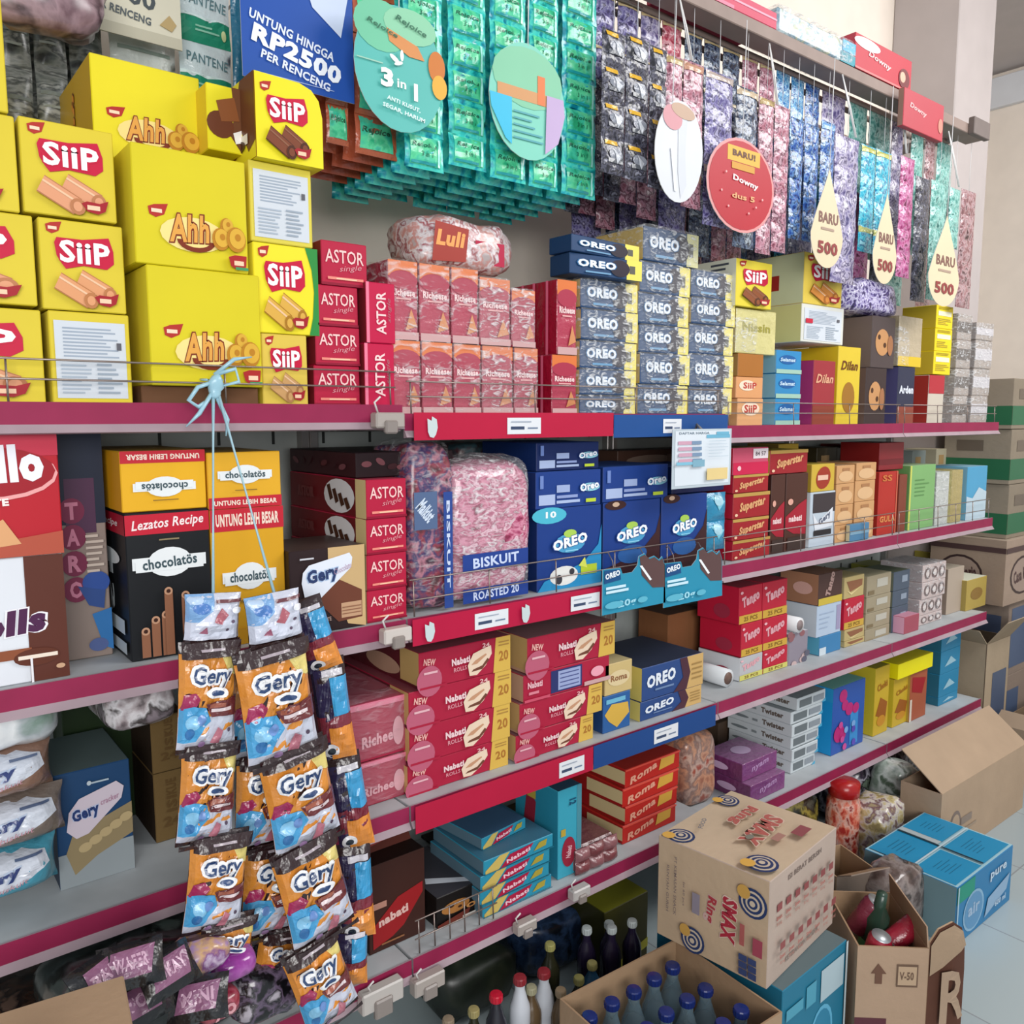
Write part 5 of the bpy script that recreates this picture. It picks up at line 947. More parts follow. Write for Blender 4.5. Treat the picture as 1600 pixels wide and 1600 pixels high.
def art_gblue(fc):
    c = fc['front']; c.rect(0, 0, 1, .3, M('8c9498')); c.poly([(.1, .3), (.2, .46), (1, .62), (1, .34), (.5, .22), (.2, .1)], M('8c7c5c'))
    for k in range(5): c.ell(.35+k*.14, .32+k*.045, .09, .04, M('b09c74'), 15)
    c.poly([(.12, .5), (.16, .66), (.3, .76), (.8, .84), (.9, .78), (.86, .68), (.4, .44), (.24, .42)], M('c8bcc8')); c.otext('Gery', .38, .62, .36, .13, M('24386c'), M('b0bcd8'), 10, .05, .12, .1); c.text('cracker', .7, .7, .26, .05, M('a87c94'), 12, .01, .3); c.ell(.44, .88, .03, .02, M('b8c4cc')); c.rect(.47, .87, .7, .885, M('a8b8c4'))
x0 = XU(86, .1, .8); x1 = XU(204, .1, .8)
carton('cracker_carton', 'dark blue cracker carton with a lilac lettered shape, on the grey shelf', 'carton', x0, .1, ZC+.0006, x1-x0, .18, P(150, 1198, .1).z-ZC, {'front': '1c4068', 'left': '182c44', 'right': '1c3450', 'top': '5c6c6c'}, art_gblue, G7)
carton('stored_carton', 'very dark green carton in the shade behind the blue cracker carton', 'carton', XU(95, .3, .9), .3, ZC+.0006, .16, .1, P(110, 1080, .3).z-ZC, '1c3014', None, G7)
def art_kr(fc):
    c = fc['front']
    for k in range(3): c.text(('KUE', 'ISI', '24')[k], .5, .78-k*.25, .5, .14, M('5c4424'), 90 if k < 2 else 0, .03)
for i, (vt, vb) in enumerate(((1205, 1300), (1112, 1205))):
    x0 = XU(236, .16, .85); x1 = XU(290, .16, .85); z0 = ZC if i == 0 else P(236, 1212, .16).z; z1 = P(236, 1212, .16).z if i == 0 else P(236, 1122, .16).z
    carton('kraft_carton', 'brown printed carton with dark side, %s of two behind the hanging snack packs' % ('lower', 'upper')[i], 'carton', x0, .16, z0+.0006, x1-x0, .24, z1-z0-.001, {'front': '6c5634', 'left': '32261c', 'right': '32261c', 'top': '54442c'}, art_kr, G7, kind='kraft')
bag('snack_bag', 'silver crinkled foil bag lying on the brown printed cartons', 'bag', 168, 280, 1078, 1118, .1, .2, mat_patch('silver_purple_foil', ('5c5054', 'a89ca0', 'd8d4d8', '3c3434', '8c8088'), 24), z0=P(236, 1122, .16).z+.001, group=G7, amp=.014)
# wrapped red wafers
def art_nabw(fc): c = fc['front']; c.text('Richeese', .62, .35, .6, .2, M('dca4ac'), 4, .04, .1); c.ell(.85, .4, .08, .25, M('d8a0a8')); c.rect(0, .9, 1, 1, M('d87890'))
x0 = XU(528, .05, .8); x1 = XU(640, .05, .8); zz = [P(540, v, .05).z for v in (1105, 1200)]+[ZC]
for i in range(2):
    o = carton('wafer_carton', 'red wafer pack dulled by hazy film, %s of two beside the hanging snack packs' % ordw(i, 2), 'carton', x0, .05, zz[i+1]+.0006, x1-x0-.004, .24, zz[i]-zz[i+1]-.002, {'front': 'a02440', 'left': '7c1c30', 'top': 'b04c60'}, art_nabw, 'red wafer goods on the third shelf'); wrap_on(o, x1-x0-.008, .23, zz[i]-zz[i+1]-.008, .005, i+3, mat_wrap('hazy_film', .12, .34, 16, (.85, .6, .66)))
# stacks of red wafer cartons
def art_nr(fc):
    c = fc['front']; c.poly([(.8, 0), (.83, 1), (1, 1), (1, 0)], M('d4ae50')); c.text('20', .92, .45, .11, .3, M('a87030'), 0, .03); c.lines(.86, .72, .98, .9, 2, M('a88040'), .4, False)
    c.ell(.1, .2, .13, .42, M('b85c74')); c.rect(0, 0, .28, .06, M('a81e3c')); c.text('NEW', .1, .72, .12, .18, M('e8b0a8'), -8, .03); c.rect(.04, .4, .18, .46, M('e0b0b8'))
    c.text('Nabati', .43, .58, .2, .2, M('e8c8cc'), 2, .05); c.text('ROLLS', .42, .36, .14, .12, M('d8909c'), 2, .02)
    c.poly([(.52, .1), (.5, .4), (.56, .7), (.66, .78), (.76, .84), (.77, .6), (.7, .3), (.6, .08)], M('e4ccb4')); c.poly([(.54, .2), (.56, .26), (.66, .32), (.72, .5), (.74, .44), (.66, .22)], M('6c4030')); c.poly([(.54, .4), (.58, .5), (.7, .64), (.71, .6), (.6, .4)], M('c09070')); c.text('24', .7, .88, .08, .12, M('e8b8b8'), 0, .02)
    L = fc['left']; L.rect(.8, .1, 1, 1, M('c8a468')); L.ell(.6, .35, .2, .26, M('b89078')); L.text('Nabati', .35, .7, .3, .16, M('8c4450'), 0, .04)
def art_nr2(fc):
    c = fc['front']; c.rect(.3, .08, .66, .92, M('2c3468')); c.rect(.38, .14, .64, .86, M('98a4cc')); c.lines(.4, .18, .62, .82, 4, M('4c5488'), .25, False); c.text('Nabati', .12, .6, .16, .24, M('e8b8c0'), 0, .04); c.rect(.05, .25, .16, .35, M('d88090')); c.ell(.84, .5, .08, .2, M('e8a0b0')); c.rect(.68, .04, 1, .2, M('c8a0a0')); c.rect(0, 0, .28, .1, M('c85068'))
nrc = {'front': 'a81e3c', 'left': '5c1c24', 'right': '7c1828', 'top': '8c4450'}
y = .03; xL = (655, 640, 642, 640); vt = (1023, 1082, 1140, 1198); zz = [P(645, v, y).z for v in vt]+[ZC]
for i in range(4):
    x0 = XU(xL[i], y, zz[i+1]+.02); x1 = XU((797, 799, 798, 796)[i], y, zz[i+1]+.02)
    carton('wafer_carton', 'red wafer carton with cream cake picture, %s of the left stack' % ordw(i, 4), 'carton', x0, y+.002*i, zz[i+1]+.0005, x1-x0, .3 if i > 1 else .36, zz[i]-zz[i+1]-.001, nrc, art_nr, 'stacked red wafer cartons on the third shelf')
vt = (1000, 1057, 1100, 1148); xs2 = ((824, 960), (818, 952), (812, 940), (806, 926)); zz = [P(815, v, y).z for v in vt]+[ZC]
for i in range(4):
    x0 = XU(xs2[i][0], y, zz[i+1]+.02); x1 = XU(xs2[i][1], y, zz[i+1]+.02)
    carton('wafer_carton', ('red wafer carton turned to show a blue printed table, second in the right stack' if i == 1 else 'red wafer carton with cream cake picture, %s of the right stack' % ordw(i, 4)), 'carton', x0, y, zz[i+1]+.0005, x1-x0, .3, zz[i]-zz[i+1]-.001, dict(nrc, left='c8a080', top='8c6468'), art_nr2 if i == 1 else art_nr, 'stacked red wafer cartons on the third shelf')
# yellow blue cracker, long blue cookie cartons, kraft box
pbox('cracker_pack', 'blue and yellow upright cracker pack beside the blue cartons', 'pack', 942, 985, 1090, 1148, .03, .1, {'front': '2c5c98', 'left': '24487c', 'top': '3c6ca0'}, lambda fc: (fc['front'].poly([(.05, .5), (.3, .75), (.9, .7), (.95, .4), (.5, .08), (.2, .3)], M('d0a848')), fc['front'].rect(.1, .78, .8, .9, M('6cb0cc'))), z0=ZC, group='mixed packs on the third shelf')
pbox('cracker_pack', 'cream and gold pack on top of the blue and yellow pack', 'pack', 945, 988, 1040, 1088, .03, .1, {'front': 'c8b078', 'left': 'b09860', 'top': 'c8b888'}, generic('Roma', '8c5c3c', spot=(.5, .5, .4, .25, 'd8c498'), ty=.52, th=.2, tw=.6), z0=P(942, 1090, .03).z, group='mixed packs on the third shelf')
def art_ol(fc):
    c = fc['front']; c.poly([(.72, 1), (.78, .5), (.72, 0), (1, 0), (1, 1)], M('c8a468')); c.poly([(.6, 1), (.72, 1), (.78, .5), (.72, 0), (.5, 0), (.66, .4)], M('4c2c38')); c.text('OREO', .3, .58, .46, .38, M('dfe6f0'), 4, .05, .1); c.rect(.2, .24, .5, .3, M('6c84ac')); c.lines(.8, .2, .97, .8, 4, M('9c7c48'), .3, False); fc['left'].rect(0, 0, 1, 1, M('d8c468'))
y = .03; zz = [P(1003, 1045, y).z, P(1001, 1098, y).z, ZC]
for i in range(2):
    x0 = XU(1003-i*2, y, .75); x1 = XU(1098-i*2, y, .75)
    carton('cookie_carton', 'long blue cookie carton with tan end, %s of two above the blue strip' % ordw(i, 2), 'carton', x0, y, zz[i+1]+.0005, x1-x0, .22, zz[i]-zz[i+1]-.001, {'front': '2c4880', 'left': 'd8c468', 'top': '2c3448', 'right': '8c7450'}, art_ol, 'long blue cookie cartons')
zk = zz[0]
carton('kraft_carton', 'small plain brown box standing on the long blue cartons at the back', 'carton', XU(1040, .2, .9), .2, ZC+.001, .10, .12, P(1040, 962, .2).z-ZC, {'front': '8c5c3c', 'left': '6c4430', 'top': '3c2c28'}, None, 'mixed packs on the third shelf', kind='kraft', rz=-.15) if False else None
carton('kraft_carton', 'plain brown box at the back above the long blue cartons', 'carton', XU(1045, .26, .9), .26, ZC+.001, .16, .12, P(1045, 962, .26).z-ZC, {'front': '8c5c3c', 'left': '8c5c3c', 'top': '5c4438', 'right': '4c2c24'}, None, 'mixed packs on the third shelf', kind='kraft')  # right side coloured darker to carry the shade that falls on it
# third shelf right
GC = 'boxes on the right half of the third shelf'
def art_tg(yel='c8a040'):
    def f(fc):
        c = fc['front']; c.text('Tango', .5, .62, .76, .36, M('d8a0a8'), 14, .06, .15); c.rect(0, .02, 1, .24, M(yel)); c.text('25 PCS', .5, .13, .6, .12, M('7c5c20'), 0, .03); c.ell(.08, .85, .06, .04, M('e8b0b8'))
        L = fc['left']; L.ell(.6, .3, .2, .2, M('a83048'))
    return f
tgc = {'front': 'b82038', 'left': 'c81c3c', 'right': '8c1828', 'top': '9c3040'}
y = .07; zz = [P(1158, 918, y).z, P(1160, 976, y).z, P(1158, 1028, y).z, ZC]
zz[3] = ZC
for i in range(3):
    for j, (u0, u1) in enumerate(((1156, 1192), (1193, 1231))):
        x0 = XU(u0+(3 if i == 1 and j == 0 else 0), y, zz[i]); x1 = XU(u1, y, zz[i])
        wb = i == 2 and j == 0
        carton('wafer_box', ('white and black wafer box with pale yellow band, bottom left of the red block' if wb else 'red wafer box with yellow band, %s row %s in the block below the pink edge' % (('top', 'middle', 'bottom')[i], ('left', 'right')[j])), 'box', x0, y, zz[i+1]+.0005, x1-x0-.001, .15, zz[i]-zz[i+1]-.001, dict(tgc, front='b4b4b8', left='dfe2e6') if wb else tgc, art_tg('c8c468' if i == 2 else 'c8a040'), 'red wafer boxes with yellow bands')
def roll(lab, u, v, y, r, Lg, col, endc):
    p = P(u, v, y); mb = MB(); mb.tube([(0, 0, 0), (0, Lg, 0)], r, M(col), 14, True); mb.tube([(0, -.0008, 0), (0, -.0002, 0)], r*.7, M(endc), 12, True); o = mb.build('wafer_roll_pack', None, (p.x, y, p.z)); tag(o, lab, 'roll pack', GC); return o
o = roll('white rolled pack with brown end lying left of the white and black box', 1138, 1040, .06, .026, .14, 'd4d8dc', '6c544c'); o.location.z = ZC+.027; o.location.x -= .0
pbox('wafer_box', 'grey patterned standing pack left of the sky blue box', 'pack', 1232, 1262, 992, 1045, y, .1, {'front': '8c8490', 'left': 'c8ccd0', 'top': 'dfe2e6'}, lambda fc: [fc['front'].ell(R.random(), R.random(), .14, .1, M(R.choice(['c0a8a8', '5c5c6c', 'b0b4bc', '8c5c60']))) for _ in range(9)] and None, z0=ZC, group=GC)
o = roll('fat white rolled pack lying on the grey patterned pack', 1250, 968, .06, .024, .13, 'e2e2e4', '8c7c7c'); o.location.z = P(1232, 992, y).z+.025
pbox('wafer_box', 'sky blue box with white corner, lowest beside the gold boxes', 'box', 1280, 1314, 996, 1042, y, .12, {'front': '3c7cac', 'left': '5ca8c4', 'top': '4c8cb4'}, lambda fc: fc['front'].rect(0, 0, .3, .4, M('c8d4dc')), z0=ZC, group=GC)
zq = P(1280, 996, y).z
pbox('wafer_box', 'white box with pale blue printing above the sky blue box', 'box', 1276, 1314, 948, 996, y, .12, {'front': 'b0c0d4', 'left': 'ccd4dc', 'top': 'c8ccd4'}, lambda fc: (fc['front'].rect(.8, .1, .96, .9, M('9c94b4')), fc['front'].lines(.1, .2, .7, .8, 4, M('9cacc4'), .2)), z0=zq, group=GC)
zq = P(1276, 948, y).z
pbox('wafer_box', 'brown wafer box with cream side and yellow band, topmost of its column', 'box', 1279, 1316, 898, 948, y, .14, {'front': '4c3430', 'left': 'a8785c', 'top': '8c6450'}, lambda fc: (fc['front'].text('Tango', .5, .62, .6, .36, M('b09088'), 70, .06), fc['front'].rect(0, 0, 1, .22, M('c8b044')), fc['left'].ell(.6, .5, .25, .2, M('d8a89c'))), z0=zq, group=GC)
gold = {'front': 'b8a470', 'left': 'c0b080', 'top': 'b8a878'}
def art_gold(fc): c = fc['front']; c.poly([(.1, .8), (.3, .3), (.9, .5), (.9, .8)], M('8c5c40')); c.poly([(.1, .4), (.35, .15), (.9, .5), (.35, .25)], M('dcc890'))
zs = [P(1320, v, y).z for v in (903, 937, 985, 1003)]+[ZC]
for i in range(4):
    x0 = XU(1320, y, zs[i]); x1 = XU(1351, y, zs[i])
    carton('biscuit_box', ('small red box with yellow band among the gold boxes' if i == 1 else 'gold biscuit box with brown swoosh, %s beside the small red box' % {0: 'above and', 2: 'under and', 3: 'lowest'}[i]), 'box', x0, y, zs[i+1]+.0005, x1-x0-.001, .12, zs[i]-zs[i+1]-.001, tgc if i == 1 else gold, art_tg() if i == 1 else art_gold, GC)
tn = {'front': '9c9078', 'left': 'a89c80', 'top': 'a8a084'}
stack('biscuit_box', 'dull tan box with small labels, {o} of five', 'box', 1354, 1392, (902, 935, 960, 985, 1008, 1035), y, .12, tn, lambda fc: (fc['front'].rect(.4, .4, .85, .8, M('b8b4a8')), fc['front'].rect(.05, .1, .3, .3, M('7c6c50'))), z0=ZC, group='dull tan boxes', jit=.002)
stack('biscuit_box', 'slate blue box, {o} of four next to the dull tan ones', 'box', 1395, 1420, (895, 925, 950, 990, 1015), y, .12, {'front': '4c5868', 'left': '6c7060', 'top': '5c6450'}, lambda fc: fc['front'].rect(.5, .4, .85, .75, M('8c98a8')), z0=ZC, group='slate blue boxes', jit=.001)
o = stack('wafer_roll_bundle', 'film wrapped bundle of brown and white rolls, {o} near shelf end', 'bundle', 1440, 1476, (885, 912, 938, 963, 1000), .05, .16, {'front': 'c8b4b0', 'left': 'a89c9c', 'top': 'b8acac'}, lambda fc: [fc['front'].ell(.2+.3*i, .5, .13, .34, M('5c3c38')) or fc['front'].ell(.2+.3*i, .5, .07, .2, M('dcd0cc')) for i in range(3)] and None, z0=ZC, group='film wrapped roll bundles')
for q in o: wrap_on(q, *[d-.004 for d in q.dimensions], .006, 3, mat_wrap('clear_plastic_strong', .12, .75, 34))
pbox('wafer_box', 'small pink and red pack before the roll bundles', 'pack', 1413, 1436, 965, 1005, .03, .08, {'front': 'a04c5c', 'left': 'd8a0b8', 'top': 'c88ca0'}, None, z0=ZC, group=GC)
pbox('wafer_box', 'beige pack between roll bundles and the last gold box', 'pack', 1480, 1505, 890, 975, y, .12, {'front': 'b0a090', 'left': '8c7c70', 'top': 'b8ac9c'}, None, z0=ZC, group=GC)
pbox('wafer_box', 'gold box with white top at the far end of the third shelf', 'box', 1510, 1541, 908, 968, .05, .12, {'front': 'b0984c', 'left': 'a08c4c', 'top': 'dfe0cc'}, generic('', WH, spot=(.5, .5, .3, .2, '8c6c34')), z0=ZC, group=GC)
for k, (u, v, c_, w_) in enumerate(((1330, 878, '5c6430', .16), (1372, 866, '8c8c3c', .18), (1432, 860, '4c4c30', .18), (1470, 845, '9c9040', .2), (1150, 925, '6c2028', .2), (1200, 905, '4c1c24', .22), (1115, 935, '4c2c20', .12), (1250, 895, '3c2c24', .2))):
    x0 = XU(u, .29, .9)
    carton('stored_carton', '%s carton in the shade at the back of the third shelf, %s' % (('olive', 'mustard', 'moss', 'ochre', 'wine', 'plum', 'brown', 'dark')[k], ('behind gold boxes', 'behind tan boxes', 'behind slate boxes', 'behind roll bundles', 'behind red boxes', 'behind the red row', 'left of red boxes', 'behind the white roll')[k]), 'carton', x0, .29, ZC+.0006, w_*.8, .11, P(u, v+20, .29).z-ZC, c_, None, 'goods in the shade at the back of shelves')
# ================================================================ fourth shelf
G8 = 'goods on the lowest shelf, middle'
y = .06; zt = P(590, 1352, y).z; x0 = XU(576, y, .45); x1 = XU(664, y, .45)
def art_nb(fc):
    c = fc['front']; c.poly([(.06, .05), (.06, .3), (.5, .55), (.95, .62), (.95, .5), (.6, .2), (.4, .12)], M('941c20')); c.text('nabati', .42, .36, .54, .1, M('d8b0a8'), 10, .05, .1); c.rect(.04, .5, .3, .57, M('b08070')); c.lines(.2, .06, .6, .1, 1, M('8c5c3c'), .5, False)
o = carton('wafer_box', 'dark brown open topped wafer box with red pointed shape', 'box', x0, y, ZD+.0006, x1-x0, .2, zt-ZD, {'front': '3c201a', 'left': '28140f', 'top': '241410', 'right': '281410'}, art_nb, G8)
mb = MB(); W = x1-x0; mb.box(.002, 0, 0, W-.002, .0015, .045, M('5c2c24')); Cv(mb, flatS((0.002, 0, 0), (W-.004, 0, 0), (0, 0, .045), (0, -1, 0)), W, .045).poly([(.1, .2), (.7, .4), (.8, .8), (.3, .7)], M('94403c')); f_ = mb.build('flap', o, (0, .05, zt-ZD), (-.7, 0, 0))
x0 = XU(678, y, .42); x1 = XU(742, y, .42)
def art_gt(fc): c = fc['front']; c.ell(.45, .5, .34, .2, M('a87038')); c.ell(.35, .55, .06, .04, M('3c2010')); c.ell(.55, .45, .05, .04, M('3c2010')); c.ell(.5, .6, .05, .03, M('dca868')); c.ell(.82, .36, .12, .08, M('c88c50')); c.ell(.82, .36, .06, .04, M('241410')); c.poly([(0, 0), (0, .12), (.8, .3), (.7, 0)], M('6c2c20')); c.rect(.6, .06, .92, .12, M('c8c0b8')); fc['top'].poly([(.1, .3), (.9, .05), (.9, .15), (.2, .4)], M('c8ccd4'))
carton('cookie_box', 'black cookie box with cookie picture, right of the red pointed one', 'box', x0, y-.01, ZD+.0006, x1-x0, .2, P(682, 1400, y).z-ZD, {'front': '15100f', 'left': '201816', 'top': '3c3a40'}, art_gt, G8)
# turquoise cartons
def art_fi(fc):
    c = fc['front']; c.poly([(.02, 0), (.02, .25), (.22, 1), (.36, 1), (.2, 0)], M('c8b060')); c.poly([(.22, .0), (.36, .8), (.7, .95), (.6, .25)], M('a81e40')); c.text('Nabati', .48, .5, .34, .3, M('e8c0cc'), 8, .04); c.poly([(.7, .3), (.78, .8), (.9, .85), (.88, .4)], M('a8983c')); c.rect(.0, 0, 1, .06, M('1c6c84'))
tc = {'front': '2c8ca8', 'left': '5c7888', 'top': '3c6c84', 'right': '1c5c74'}
y = .02; vt = (1348, 1392, 1420, 1448); xl = (756, 751, 750, 754); zz = [P(752, v, y).z for v in vt]+[ZD]
zz = [zz[0], zz[0]*.75+ZD*.25, zz[0]*.5+ZD*.5, zz[0]*.25+ZD*.75, ZD]
for i in range(4):
    x0 = XU(xl[i], y, .4); x1 = XU(xl[i]+108, y, .4)
    carton('wafer_carton', 'turquoise wafer carton with crimson patch, %s of the flat stack' % ordw(i, 4), 'carton', x0, y, zz[i+1]+.0005, x1-x0, .2, zz[i]-zz[i+1]-.001, tc, art_fi, 'turquoise wafer cartons')
x0 = XU(725, .1, .5); x1 = XU(830, .1, .5)
carton('wafer_carton', 'turquoise wafer carton with wine patch, set back on the flat stack', 'carton', x0+.02, .06, zz[0]+.0006, .14, .2, .026, dict(tc, top='3c5c7c'), art_fi, 'turquoise wafer cartons', rz=.12)
def art_fv(fc):
    c = fc['front']; c.rect(.8, 0, 1, 1, M('4c8c9c')); c.ell(.45, .28, .3, .17, M('94283c')); c.text('Nabati', .45, .28, .4, .07, M('dcb0b8'), 80, .03); c.rect(.1, .48, .3, .56, M('b8a040')); c.text('12', .6, .84, .2, .1, M('1c4c6c'), -90, .04); L = fc['left']; L.poly([(.2, .4), (.45, .35), (.5, .75), (.3, .9)], M('94283c')); L.rect(.3, .78, .5, .9, M('c0a848'))
x0 = XU(872, .03, .45); x1 = XU(908, .03, .45)
carton('wafer_carton', 'tall turquoise wafer carton standing upright beside the flat stack', 'carton', x0, .03, ZD+.0006, x1-x0, .16, P(872, 1238, .03).z-ZD, {'front': '3ca0b8', 'left': '2c8ca8', 'top': '2c4c64', 'right': '6ca8b0'}, art_fv, 'turquoise wafer cartons')
# dark backing goods
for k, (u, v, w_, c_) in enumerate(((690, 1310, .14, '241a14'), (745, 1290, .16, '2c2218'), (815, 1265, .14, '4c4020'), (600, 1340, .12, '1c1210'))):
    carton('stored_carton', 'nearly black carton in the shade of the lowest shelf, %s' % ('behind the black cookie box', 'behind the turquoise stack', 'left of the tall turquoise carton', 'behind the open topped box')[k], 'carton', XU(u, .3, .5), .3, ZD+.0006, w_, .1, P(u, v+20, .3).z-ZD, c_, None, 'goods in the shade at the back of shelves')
# red stack
def art_rs(fc): c = fc['front']; c.text('Roma', .32, .5, .5, .4, M('e0a088'), 12, .04, .2); c.poly([(.6, .3), (.64, .9), (.9, .95), (.88, .4)], M('d0a040')); c.rect(0, .9, 1, 1, M('d85040')); fc['left'].poly([(.5, .1), (.5, .8), (1, .9), (1, .2)], M('d8c090'))
y = .05; zt = P(975, 1204, y).z; zz = [zt-(zt-ZD)*q/4 for q in range(5)]
for i in range(4):
    x0 = XU(975+(-1) ** i*2, y, zz[i]); x1 = XU(1062-i*2, y, zz[i])
    carton('biscuit_carton', 'orange red biscuit carton with gold corner, %s of four' % ordw(i, 4), 'carton', x0, y, zz[i+1]+.0005, x1-x0, .26, zz[i]-zz[i+1]-.001, {'front': 'b8241c', 'left': 'a01c1c', 'top': 'a82c24'}, art_rs, 'orange red biscuit cartons')
x0 = XU(903, .01, .38); x1 = XU(968, .01, .38); W = x1-x0; mb = MB()
H_ = .062
mb.box(0, .02, 0, W, .18, H_, M('6c4044', 'foil'), .008)
for i in range(3):
    for j in range(2): pillow(mb, W/3, H_/2, .03, M('8c5c60', 'foil') if (i+j) % 2 else M('7c4448', 'foil'), None, (6, 6), i*2+j, ((i+.5)*W/3, .015, (j+.5)*H_/2))
o = mb.build('snack_bundle', None, (x0, .005, ZD+.0006)); tag(o, 'bundle of small mauve brown sachets left of the orange red cartons', 'bundle', G8)
o = bag('snack_bag', 'clear bag of orange jellies right of the orange red cartons', 'bag', 1072, 1122, 1160, 1290, .1, .12, mat_patch('orange_jelly', ('a86c54', 'd09878', '8c6c64', 'c8a898', 'a04c38'), 22), z0=ZD-.03+.001, group=G8, amp=.012, e=.35)
# right part of the fourth shelf
GD = 'boxes on the right half of the lowest shelf'; ZDR = ZD-.03
pu = {'front': '7c3c74', 'left': '743468', 'top': '8c6088'}
def art_pu(fc): c = fc['front']; c.text('nyam', .5, .55, .5, .34, M('b088b4'), 8, .04, .2); fc['left'].ell(.4, .5, .25, .2, M('d8b8dc')); fc['top'].ell(.5, .5, .2, .2, M('b8a0c0'))
y = .05; zz = [P(1160, 1195, y).z, P(1158, 1226, y).z, ZDR]; z1 = ZDR+(zz[0]-ZDR)/2
for i in range(2):
    x0 = XU(1160, y, .4); x1 = XU(1214, y, .4); zb0 = (z1, ZDR)[i]
    o = carton('snack_box', 'shiny purple snack box, %s of two in front of the white ones' % ordw(i, 2), 'box', x0, y-.03*i, zb0+.0005, x1-x0, .14, z1-ZDR-.001, pu, art_pu, 'purple snack boxes', kind='foil')
def art_ww(fc):
    c = fc['front']; c.rect(.08, .2, .5, .8, M('6c7478')); c.rect(.56, .25, .94, .75, M('8c949c')); c.poly([(.85, 0), (1, .3), (1, 0)], M('4ca8cc'))
    L = fc['left']; L.text('Twister', .72, .55, .34, .44, M('6c6058'), 0, .05); L.ell(.2, .5, .14, .12, M('7c8488')); L.rect(.4, .4, .48, .6, M('8c9498'))
y = .06; zz = [P(1246, v, y).z for v in (1092, 1120, 1148, 1178, 1208, 1236)]; zt = zz[0]; n = 6; hh = (zt-ZDR)/n
for i in range(n):
    x0 = XU(1246-(0 if i == 0 else 8), y, zt-hh*i); x1 = XU(1290-i*3, y, zt-hh*i)
    carton('wafer_roll_box', 'white wafer roll box with grey picture, %s of six' % ordw(i, 6), 'box', x0, y+.004*(i % 2), zt-hh*(i+1)+.0005, x1-x0, .24, hh-.001, {'front': 'c8d0d4', 'left': 'd4dade', 'top': '8c9498'}, art_ww, 'white wafer roll boxes')
x0 = XU(1302, .06, .5); x1 = XU(1352, .06, .5)
def art_bb(fc):
    c = fc['front']; c.rect(.55, .05, .8, .6, M('3c8ccc'))
    for a, b, r in ((.3, .85, .12), (.36, .7, .1), (.5, .62, .12), (.7, .6, .1), (.2, .3, .16), (.3, .26, .1)): c.ell(a, b, r, r*.8, M('b82c74'))
    for k in range(7): c.ell(R.uniform(.1, .9), R.uniform(.05, .9), .06, .05, M(R.choice(['5c4cb0', 'c84c94', '7ca8dc'])))
    fc['left'].rect(0, .8, 1, 1, M('2c9cd4'))
carton('candy_box', 'tall blue candy box with pink balloon shapes and bright cyan side', 'box', x0, .06, ZDR+.0006, x1-x0, .12, P(1302, 1078, .06).z-ZDR, {'front': '3058a8', 'left': '1c98d8', 'top': '7cb8ac', 'right': '244c98'}, art_bb, GD)
def art_yc(fc): c = fc['front']; c.poly([(.1, .3), (.4, .55), (.9, .45), (.8, .2)], M('9c5c24')); c.ell(.5, .2, .3, .08, M('c88c2c')); c.text('Choki', .5, .72, .7, .1, M('a86c1c'), 10, .03)
for k, (u0, u1, vt_) in enumerate(((1368, 1390, 1046), (1398, 1422, 1062))):
    x0 = XU(u0, .06, .5); x1 = XU(u1, .06, .5)
    carton('snack_box', 'tall yellow snack box, %s of two upright ones on the lowest shelf' % ('left', 'right')[k], 'box', x0, .06, ZDR+.0006, x1-x0, .14, P(u0, vt_, .06).z-ZDR, {'front': 'c8a830', 'left': 'd0bc34', 'top': '9c9030'}, art_yc, GD)
x0 = XU(1424, .05, .5); x1 = XU(1450, .05, .5); zt = P(1424, 1052, .05).z
carton('snack_box', 'red and gold snack box below the bright yellow lid', 'box', x0, .05, ZDR+.0006, x1-x0, .14, zt-ZDR, {'front': 'a8583c', 'left': 'b09440', 'top': 'c8a830'}, lambda fc: (fc['front'].poly([(.1, .9), (.9, .8), (.7, .5), (.1, .6)], M('a01c28')), fc['front'].rect(0, .0, .12, .45, M('dcd0c0'))), GD)
x0 = XU(1404, .04, zt+.04); x1 = XU(1458, .04, zt+.04)
o = carton('box_lid', 'bright lemon yellow open lid on the red and gold box', 'lid', x0, .04, zt+.0006, x1-x0, .12, .055, {'front': 'ece010', 'left': 'ece010', 'top': 'd8c820', 'right': 'c0a820'}, None, GD)
stack('wafer_box', 'teal blue box, {o} of four at the far end of the lowest shelf', 'box', 1470, 1500, (985, 1020, 1055, 1090, 1118), .06, .14, {'front': '2c84ac', 'left': '2c6c84', 'top': '3c94a8'}, lambda fc: (fc['front'].poly([(.2, .3), (.5, .7), (.8, .4)], M('9cc4d4'))), z0=ZDR, group='teal blue boxes', jit=.003)
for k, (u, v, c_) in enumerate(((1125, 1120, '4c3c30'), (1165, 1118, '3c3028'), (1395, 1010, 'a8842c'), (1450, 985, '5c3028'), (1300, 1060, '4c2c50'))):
    carton('stored_carton', '%s carton at the back of the lowest shelf, %s' % (('earth brown', 'dark brown', 'amber', 'rust', 'aubergine')[k], ('above the purple boxes', 'left of the white boxes', 'behind the yellow boxes', 'behind the yellow lid', 'behind the blue candy box')[k]), 'carton', XU(u, .31, .6), .31, ZDR+.0006, .13, .09, P(u, v+10, .31).z-ZDR, c_, None, 'goods in the shade at the back of shelves')
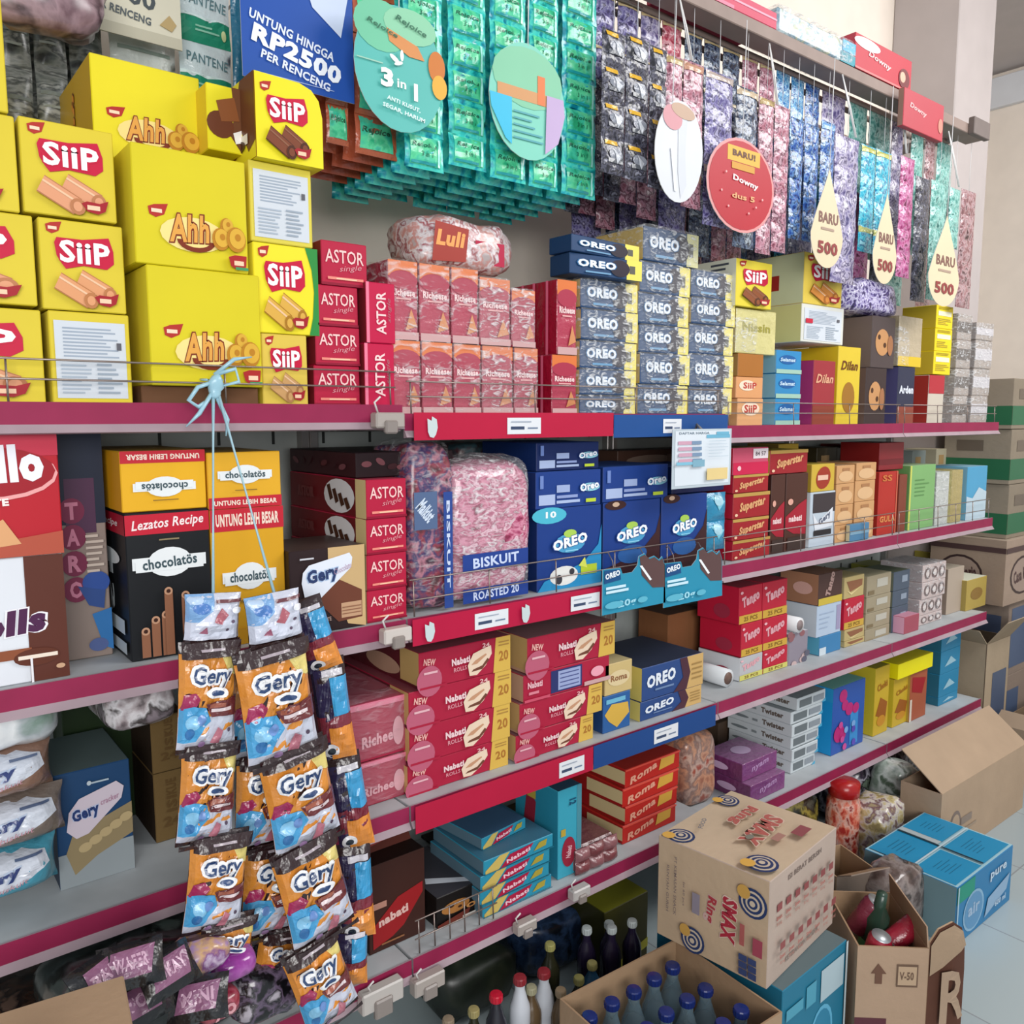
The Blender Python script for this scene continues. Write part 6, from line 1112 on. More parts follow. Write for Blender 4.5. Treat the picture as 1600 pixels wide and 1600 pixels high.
# ================================================================ hanging snack pack strips
ob = '2e1a1c'
def art_gp(c):
    F = lambda h: M(h, 'foil')
    c.rect(.0, .05, 1, .9, F('dd8f38')); c.rect(.0, .05, 1, .34, F('c8ccdc')); c.poly([(.66, .9), (1, .92), (1, .66), (.8, .72)], F('e6d480'))
    c.poly([(0, .4), (.2, .42), (.32, .5), (.24, .56), (.06, .54)], F('a02858')); c.poly([(0, .12), (0, .42), (.2, .45), (.42, .42), (.5, .3), (.36, .2), (.28, .12)], F('4aa0d4')); c.ell(.2, .3, .12, .07, F('88c4e8')); c.ell(.16, .2, .08, .05, F('2c6ca8')); c.ell(.34, .32, .07, .05, F('6c90cc'))
    c.poly([(.4, .46), (1, .5), (1, .32), (.5, .34)], F('6c2c30')); c.rect(.5, .38, .86, .41, F('e0d0d4')); c.rect(.46, .42, .74, .46, F('a05844'))
    c.poly([(.5, .1), (.62, .24), (.72, .2), (.66, .08)], F('b06878')); c.ell(.82, .2, .03, .02, F('4c3c50')); c.ell(.36, .1, .06, .03, F('8c6c94'))
    c.otext('Gery', .48, .7, .66, .19, F('26406c'), F('f2f4fa'), -3, .02, .16, .08); c.ell(.56, .565, .2, .05, F('f2f4fa'), -6); c.ell(.56, .565, .12, .026, F('2c4674'), -6)
    c.rect(0, .87, 1, 1, F(ob)); c.rect(0, 0, 1, .05, F(ob)); c.lines(.3, .91, .7, .96, 1, F('a89ca4'), .4, False)
def art_g0(c):
    F = lambda h: M(h, 'foil')
    c.rect(0, .16, 1, 1, F('ccd0e0')); c.poly([(0, .5), (0, 1), (.5, 1), (.45, .7), (.2, .5)], F('7ca8d8')); c.ell(.25, .75, .16, .1, F('4c7cc0')); c.ell(.15, .9, .14, .08, F('b8d0ec')); c.poly([(.45, .5), (.6, .75), (.72, .62), (.6, .45)], F('a85c68')); c.poly([(.2, .3), (.32, .42), (.36, .28)], F('9c5870')); c.rect(.5, .84, 1, .9, F('6c3c44')); c.ell(.8, .5, .04, .03, F('5c4c60')); c.ell(.7, .35, .03, .03, F('5c4c60')); c.ell(.88, .7, .1, .06, F('e8eaf4')); c.rect(0, 0, 1, .16, F(ob))
def art_gback(c):
    F = lambda h: M(h, 'foil')
    c.rect(0, .0, .5, .9, F('2c2448')); c.rect(.5, .45, 1, .82, F('3c9cd0')); c.rect(0, .2, 1, .45, F('7c2838')); c.rect(.3, .0, 1, .34, F('e08c38')); c.ell(.3, .1, .22, .08, F('e8e6ea')); c.ell(.3, .1, .12, .04, F('1c2430')); c.rect(.3, .84, .9, .9, F('c8c4cc'))
def hang_strip(lab, packs, y, art, yaw=0, first=None, top=None, knot=(335, 612)):
    """packs: (u, v, w_px, h_px, tilt_deg) centres"""
    mb = MB(); c0 = P(packs[0][0], packs[0][1], y); prev = None
    for i, (u, v, wp, hp, tl) in enumerate(packs):
        p = P(u, v, y-.004*(i % 2)); W = abs(XU(u+wp/2, y, p.z)-XU(u-wp/2, y, p.z)); H = P(u, v-hp/2, y).z-P(u, v+hp/2, y).z
        m2 = MB(); pillow(m2, W/max(.35, math.cos(math.radians(yaw))) if yaw else W, H*1.06, .034, M(ob, 'foil'), first if first and i == 0 else art, (12, 14), i+len(lab), (0, 0, 0), .04, .006)
        rt = Matrix.Rotation(math.radians(yaw), 3, 'Z') @ Matrix.Rotation(math.radians(tl), 3, 'Y')
        vs = [(rt @ Vector(q))+p-c0 for q in m2.v]; b = len(mb.v); mb.v += [tuple(q) for q in vs]
        for f, k, sm in zip(m2.f, m2.m, m2.sm): mb.f.append(tuple(b+t for t in f)); mb.m.append(mb.mi(m2.mats[k])); mb.sm.append(sm)
    o = mb.build('snack_pack_strip', None, c0); tag(o, lab, 'snack strip', 'snack pack strips hung from the shelf with blue ribbon')
    if top:
        s = MB(); k = P(knot[0], knot[1], -.03)
        s.tube([P(*top, y)-c0, P(*top, y)*.6+k*.4-c0, P(*top, y)*.25+k*.75-c0, k-c0], [.0025, .0015, .0018, .003], M('9cc0cc', 'plastic'), 6); s.build('ribbon', o)
    return o
hang_strip('strip of orange snack packs hanging behind, showing only its left halves between two others', [(400, 1105, 84, 150, 2), (409, 1248, 84, 140, 4), (424, 1384, 92, 140, 6), (436, 1500, 80, 90, 14)], -.06, art_gp)
hang_strip('strip of orange snack packs on the right, turned sideways', [(492, 990, 46, 110, -16), (520, 1106, 46, 150, -6), (546, 1250, 46, 142, -8), (556, 1390, 44, 140, -2), (548, 1490, 44, 90, 2)], -.075, art_gback, -22)
hang_strip('strip of orange snack packs hanging at the left of the bunch', [(331, 968, 88, 78, 5), (323, 1086, 92, 162, 4), (323, 1236, 88, 148, 6), (337, 1376, 92, 142, 8), (350, 1476, 90, 84, 8)], -.12, art_gp, first=art_g0, top=(333, 935), knot=(333, 612))
hang_strip('strip of orange snack packs in the middle, nearest the viewer', [(428, 968, 86, 80, -4), (432, 1096, 112, 176, -6), (468, 1243, 104, 158, -9), (489, 1388, 98, 156, -12), (500, 1530, 84, 140, -16)], -.14, art_gp, first=art_g0, top=(430, 932), knot=(340, 612))
# ribbon knot at the wire
kp = P(336, 606, -.03); mb = MB(); rb = M('9cc4d4', 'plastic')
blob(mb, 0, 0, 0, .022, .02, .036, rb, .8, .006, 60, 4, (14, 10), True, False)
for pts in ([(0, 0, .01), (-.03, -.01, .0), (-.045, -.012, -.02), (-.03, -.008, -.03), (0, 0, -.01)], [(0, 0, .02), (.03, -.01, .03), (.035, -.01, .01), (0, 0, 0)], [(0, 0, 0), (-.03, -.012, -.04), (-.05, -.01, -.06)], [(0, 0, .02), (.03, -.005, .045), (.06, -.002, .05)], [(0, 0, -.01), (.014, -.01, -.05), (.01, -.012, -.075)]): mb.tube(pts, [.0035]*(len(pts)-1)+[.001], rb, 6)
mb.tube([(-.012, 0, .012), (-.01, .036, .014), (.01, .036, .014), (.012, 0, .012)], .002, rb, 5)
o = mb.build('ribbon_knot', None, kp); tag(o, 'light blue plastic ribbon tied in a bow round the upper wire guard', 'ribbon')
# ================================================================ dark goods on the lowest shelf, left
GL = 'goods on the lowest shelf behind the hanging packs'
def lump(name, lab, cat, u, v, y, W, D, H, mat, seed=1, e=.6, amp=.012, group=GL, extra=None, zb=None, rz=0, freq=18):
    p = P(u, v, y); z = p.z if zb is None else zb; mb = MB(); blob(mb, 0, 0, H/2, W, D, H, mat, e, amp, freq, seed)
    if extra: extra(mb, W, D, H)
    o = mb.build(name, None, (p.x, y+D/2, z), (0, 0, rz)); tag(o, lab, cat, group); return o
drk = mat_patch('dark_brown_foil', ('0c0808', '2c1c18', '4c3428', '140c10', '6c5448'), 22, .25)
bkp = mat_patch('black_pink_foil', ('101014', '1c1c20', '30242c', '141418', 'a06c88'), 26, .2)
for k, (x, W, H, m, lab) in enumerate(((-.02, .2, .16, bkp, 'black foil bag with grey sheen low at the left edge'), (.2, .22, .17, drk, 'dark brown foil bag under the black and pink packs'), (.42, .2, .15, bkp, 'black foil bag under the purple pack'), (.62, .2, .15, drk, 'dark brown bag behind the nearest hanging strip'))):
    mb = MB(); blob(mb, 0, 0, H/2, W, .2, H, m, .5, .014, 16, k+2); o = mb.build('snack_bag', None, (x, .13, ZD+.001)); tag(o, lab, 'bag', GL)
def pinkx(mb, W, D, H):
    for a, b, t in ((-.36, .62, 'WAFER'), (.02, .5, 'OKAY'), (.2, .25, 'TOP')):
        c = Cv(mb, flatS((W*a, -D/2-.004, H*b), (W*.24, 0, 0), (W*.03, 0, H*.2), (0, -1, 0)), W*.24, H*.2); c.rect(0, 0, 1, 1, M('a06c8c', 'foil')); c.rect(.06, .12, .94, .88, M('30202c', 'foil')); c.text(t, .5, .5, .8, .5, M('c890b0'), 12, .05)
lump('snack_bag', 'black snack bag with pink lettered patches at the bottom left', 'bag', 232, 1600, -.12, .26, .2, .15, mat_patch('black_grey_foil', ('0c100e', '1c2422', '2c3434', '101412', '4c5854'), 18, .2), 3, zb=ZD+.12)
for k, (u, v, rz_) in enumerate(((158, 1530, .5), (205, 1508, -.2), (262, 1518, .3), (310, 1560, -.4), (215, 1568, .2))):
    mb = MB(); pillow(mb, .085, .06, .026, M('16161a', 'foil'), lambda c: (c.poly([(.12, .2), (.2, .8), (.88, .84), (.8, .22)], M('8c5c7c', 'foil')), c.text(('BAR', 'WAFER', 'OKAY', 'MINI', 'TOP')[k], .5, .52, .54, .3, M('c8a0b8', 'foil'), 6, .04)), (8, 8), k, wr=.003)
    p = P(u, v, -.19); o = mb.build('snack_pack', None, p, (-.7, 0, rz_)); tag(o, 'small black pack with pink lettered patch in the dark pile, %s of five' % ordl((0, 1, 3, 4, 2)[k], 5), 'snack pack', 'black and pink packs in the dark pile')
lump('snack_bag', 'shiny purple snack bag with orange edge', 'bag', 376, 1542, -.17, .07, .08, .048, mat_patch('purple_shiny', ('6c1870', '8c2c8c', 'a85ca8', '501050'), 12, .15), 5, e=.8, amp=.004)
lump('snack_bag', 'mixed lilac and orange wrapped snack lying left of the purple bag', 'bag', 320, 1535, -.17, .09, .07, .05, mat_patch('lilac_orange', ('a888b8', 'c8a070', '7c4c84', 'd8c8dc'), 30, .2), 6, e=.8, amp=.008)
lump('snack_bag', 'dark red pack with pale round lettering near the bottom', 'bag', 352, 1600, -.17, .06, .07, .045, mat_patch('dark_red_pack', ('5c1420', '8c2434', 'b85c6c', '3c0c14'), 24, .2), 7, e=.7, amp=.006, extra=lambda mb, W, D, H: Cv(mb, flatS((-W*.35, -D/2-.003, H*.25), (W*.7, 0, 0), (0, 0, H*.5), (0, -1, 0)), W*.7, H*.5).text('XO', .5, .5, .8, .8, M('d8a0a8'), 8, .06))
lump('snack_bag', 'black pack with scattered white and purple print, right of the red pack', 'bag', 425, 1600, -.1, .12, .1, .1, mat_patch('black_white_purple', ('0c0c10', '181418', '6c5c74', '141014', 'b8b0bc'), 34, .2), 8, e=.6, amp=.01)
lump('snack_bag', 'small brown gold foil pack behind the middle strip', 'bag', 405, 1520, .03, .08, .07, .08, mat_patch('brown_gold', ('3c2c14', '6c5424', 'a08848', '241810'), 30, .25), 9, e=.6)
lump('snack_bag', 'crumpled clear bag in the dark under the pink shelf edge', 'bag', 200, 1480, .12, .09, .08, .07, mat_patch('dim_clear', ('2c4844', '5c706c', '8c9c9c', '1c2824'), 20, .15), 10, e=.7)
def bottle(name, lab, cat, x, y, z, h, r, body, cap, liquid=None, group=None, capr=.55, lab_c=None):
    mb = MB(); sh = h*.66; nk = r*capr*.8
    prof = [(r*.86, 0), (r, .006), (r, sh*.5), (r*.96, sh*.52), (r*.96, sh*.8), (r, sh*.82), (r, sh), (r*.94, sh+h*.05), (r*.72, sh+h*.11), (nk*1.2, sh+h*.17), (nk, sh+h*.2), (nk, h-.016)]
    lc = M(lab_c, 'plastic') if lab_c else None
    mb.lathe(prof, body, 14, mf=(lambda i: lc if lc and i in (2, 3, 4) else body)); o = mb.build(name, None, (x, y, z)); tag(o, lab, cat, group)
    c = MB(); rc = r*capr; c.lathe([(rc*.98, 0), (rc, .002), (rc, .013), (rc*.92, .0155), (0, .0165)], M(cap, 'plastic'), 14, smooth=False)
    for k in range(14): a = 2*math.pi*k/14; c.box(rc*math.cos(a)-.0006, rc*math.sin(a)-.0006, .002, rc*math.cos(a)+.0006, rc*math.sin(a)+.0006, .013, M(cap, 'plastic'))
    c.build('cap', o, (0, 0, h-.017)); return o
bottle('drink_bottle', 'dark bottle with a pale cap in the shade behind the hanging packs', 'bottle', P(275, 1460, .2).x, .2, ZD+.001, .25, .03, M('2c1c18', 'plastic'), 'a89c90', group=GL)
# ================================================================ carton at the lower left corner
mb = MB(); x0, y0, z0 = .04, -.46, .0
kr = M('b09478', 'kraft')
S_ = .70; mb.box(0, 0, 0, .22, .26, S_-.36, kr, .002); 
o = mb.build('kraft_carton', None, (-.01, -.46, 0), (0, 0, 0)); tag(o, 'lower brown carton standing on the floor under the bottom left carton', 'carton', 'floor cartons')
mb = MB(); mb.box(0, 0, 0, .2, .23, .355, kr, .002); c = Cv(mb, flatS((0, 0, .355), (.2, 0, 0), (0, .23, 0), (0, 0, 1)), .2, .23)
c.text('KEMASAN', .46, .3, .66, .16, M('a04c44'), 180, .03); c.rect(0, .48, 1, .52, M('a48a6c'))
o = mb.build('kraft_carton', None, (.0, -.44, .3405), (0, 0, math.radians(-8))); tag(o, 'brown carton top with red lettering in the bottom left corner', 'carton', 'floor cartons')
lump('snack_bag', 'dark green black bag at the very bottom left corner', 'bag', 2, 1590, -.42, .06, .07, .05, mat_patch('green_black', ('101814', '20302c', '3c5048'), 14, .3), 4, e=.7, amp=.004, zb=.697)
# ================================================================ floor goods
GFB = 'bottles on the floor below the lowest shelf'
glassd = M('141c20', 'plastic'); amberb = M('5c4830', 'plastic')
spots = [(.978, .219, 'c01c34', 'clear'), (.92, .213, '9c9060', 'd'), (1.042, .229, '8c2c34', 'w'), (1.11, .213, '8c2c34', 'w'), (1.133, .175, 'a08c70', 'a'), (1.18, .216, 'a09c60', 'd'), (1.187, .180, 'a09c60', 'd2'), (1.257, .168, 'b8b070', 'b'), (1.074, .192, 'a09c80', 'a'), (.857, .222, '8c7c68', 'd'), (1.287, .217, 'b8c0c0', 'p'), (1.33, .222, 'b8c0c0', 'p'), (1.362, .2, 'b8c0c0', 'p'), (1.40, .21, 'b8c0c0', 'p')]
descr = ['dark bottle with bright red cap, nearest the viewer', 'bottle with olive cap left of the red capped one', 'white necked bottle with dull red cap behind the bright red one', 'white necked bottle with dull red cap, right one', 'bottle with tan cap beside the open carton', 'slim bottle with olive cap further back in pair', 'slim bottle with olive cap nearer the carton edge', 'bottle with pale yellow cap behind the carton wall', 'bottle with greyish cap between red and tan caps', 'bottle with brown cap at the left of the row', 'dark soda bottle with silver cap, leftmost of four', 'dark soda bottle with silver cap, second of four', 'dark soda bottle with silver cap, third of four', 'dark soda bottle with silver cap, rightmost of four']
for i, ((x, h, cap, t), d) in enumerate(zip(spots, descr)):
    y_ = -.06 if i < 10 else (-.05 if i % 2 else -.01)
    if i in (5,): y_ = -.0
    bottle('drink_bottle', d, 'bottle', x if i < 10 else x-.0, y_-(.03 if i in (6, 4) else 0), .0005, h, .023, {'clear': M('2c2c34', 'plastic'), 'w': M('c8ccd4', 'plastic'), 'a': M('5c4a34', 'plastic'), 'b': M('2c5878', 'plastic'), 'p': M('241c34', 'plastic')}.get(t, M('2c2c1c', 'plastic')), cap, group=GFB, capr=.6 if t in ('clear', 'w') else .5)
def open_carton(name, lab, x, y, W, D, H, col, rz=0, art=None, flaps=(), th=.004, group='floor cartons', z=0.0005, inner=None):
    mb = MB(); m = M(col, 'kraft') if isinstance(col, str) else col; inn = M(inner or 'a08468', 'kraft')
    mb.box(0, 0, 0, W, th, H, inn, 0, {'front': m, 'top': inn}); mb.box(0, D-th, 0, W, D, H, inn, 0, {'back': m}); mb.box(0, th, 0, th, D-th, H, inn, 0, {'left': m}); mb.box(W-th, th, 0, W, D-th, H, inn, 0, {'right': m}); mb.box(th, th, 0, W-th, D-th, th, inn)
    if art: art(faces_cv(mb, W, D, H))
    o = mb.build(name, None, (x, y, z), (0, 0, rz)); tag(o, lab, 'carton', group)
    for side, L, ang in flaps:
        f = MB()
        if side in ('front', 'back'): f.box(0, 0, 0, W-.004, .003, L, m, 0, {'back': inn} if side == 'front' else {'front': inn}); q = f.build('flap', o, (.002, 0 if side == 'front' else D-.003, H+.0005), (math.radians(ang if side == 'front' else -ang), 0, 0))
        else: f.box(0, 0, 0, .003, D-.004, L, m, 0, {'right': inn} if side == 'left' else {'left': inn}); q = f.build('flap', o, (0 if side == 'left' else W-.003, .002, H+.0005), (0, math.radians(-ang if side == 'left' else ang), 0))
    return o
open_carton('open_carton', 'open brown carton holding clear water bottles with blue caps', 1.03, -.47, .335, .285, .248, 'a48a70', math.radians(-3), lambda fc: (fc['right'].rect(.3, .5, .6, .6, M('5c4438')), fc['front'].rect(.6, .7, .9, .76, M('5c4438'))), group=None)
water = bpy.data.materials.new('clear_bottle_water'); water.use_nodes = True; b_ = water.node_tree.nodes['Principled BSDF']; b_.inputs['Base Color'].default_value = (.5, .7, .82, 1); b_.inputs['Roughness'].default_value = .05; b_.inputs['Transmission Weight'].default_value = .85; b_.inputs['IOR'].default_value = 1.33
nn = 0
for iy, yy in enumerate((-.25, -.34, -.425)):
    for ix, xx in enumerate((1.068, 1.128, 1.19, 1.25, 1.31)):
        bottle('water_bottle', 'clear water bottle with dark blue cap, %s row %s inside the open carton' % (('back', 'middle', 'front')[iy], ordl(ix, 5)), 'bottle', xx+R.uniform(-.003, .003)+.003*iy, yy+R.uniform(-.003, .003), .006, .237+R.uniform(-.003, .003), .026, water, '1c2c6c', group='water bottles in the open carton', capr=.6)
# blue water carton below the big printed one
def art_aqua(fc):
    c = fc['front']; c.ell(.62, .3, .18, .26, M('5ca8c8')); c.ell(.62, .3, .15, .22, M('2c7c9c')); c.rect(.58, .6, .95, .9, M('a8bcc4')); c.rect(.35, .66, .5, .86, M('4c98b0')); c.rect(.05, .7, .3, .8, M('4c98b0')); c.ell(.25, .15, .22, .2, M('8cacc0')); c.rect(.97, 0, 1, 1, M('c0ccd0'))
carton('water_carton', 'teal blue water carton on the floor under the big printed brown carton', 'carton', 1.415, -.455, .0005, .262, .33, .249, {'front': '20708c', 'left': '1c6480', 'top': '5c6c70', 'right': 'a8b8bc'}, art_aqua, rz=math.radians(2))
# big printed brown carton
def rings(c, x, y, r, a=1, yc='d8a850'):
    a = c.w/c.h
    for k, (q, col) in enumerate(((1, '2c3c64'), (.82, 'c8b8a4'), (.68, '2c3c64'), (.5, 'c8b8a4'), (.36, '2c3c64'), (.2, 'c8b8a4'))): c.ell(x, y, r*q, r*q*a, M(col))
    c.ell(x-r*.62, y+r*.6*a, r*.46, r*.46*a, M(yc))
def art_smax(fc):
    L = fc['left']
    L.otext('Ring', .50, .5, .26*L.h/L.w, .1*L.w/L.h, M('a83c44'), M('c8a8a0'), -96, .04, .09, .1); L.otext('SMAX', .67, .48, .42*L.h/L.w, .13*L.w/L.h, M('a83040'), M('d8c0b0'), -93, .05, .11, .1)
    rings(L, .87, .74, .12, yc='c89c50'); rings(L, .36, .13, .11, yc='c89c50')
    for i in range(3):
        for j in range(2): L.rect(.78+j*.08, .05+i*.07, .85+j*.08, .11+i*.07, M('3c4870'))
    L.rect(.36, .42, .43, .62, M('8c8490')); L.text('Isi 60 pcs', .28, .56, .2, .03, M('7c6c68'), -90, .01); L.text('PT KEMASAN SNACK', .2, .6, .5, .03, M('7c6c68'), -90, .01); L.text('RENYAH GURIH', .13, .55, .4, .028, M('7c6c68'), -90, .01); L.rect(.9, .3, .98, .46, M('a04858')); L.rect(.79, .34, .83, .54, M('a85c58'))
    F = fc['front']
    F.text('ISI BERAT BERSIH', .5, .9, .5, .05, M('7c6c64'), 0, .02); F.text('KETERANGAN PRODUK', .5, .12, .5, .05, M('8c7c74'), 0, .02)
    for r_ in range(2):
        for k in range(7):
            v = .66-.34*r_; F.rect(.1+k*.12, v, .17+k*.12, v+.07, M('8c4c4c')); F.text('Smax', .135+k*.12, v-.06, .08, .04, M('a85c54'), 0, .03); F.text('Ring', .135+k*.12, v-.12, .07, .04, M('a87468'), 0, .01)
    T = fc['top']; rings(T, .1, .86, .1); rings(T, .8, .9, .09); rings(T, .13, .15, .11)
    T.otext('SMAX', .53, .4, .5, .17, M('b06058'), M('d0b8a4'), 184, .05, .12, .1); T.otext('Ring', .63, .64, .34, .13, M('b06058'), M('d0b8a4'), 184, .05, .12, .1); T.rect(.62, .1, .78, .2, M('8c4c50')); T.rect(.44, .2, .56, .27, M('a87c70')); T.text('FOOD', .3, .8, .16, .04, M('6c7078'), 20, .02); T.ell(.36, .4, .04, .03, M('7c7c70'))
fx = carton('printed_carton', 'big brown snack carton with red lettering and target rings on top of the water carton', 'carton', 1.392, -.432, .2505, .315, .27, .235, {'front': 'b4a296', 'left': 'c0a88c', 'top': 'c4ae94', 'right': 'a89480'}, art_smax, rz=math.radians(7), kind='kraft')
# dark open carton with R and cans
def art_r(fc):
    c = fc['front']; c.rect(0, 0, .45, .3, M('5c3038')); c.poly([(.3, .84), (.2, .74), (.26, .74), (.26, .64), (.36, .64), (.36, .74), (.42, .74)], M('6c4c3c')); c.rect(.56, .62, .86, .84, M('6c5444')); c.rect(.58, .64, .84, .82, M('b89c80')); c.text('V-50', .7, .73, .2, .08, M('6c5444'), 0, .03)
ang = math.radians(-42)
o = open_carton('open_carton', 'open brown carton with a big letter R on its side, full of red cans', 1.68, -.47, .155, .22, .245, 'b0947c', ang, art_r, (('right', .05, -6),))
import math as _m
ca, sa = math.cos(ang), math.sin(ang)
def inR(x, y): return (1.68+x*ca-y*sa, -.47+x*sa+y*ca)
def can(lab, x, y, z, tilt, rz, col='a01c34'):
    mb = MB(); r = .026; mb.lathe([(0, 0), (r*.8, 0), (r, .006), (r, .088), (r*.82, .096), (r*.82, .098), (0, .0965)], M(col, 'foil'), 16, mf=lambda i: M('b8bcc0', 'metal') if i in (0, 1, 4, 5) else M(col, 'foil')); X, Y = inR(x, y); o = mb.build('drink_can', None, (X, Y, z), (tilt, 0, rz)); tag(o, lab, 'can', 'red cans in the open carton'); return o
mb = MB(); PW, PH = .11, .3; prof_ = [(0, .0), (1, .0), (1, .55), (.93, .78), (.75, .92), (.45, 1.0), (.15, .96), (0, .86)]
def curve_(u, v, d): return (1.797+u*PW-d*.2, -.574-.012*math.sin(u*3.1)-.03*u+d*-1, .001+v*PH)
for i in range(len(prof_)):
    a = prof_[i]; b = prof_[(i+1) % len(prof_)]
    mb.face([curve_(.5, .45, 0), curve_(*a, 0), curve_(*b, 0)], M('5c3c30', 'kraft')); mb.face([curve_(.5, .45, -.004), curve_(*b, -.004), curve_(*a, -.004)], M('a08468', 'kraft'))
    mb.face([curve_(*a, 0), curve_(*a, -.004), curve_(*b, -.004), curve_(*b, 0)], M('b89c80', 'kraft'))
cR = Cv(mb, lambda u, v, L: Vector(curve_(u, v, .001+L*.0012)), PW, PH, 3)
cR.poly([(0, .84), (.15, .94), (.45, .98), (.75, .9), (.93, .76), (.5, .72), (0, .6)], M('a48c74', 'kraft')); cR.L += 3; cR.text('R', .52, .42, .66, .42, M('a8907a', 'kraft'), 0, .02)
mb.v = [tuple(Matrix.Rotation(-ang, 3, 'Z') @ (Vector(q)-Vector((1.68, -.47, .0005)))) for q in mb.v]; mb.build('flap', o)
can('red can standing upright in the near corner of the open carton', .045, .045, .16, .25, 0)
can('red can leaning across the open carton, upper one', .095, .075, .2, 1.1, 1.2)
can('red can lying in the open carton under the others', .04, .1, .12, 1.35, .4)
can('dark red can at the back left of the open carton', .045, .15, .19, .5, .4, '7c2c40')
X, Y = inR(.085, .165); mb = MB(); mb.tube([(0, 0, 0), (0, 0, .1), (0, 0, .15), (0, 0, .18), (0, 0, .22)], [.03, .03, .028, .014, .012], M('2c4438', 'plastic'), 14); mb.tube([(0, 0, .05), (0, 0, .085)], .0306, M('5ca878', 'plastic'), 14, False); o = mb.build('drink_bottle', None, (X, Y, .1), (.08, -.28, .6)); tag(o, 'green bottle with pale green label leaning out of the carton with cans', 'bottle')
mb = MB(); mb.box(0, 0, 0, .3, .004, .16, M('4c3c38', 'kraft'), 0, {'front': M('7c6c5c', 'kraft')}); 
lump('rubbish_bag', 'dark translucent bag slumped between the R carton and the blue carton', 'bag', 1430, 1405, -.37, .17, .12, .2, mat_patch('smoky_film', ('3c302c', '5c4c48', '8c807c', '2c2420', '746460'), 14, .15), 12, e=.5, group=None, zb=.0008, amp=.014)
open_carton('open_carton', 'greyish brown empty carton squeezed between the dark bag and blue carton', 1.99, -.24, .13, .14, .19, '8c7c70', math.radians(-20), None, (('front', .06, 60),))
# blue water carton at the right
def art_bw(fc):
    c = fc['front']; c.rect(0, .7, .3, .98, M('1c8c74')); c.ell(.3, .4, .18, .34, M('88b0cc')); c.ell(.3, .4, .155, .3, M('5c90b8')); c.text('air', .3, .44, .2, .2, M('a0b8d0'), 0, .03); c.poly([(.5, .1), (.55, .4), (.95, .55), (.9, .3)], M('8cacc8')); c.text('pure', .72, .74, .3, .16, M('c0d4e4'), 0, .03); c.rect(0, 0, .02, 1, M('a8c4d0')); c.text('600 ml', .78, .2, .2, .1, M('c0d4e4'), 0, .02)
    T = fc['top']
    for (a, b, d, e) in ((.02, .03, .46, .46), (.5, .03, .97, .46), (.03, .5, .5, .97), (.58, .52, .97, .97)): T.rect(a, b, d, e, M('1c88b4')); T.lines(a+.12, b+.12, d-.1, e-.1, 5, M('14688c'), .2)
    T.rect(.48, .03, .5, .97, M('0c3040')); T.rect(.505, .52, .57, .97, M('a8b4b8')); T.rect(.02, .47, .97, .49, M('b8ccd4'))
carton('water_carton', 'bright blue water carton with white trimmed lid flaps on the tiles', 'carton', 2.222, -.452, .0005, .36, .26, .172, {'front': '2c78a8', 'left': '6c8890', 'top': '9cc4d0', 'right': '2c5c88'}, art_bw)
# kraft cartons behind
p = P(1472, 1242, -.24)
open_carton('open_carton', 'big pale brown carton with lifted lid behind the bright blue carton', p.x, -.24, .66, .13, p.z, 'b09880', 0, lambda fc: (fc['front'].ell(.16, .45, .06, .2, M('7c6c64')), fc['front'].ell(.16, .45, .045, .15, M('b09880')), fc['front'].rect(.22, .4, .34, .5, M('8c7c70')), fc['front'].rect(.02, .3, .4, .33, M('a08c78'))), (('front', .17, -52),), inner='b09880')
p2 = P(1500, 1125, -.0)
open_carton('open_carton', 'flat open brown carton behind the carton with lifted lid', 3.5, -.30, .5, .27, .2, 'a08c78', 0, None, (('front', .1, 60), ('left', .08, -60)), inner='7c6854')
open_carton('open_carton', 'upright narrow brown carton with open flap beyond the shelf end', 3.475, .0, .22, .2, P(1500, 985, 0).z-.1, 'a8967f', 0, lambda fc: (fc['front'].rect(.3, .1, .9, .75, M('4c5870')), fc['left'].rect(.1, .1, .3, .9, M('94826c'))), (('left', .1, 50), ('front', .12, 35)), inner='6c5c4c')
zc = [.002, .3, .655, .925, 1.12, 1.34, 1.52]
def art_lg(fc):
    for n, s in (('front', 1), ('left', 1)):
        c = fc[n]; c.ell(.42, .42, .3, .3, M('3c2c2c')); c.ell(.42, .42, .27, .265, M('9c887c')); c.text('Casa Maria', .42, .44, .44, .2, M('4c3434'), 8, .04); c.rect(0, .8, 1, .88, M('4c3838'))
y = .02
carton('kraft_carton', 'dusty brown carton low in the corner stack beyond the shelves', 'carton', 3.72, .02, .0006, .3, .28, .33, {'front': '8c7c70', 'left': '9c8c80', 'top': 'a09080'}, lambda fc: fc['front'].rect(.1, .2, .5, .8, M('4c5c78')), 'cartons stacked in the far corner', kind='kraft')
carton('kraft_carton', 'brown carton with dark blue panel, second in the corner stack', 'carton', 3.72, .02, .3312, .3, .28, .32, {'front': '8c7c70', 'left': '9c8c80', 'top': 'a09080'}, lambda fc: (fc['front'].rect(.1, .1, .7, .9, M('4c5c78')), fc['left'].rect(.1, .1, .9, .8, M('54607c'))), 'cartons stacked in the far corner', kind='kraft')
carton('kraft_carton', 'brown carton with dark round emblem, beneath the green banded ones', 'carton', 3.6, .0, .652, .42, .3, .27, {'front': 'a08c7c', 'left': '9c8878', 'top': 'a89888'}, art_lg, 'cartons stacked in the far corner', kind='kraft')
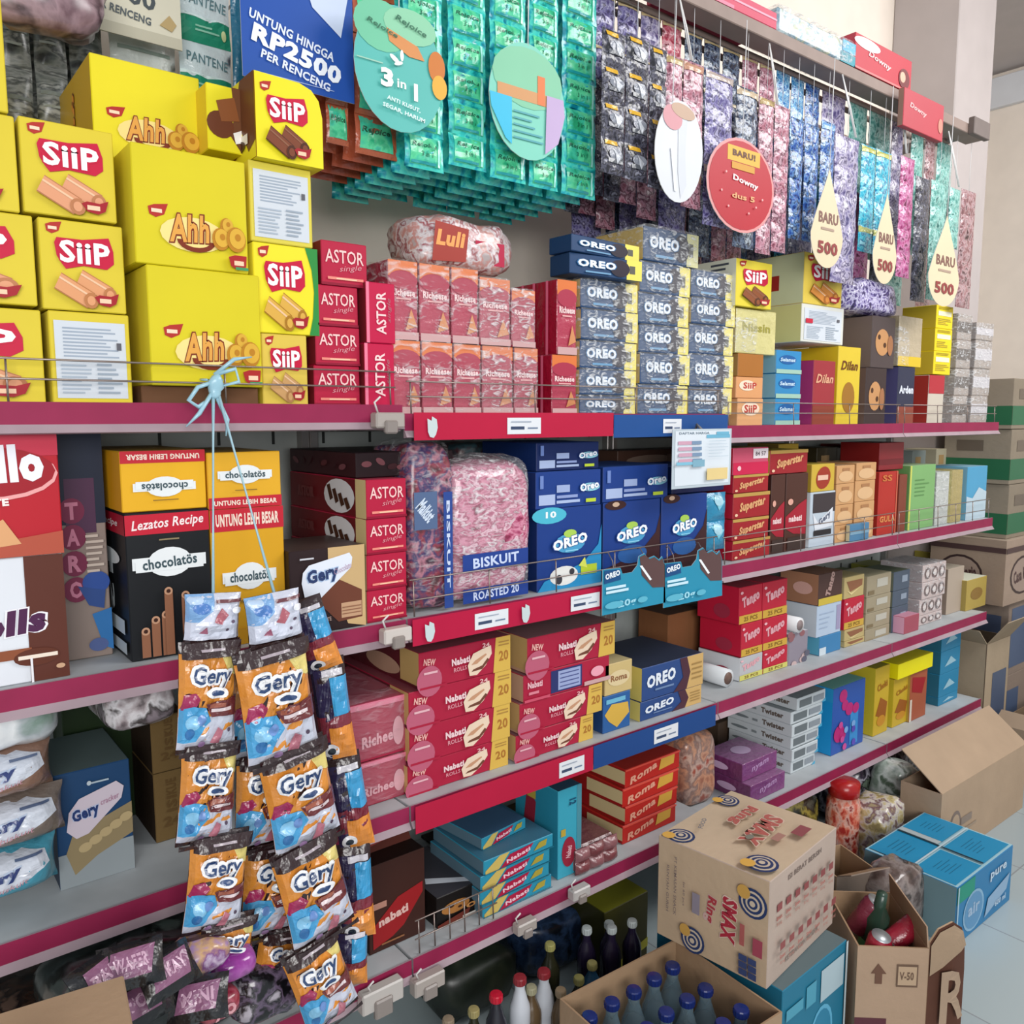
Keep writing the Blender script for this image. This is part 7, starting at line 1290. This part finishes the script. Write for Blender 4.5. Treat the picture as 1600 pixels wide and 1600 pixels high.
for i, h in enumerate((.22, .22, .2)):
    z = .923+.222*i
    carton('green_banded_carton', 'greyish carton with wide green band, %s of three in the corner stack' % ('lowest', 'middle', 'topmost')[i], 'carton', 3.64-i*.01, .02, z, .28, .26, h, {'front': '8c8070', 'left': '988c7c', 'top': '9c9080'}, lambda fc: [fc[n].rect(0, .08, 1, .46, M('2c6848')) for n in ('front', 'left')] and [fc[n].rect(.2, .6, .6, .8, M('6c6054')) for n in ('front', 'left')], 'cartons stacked in the far corner', kind='kraft')
mb = MB(); mb.box(0, 0, 0, .2, .16, .003, M('9c8c78', 'kraft')); o = mb.build('cardboard_sheet', None, (3.6, .06, 1.588), (0, -.12, .2)); tag(o, 'loose cardboard sheet on top of the green banded cartons', 'cardboard') if False else bpy.data.objects.remove(o)
carton('detergent_box', 'white box with green and red stripes at the right edge', 'box', 4.05, -.05, .905, .25, .2, .25, {'front': 'b8ccd0', 'left': 'b8ccd0'}, lambda fc: (fc['left'].rect(0, 0, 1, .22, M('1c7c5c')), fc['left'].rect(0, -.0, 1, .06, M('a02c3c')), fc['front'].rect(0, 0, 1, .22, M('1c7c5c'))), 'cartons stacked in the far corner')
carton('kraft_carton', 'tall brown carton at the right edge carrying the white striped box', 'carton', 4.04, -.06, .0006, .3, .25, .9, 'a08c7c', None, 'cartons stacked in the far corner', kind='kraft')
x0 = XU(1520, .1, 1.42)
open_carton('open_carton', 'small open brown carton with raised flap at the end of the highest shelf', 3.29, .2, .13, .13, .15, 'a49484', 0, None, (('front', .06, 60), ('right', .1, 80)), group=None, z=ZAR+.0006)
# bags and jars on the floor under the right shelf
GFL = 'bags on the floor under the right shelves'
def fbag(lab, u, v, W, D, m, seed, y=-.12, e=.5, name='snack_bag', extra=None, amp=.014):
    p = P(u, v, y); mb = MB(); H = max(.05, p.z); blob(mb, 0, 0, H/2, W, D, H, m, e, amp, 18, seed); 
    if extra: extra(mb, W, D, H)
    o = mb.build(name, None, (p.x, y+D/2, .0006)); tag(o, lab, 'bag', GFL); return o
fbag('black and yellow snack bag behind the big printed carton', 1262, 1238, .2, .16, mat_patch('black_yellow', ('14140c', '2c2818', 'a09040', '1c1c18', '58584c'), 16, .25), 1, .02)
mb = MB(); mb.lathe([(0, 0), (.048, 0), (.052, .01), (.052, .12), (.05, .15), (.044, .16), (.048, .162), (.048, .19), (0, .192)], M('b03c30', 'plastic'), 18, mf=lambda i: M('a81c1c', 'plastic') if i >= 5 else mat_patch('sweets_in_jar', ('b03028', 'd87860', 'e0b0a0', '8c2018'), 50, .15)); p = P(1333, 1226, -.06)
mb.tube([(0, 0, 0), (0, 0, .0)], .001, M('a81c1c')) if False else None
o = mb.build('sweet_jar', None, (p.x-.0, -.03, .0006), (0, 0, 0), ); o.scale = (1, 1, max(1, p.z/.19)); tag(o, 'clear jar of red sweets with red lid under the shelf', 'jar')
fbag('see-through bag of yellowish snacks right of the red jar', 1404, 1258, .15, .14, mat_patch('yellow_brown_snacks', ('8c7c54', 'b8a878', 'c8c0b8', '6c4c54', '9c8c6c'), 30, .2), 3, -.16)
fbag('dark purple and silver snack bag in front of the lowest shelf end', 1375, 1190, .26, .2, mat_patch('dark_purple_silver', ('241c28', '4c4454', 'b8b4c0', '181418', '6c7c6c'), 22, .2), 4, .03)
fbag('black umbrella like dark bag among the snack bags', 1408, 1228, .12, .12, mat_patch('near_black_bag', ('101418', '1c2830', '2c3840'), 14, .3), 5, -.1) if False else None
fbag('pale silver green bag leaning against the pale brown carton', 1432, 1200, .14, .14, mat_patch('silver_green_bag', ('7c8c80', 'b0bcb4', 'd0d8d4', '5c6c5c'), 22, .2), 6, -.1)
fbag('dark wrapped bundle on the floor near the far end of the shelves', 1438, 1142, .4, .2, mat_patch('dark_wrapped', ('2c2428', '54484c', 'a8a0a4', '1c181c', '6c6464'), 18, .2), 7, .06)
fbag('dark navy bag in the shade under the turquoise cartons', 880, 1440, .2, .18, mat_patch('navy_dark_bag', ('0c1424', '16243c', '2c4060', '0c1018'), 16, .25), 8, .12)
fbag('dark green bag in the shade left of the navy bag', 760, 1500, .22, .18, mat_patch('dark_green_bag', ('10140c', '1c2418', '343828'), 12, .4), 9, .12)
o = carton('yellow_carton', 'dull yellow carton under the lowest shelf left of the big printed carton', 'carton', P(945, 1410, .04).x, .04, .0006, .16, .2, P(945, 1410, .04).z-.03, {'front': '3c3a14', 'left': '2c2c10', 'top': '74741e'}, lambda fc: fc['front'].poly([(0, .1), (1, .3), (1, .16), (0, 0)], M('b8b440')))
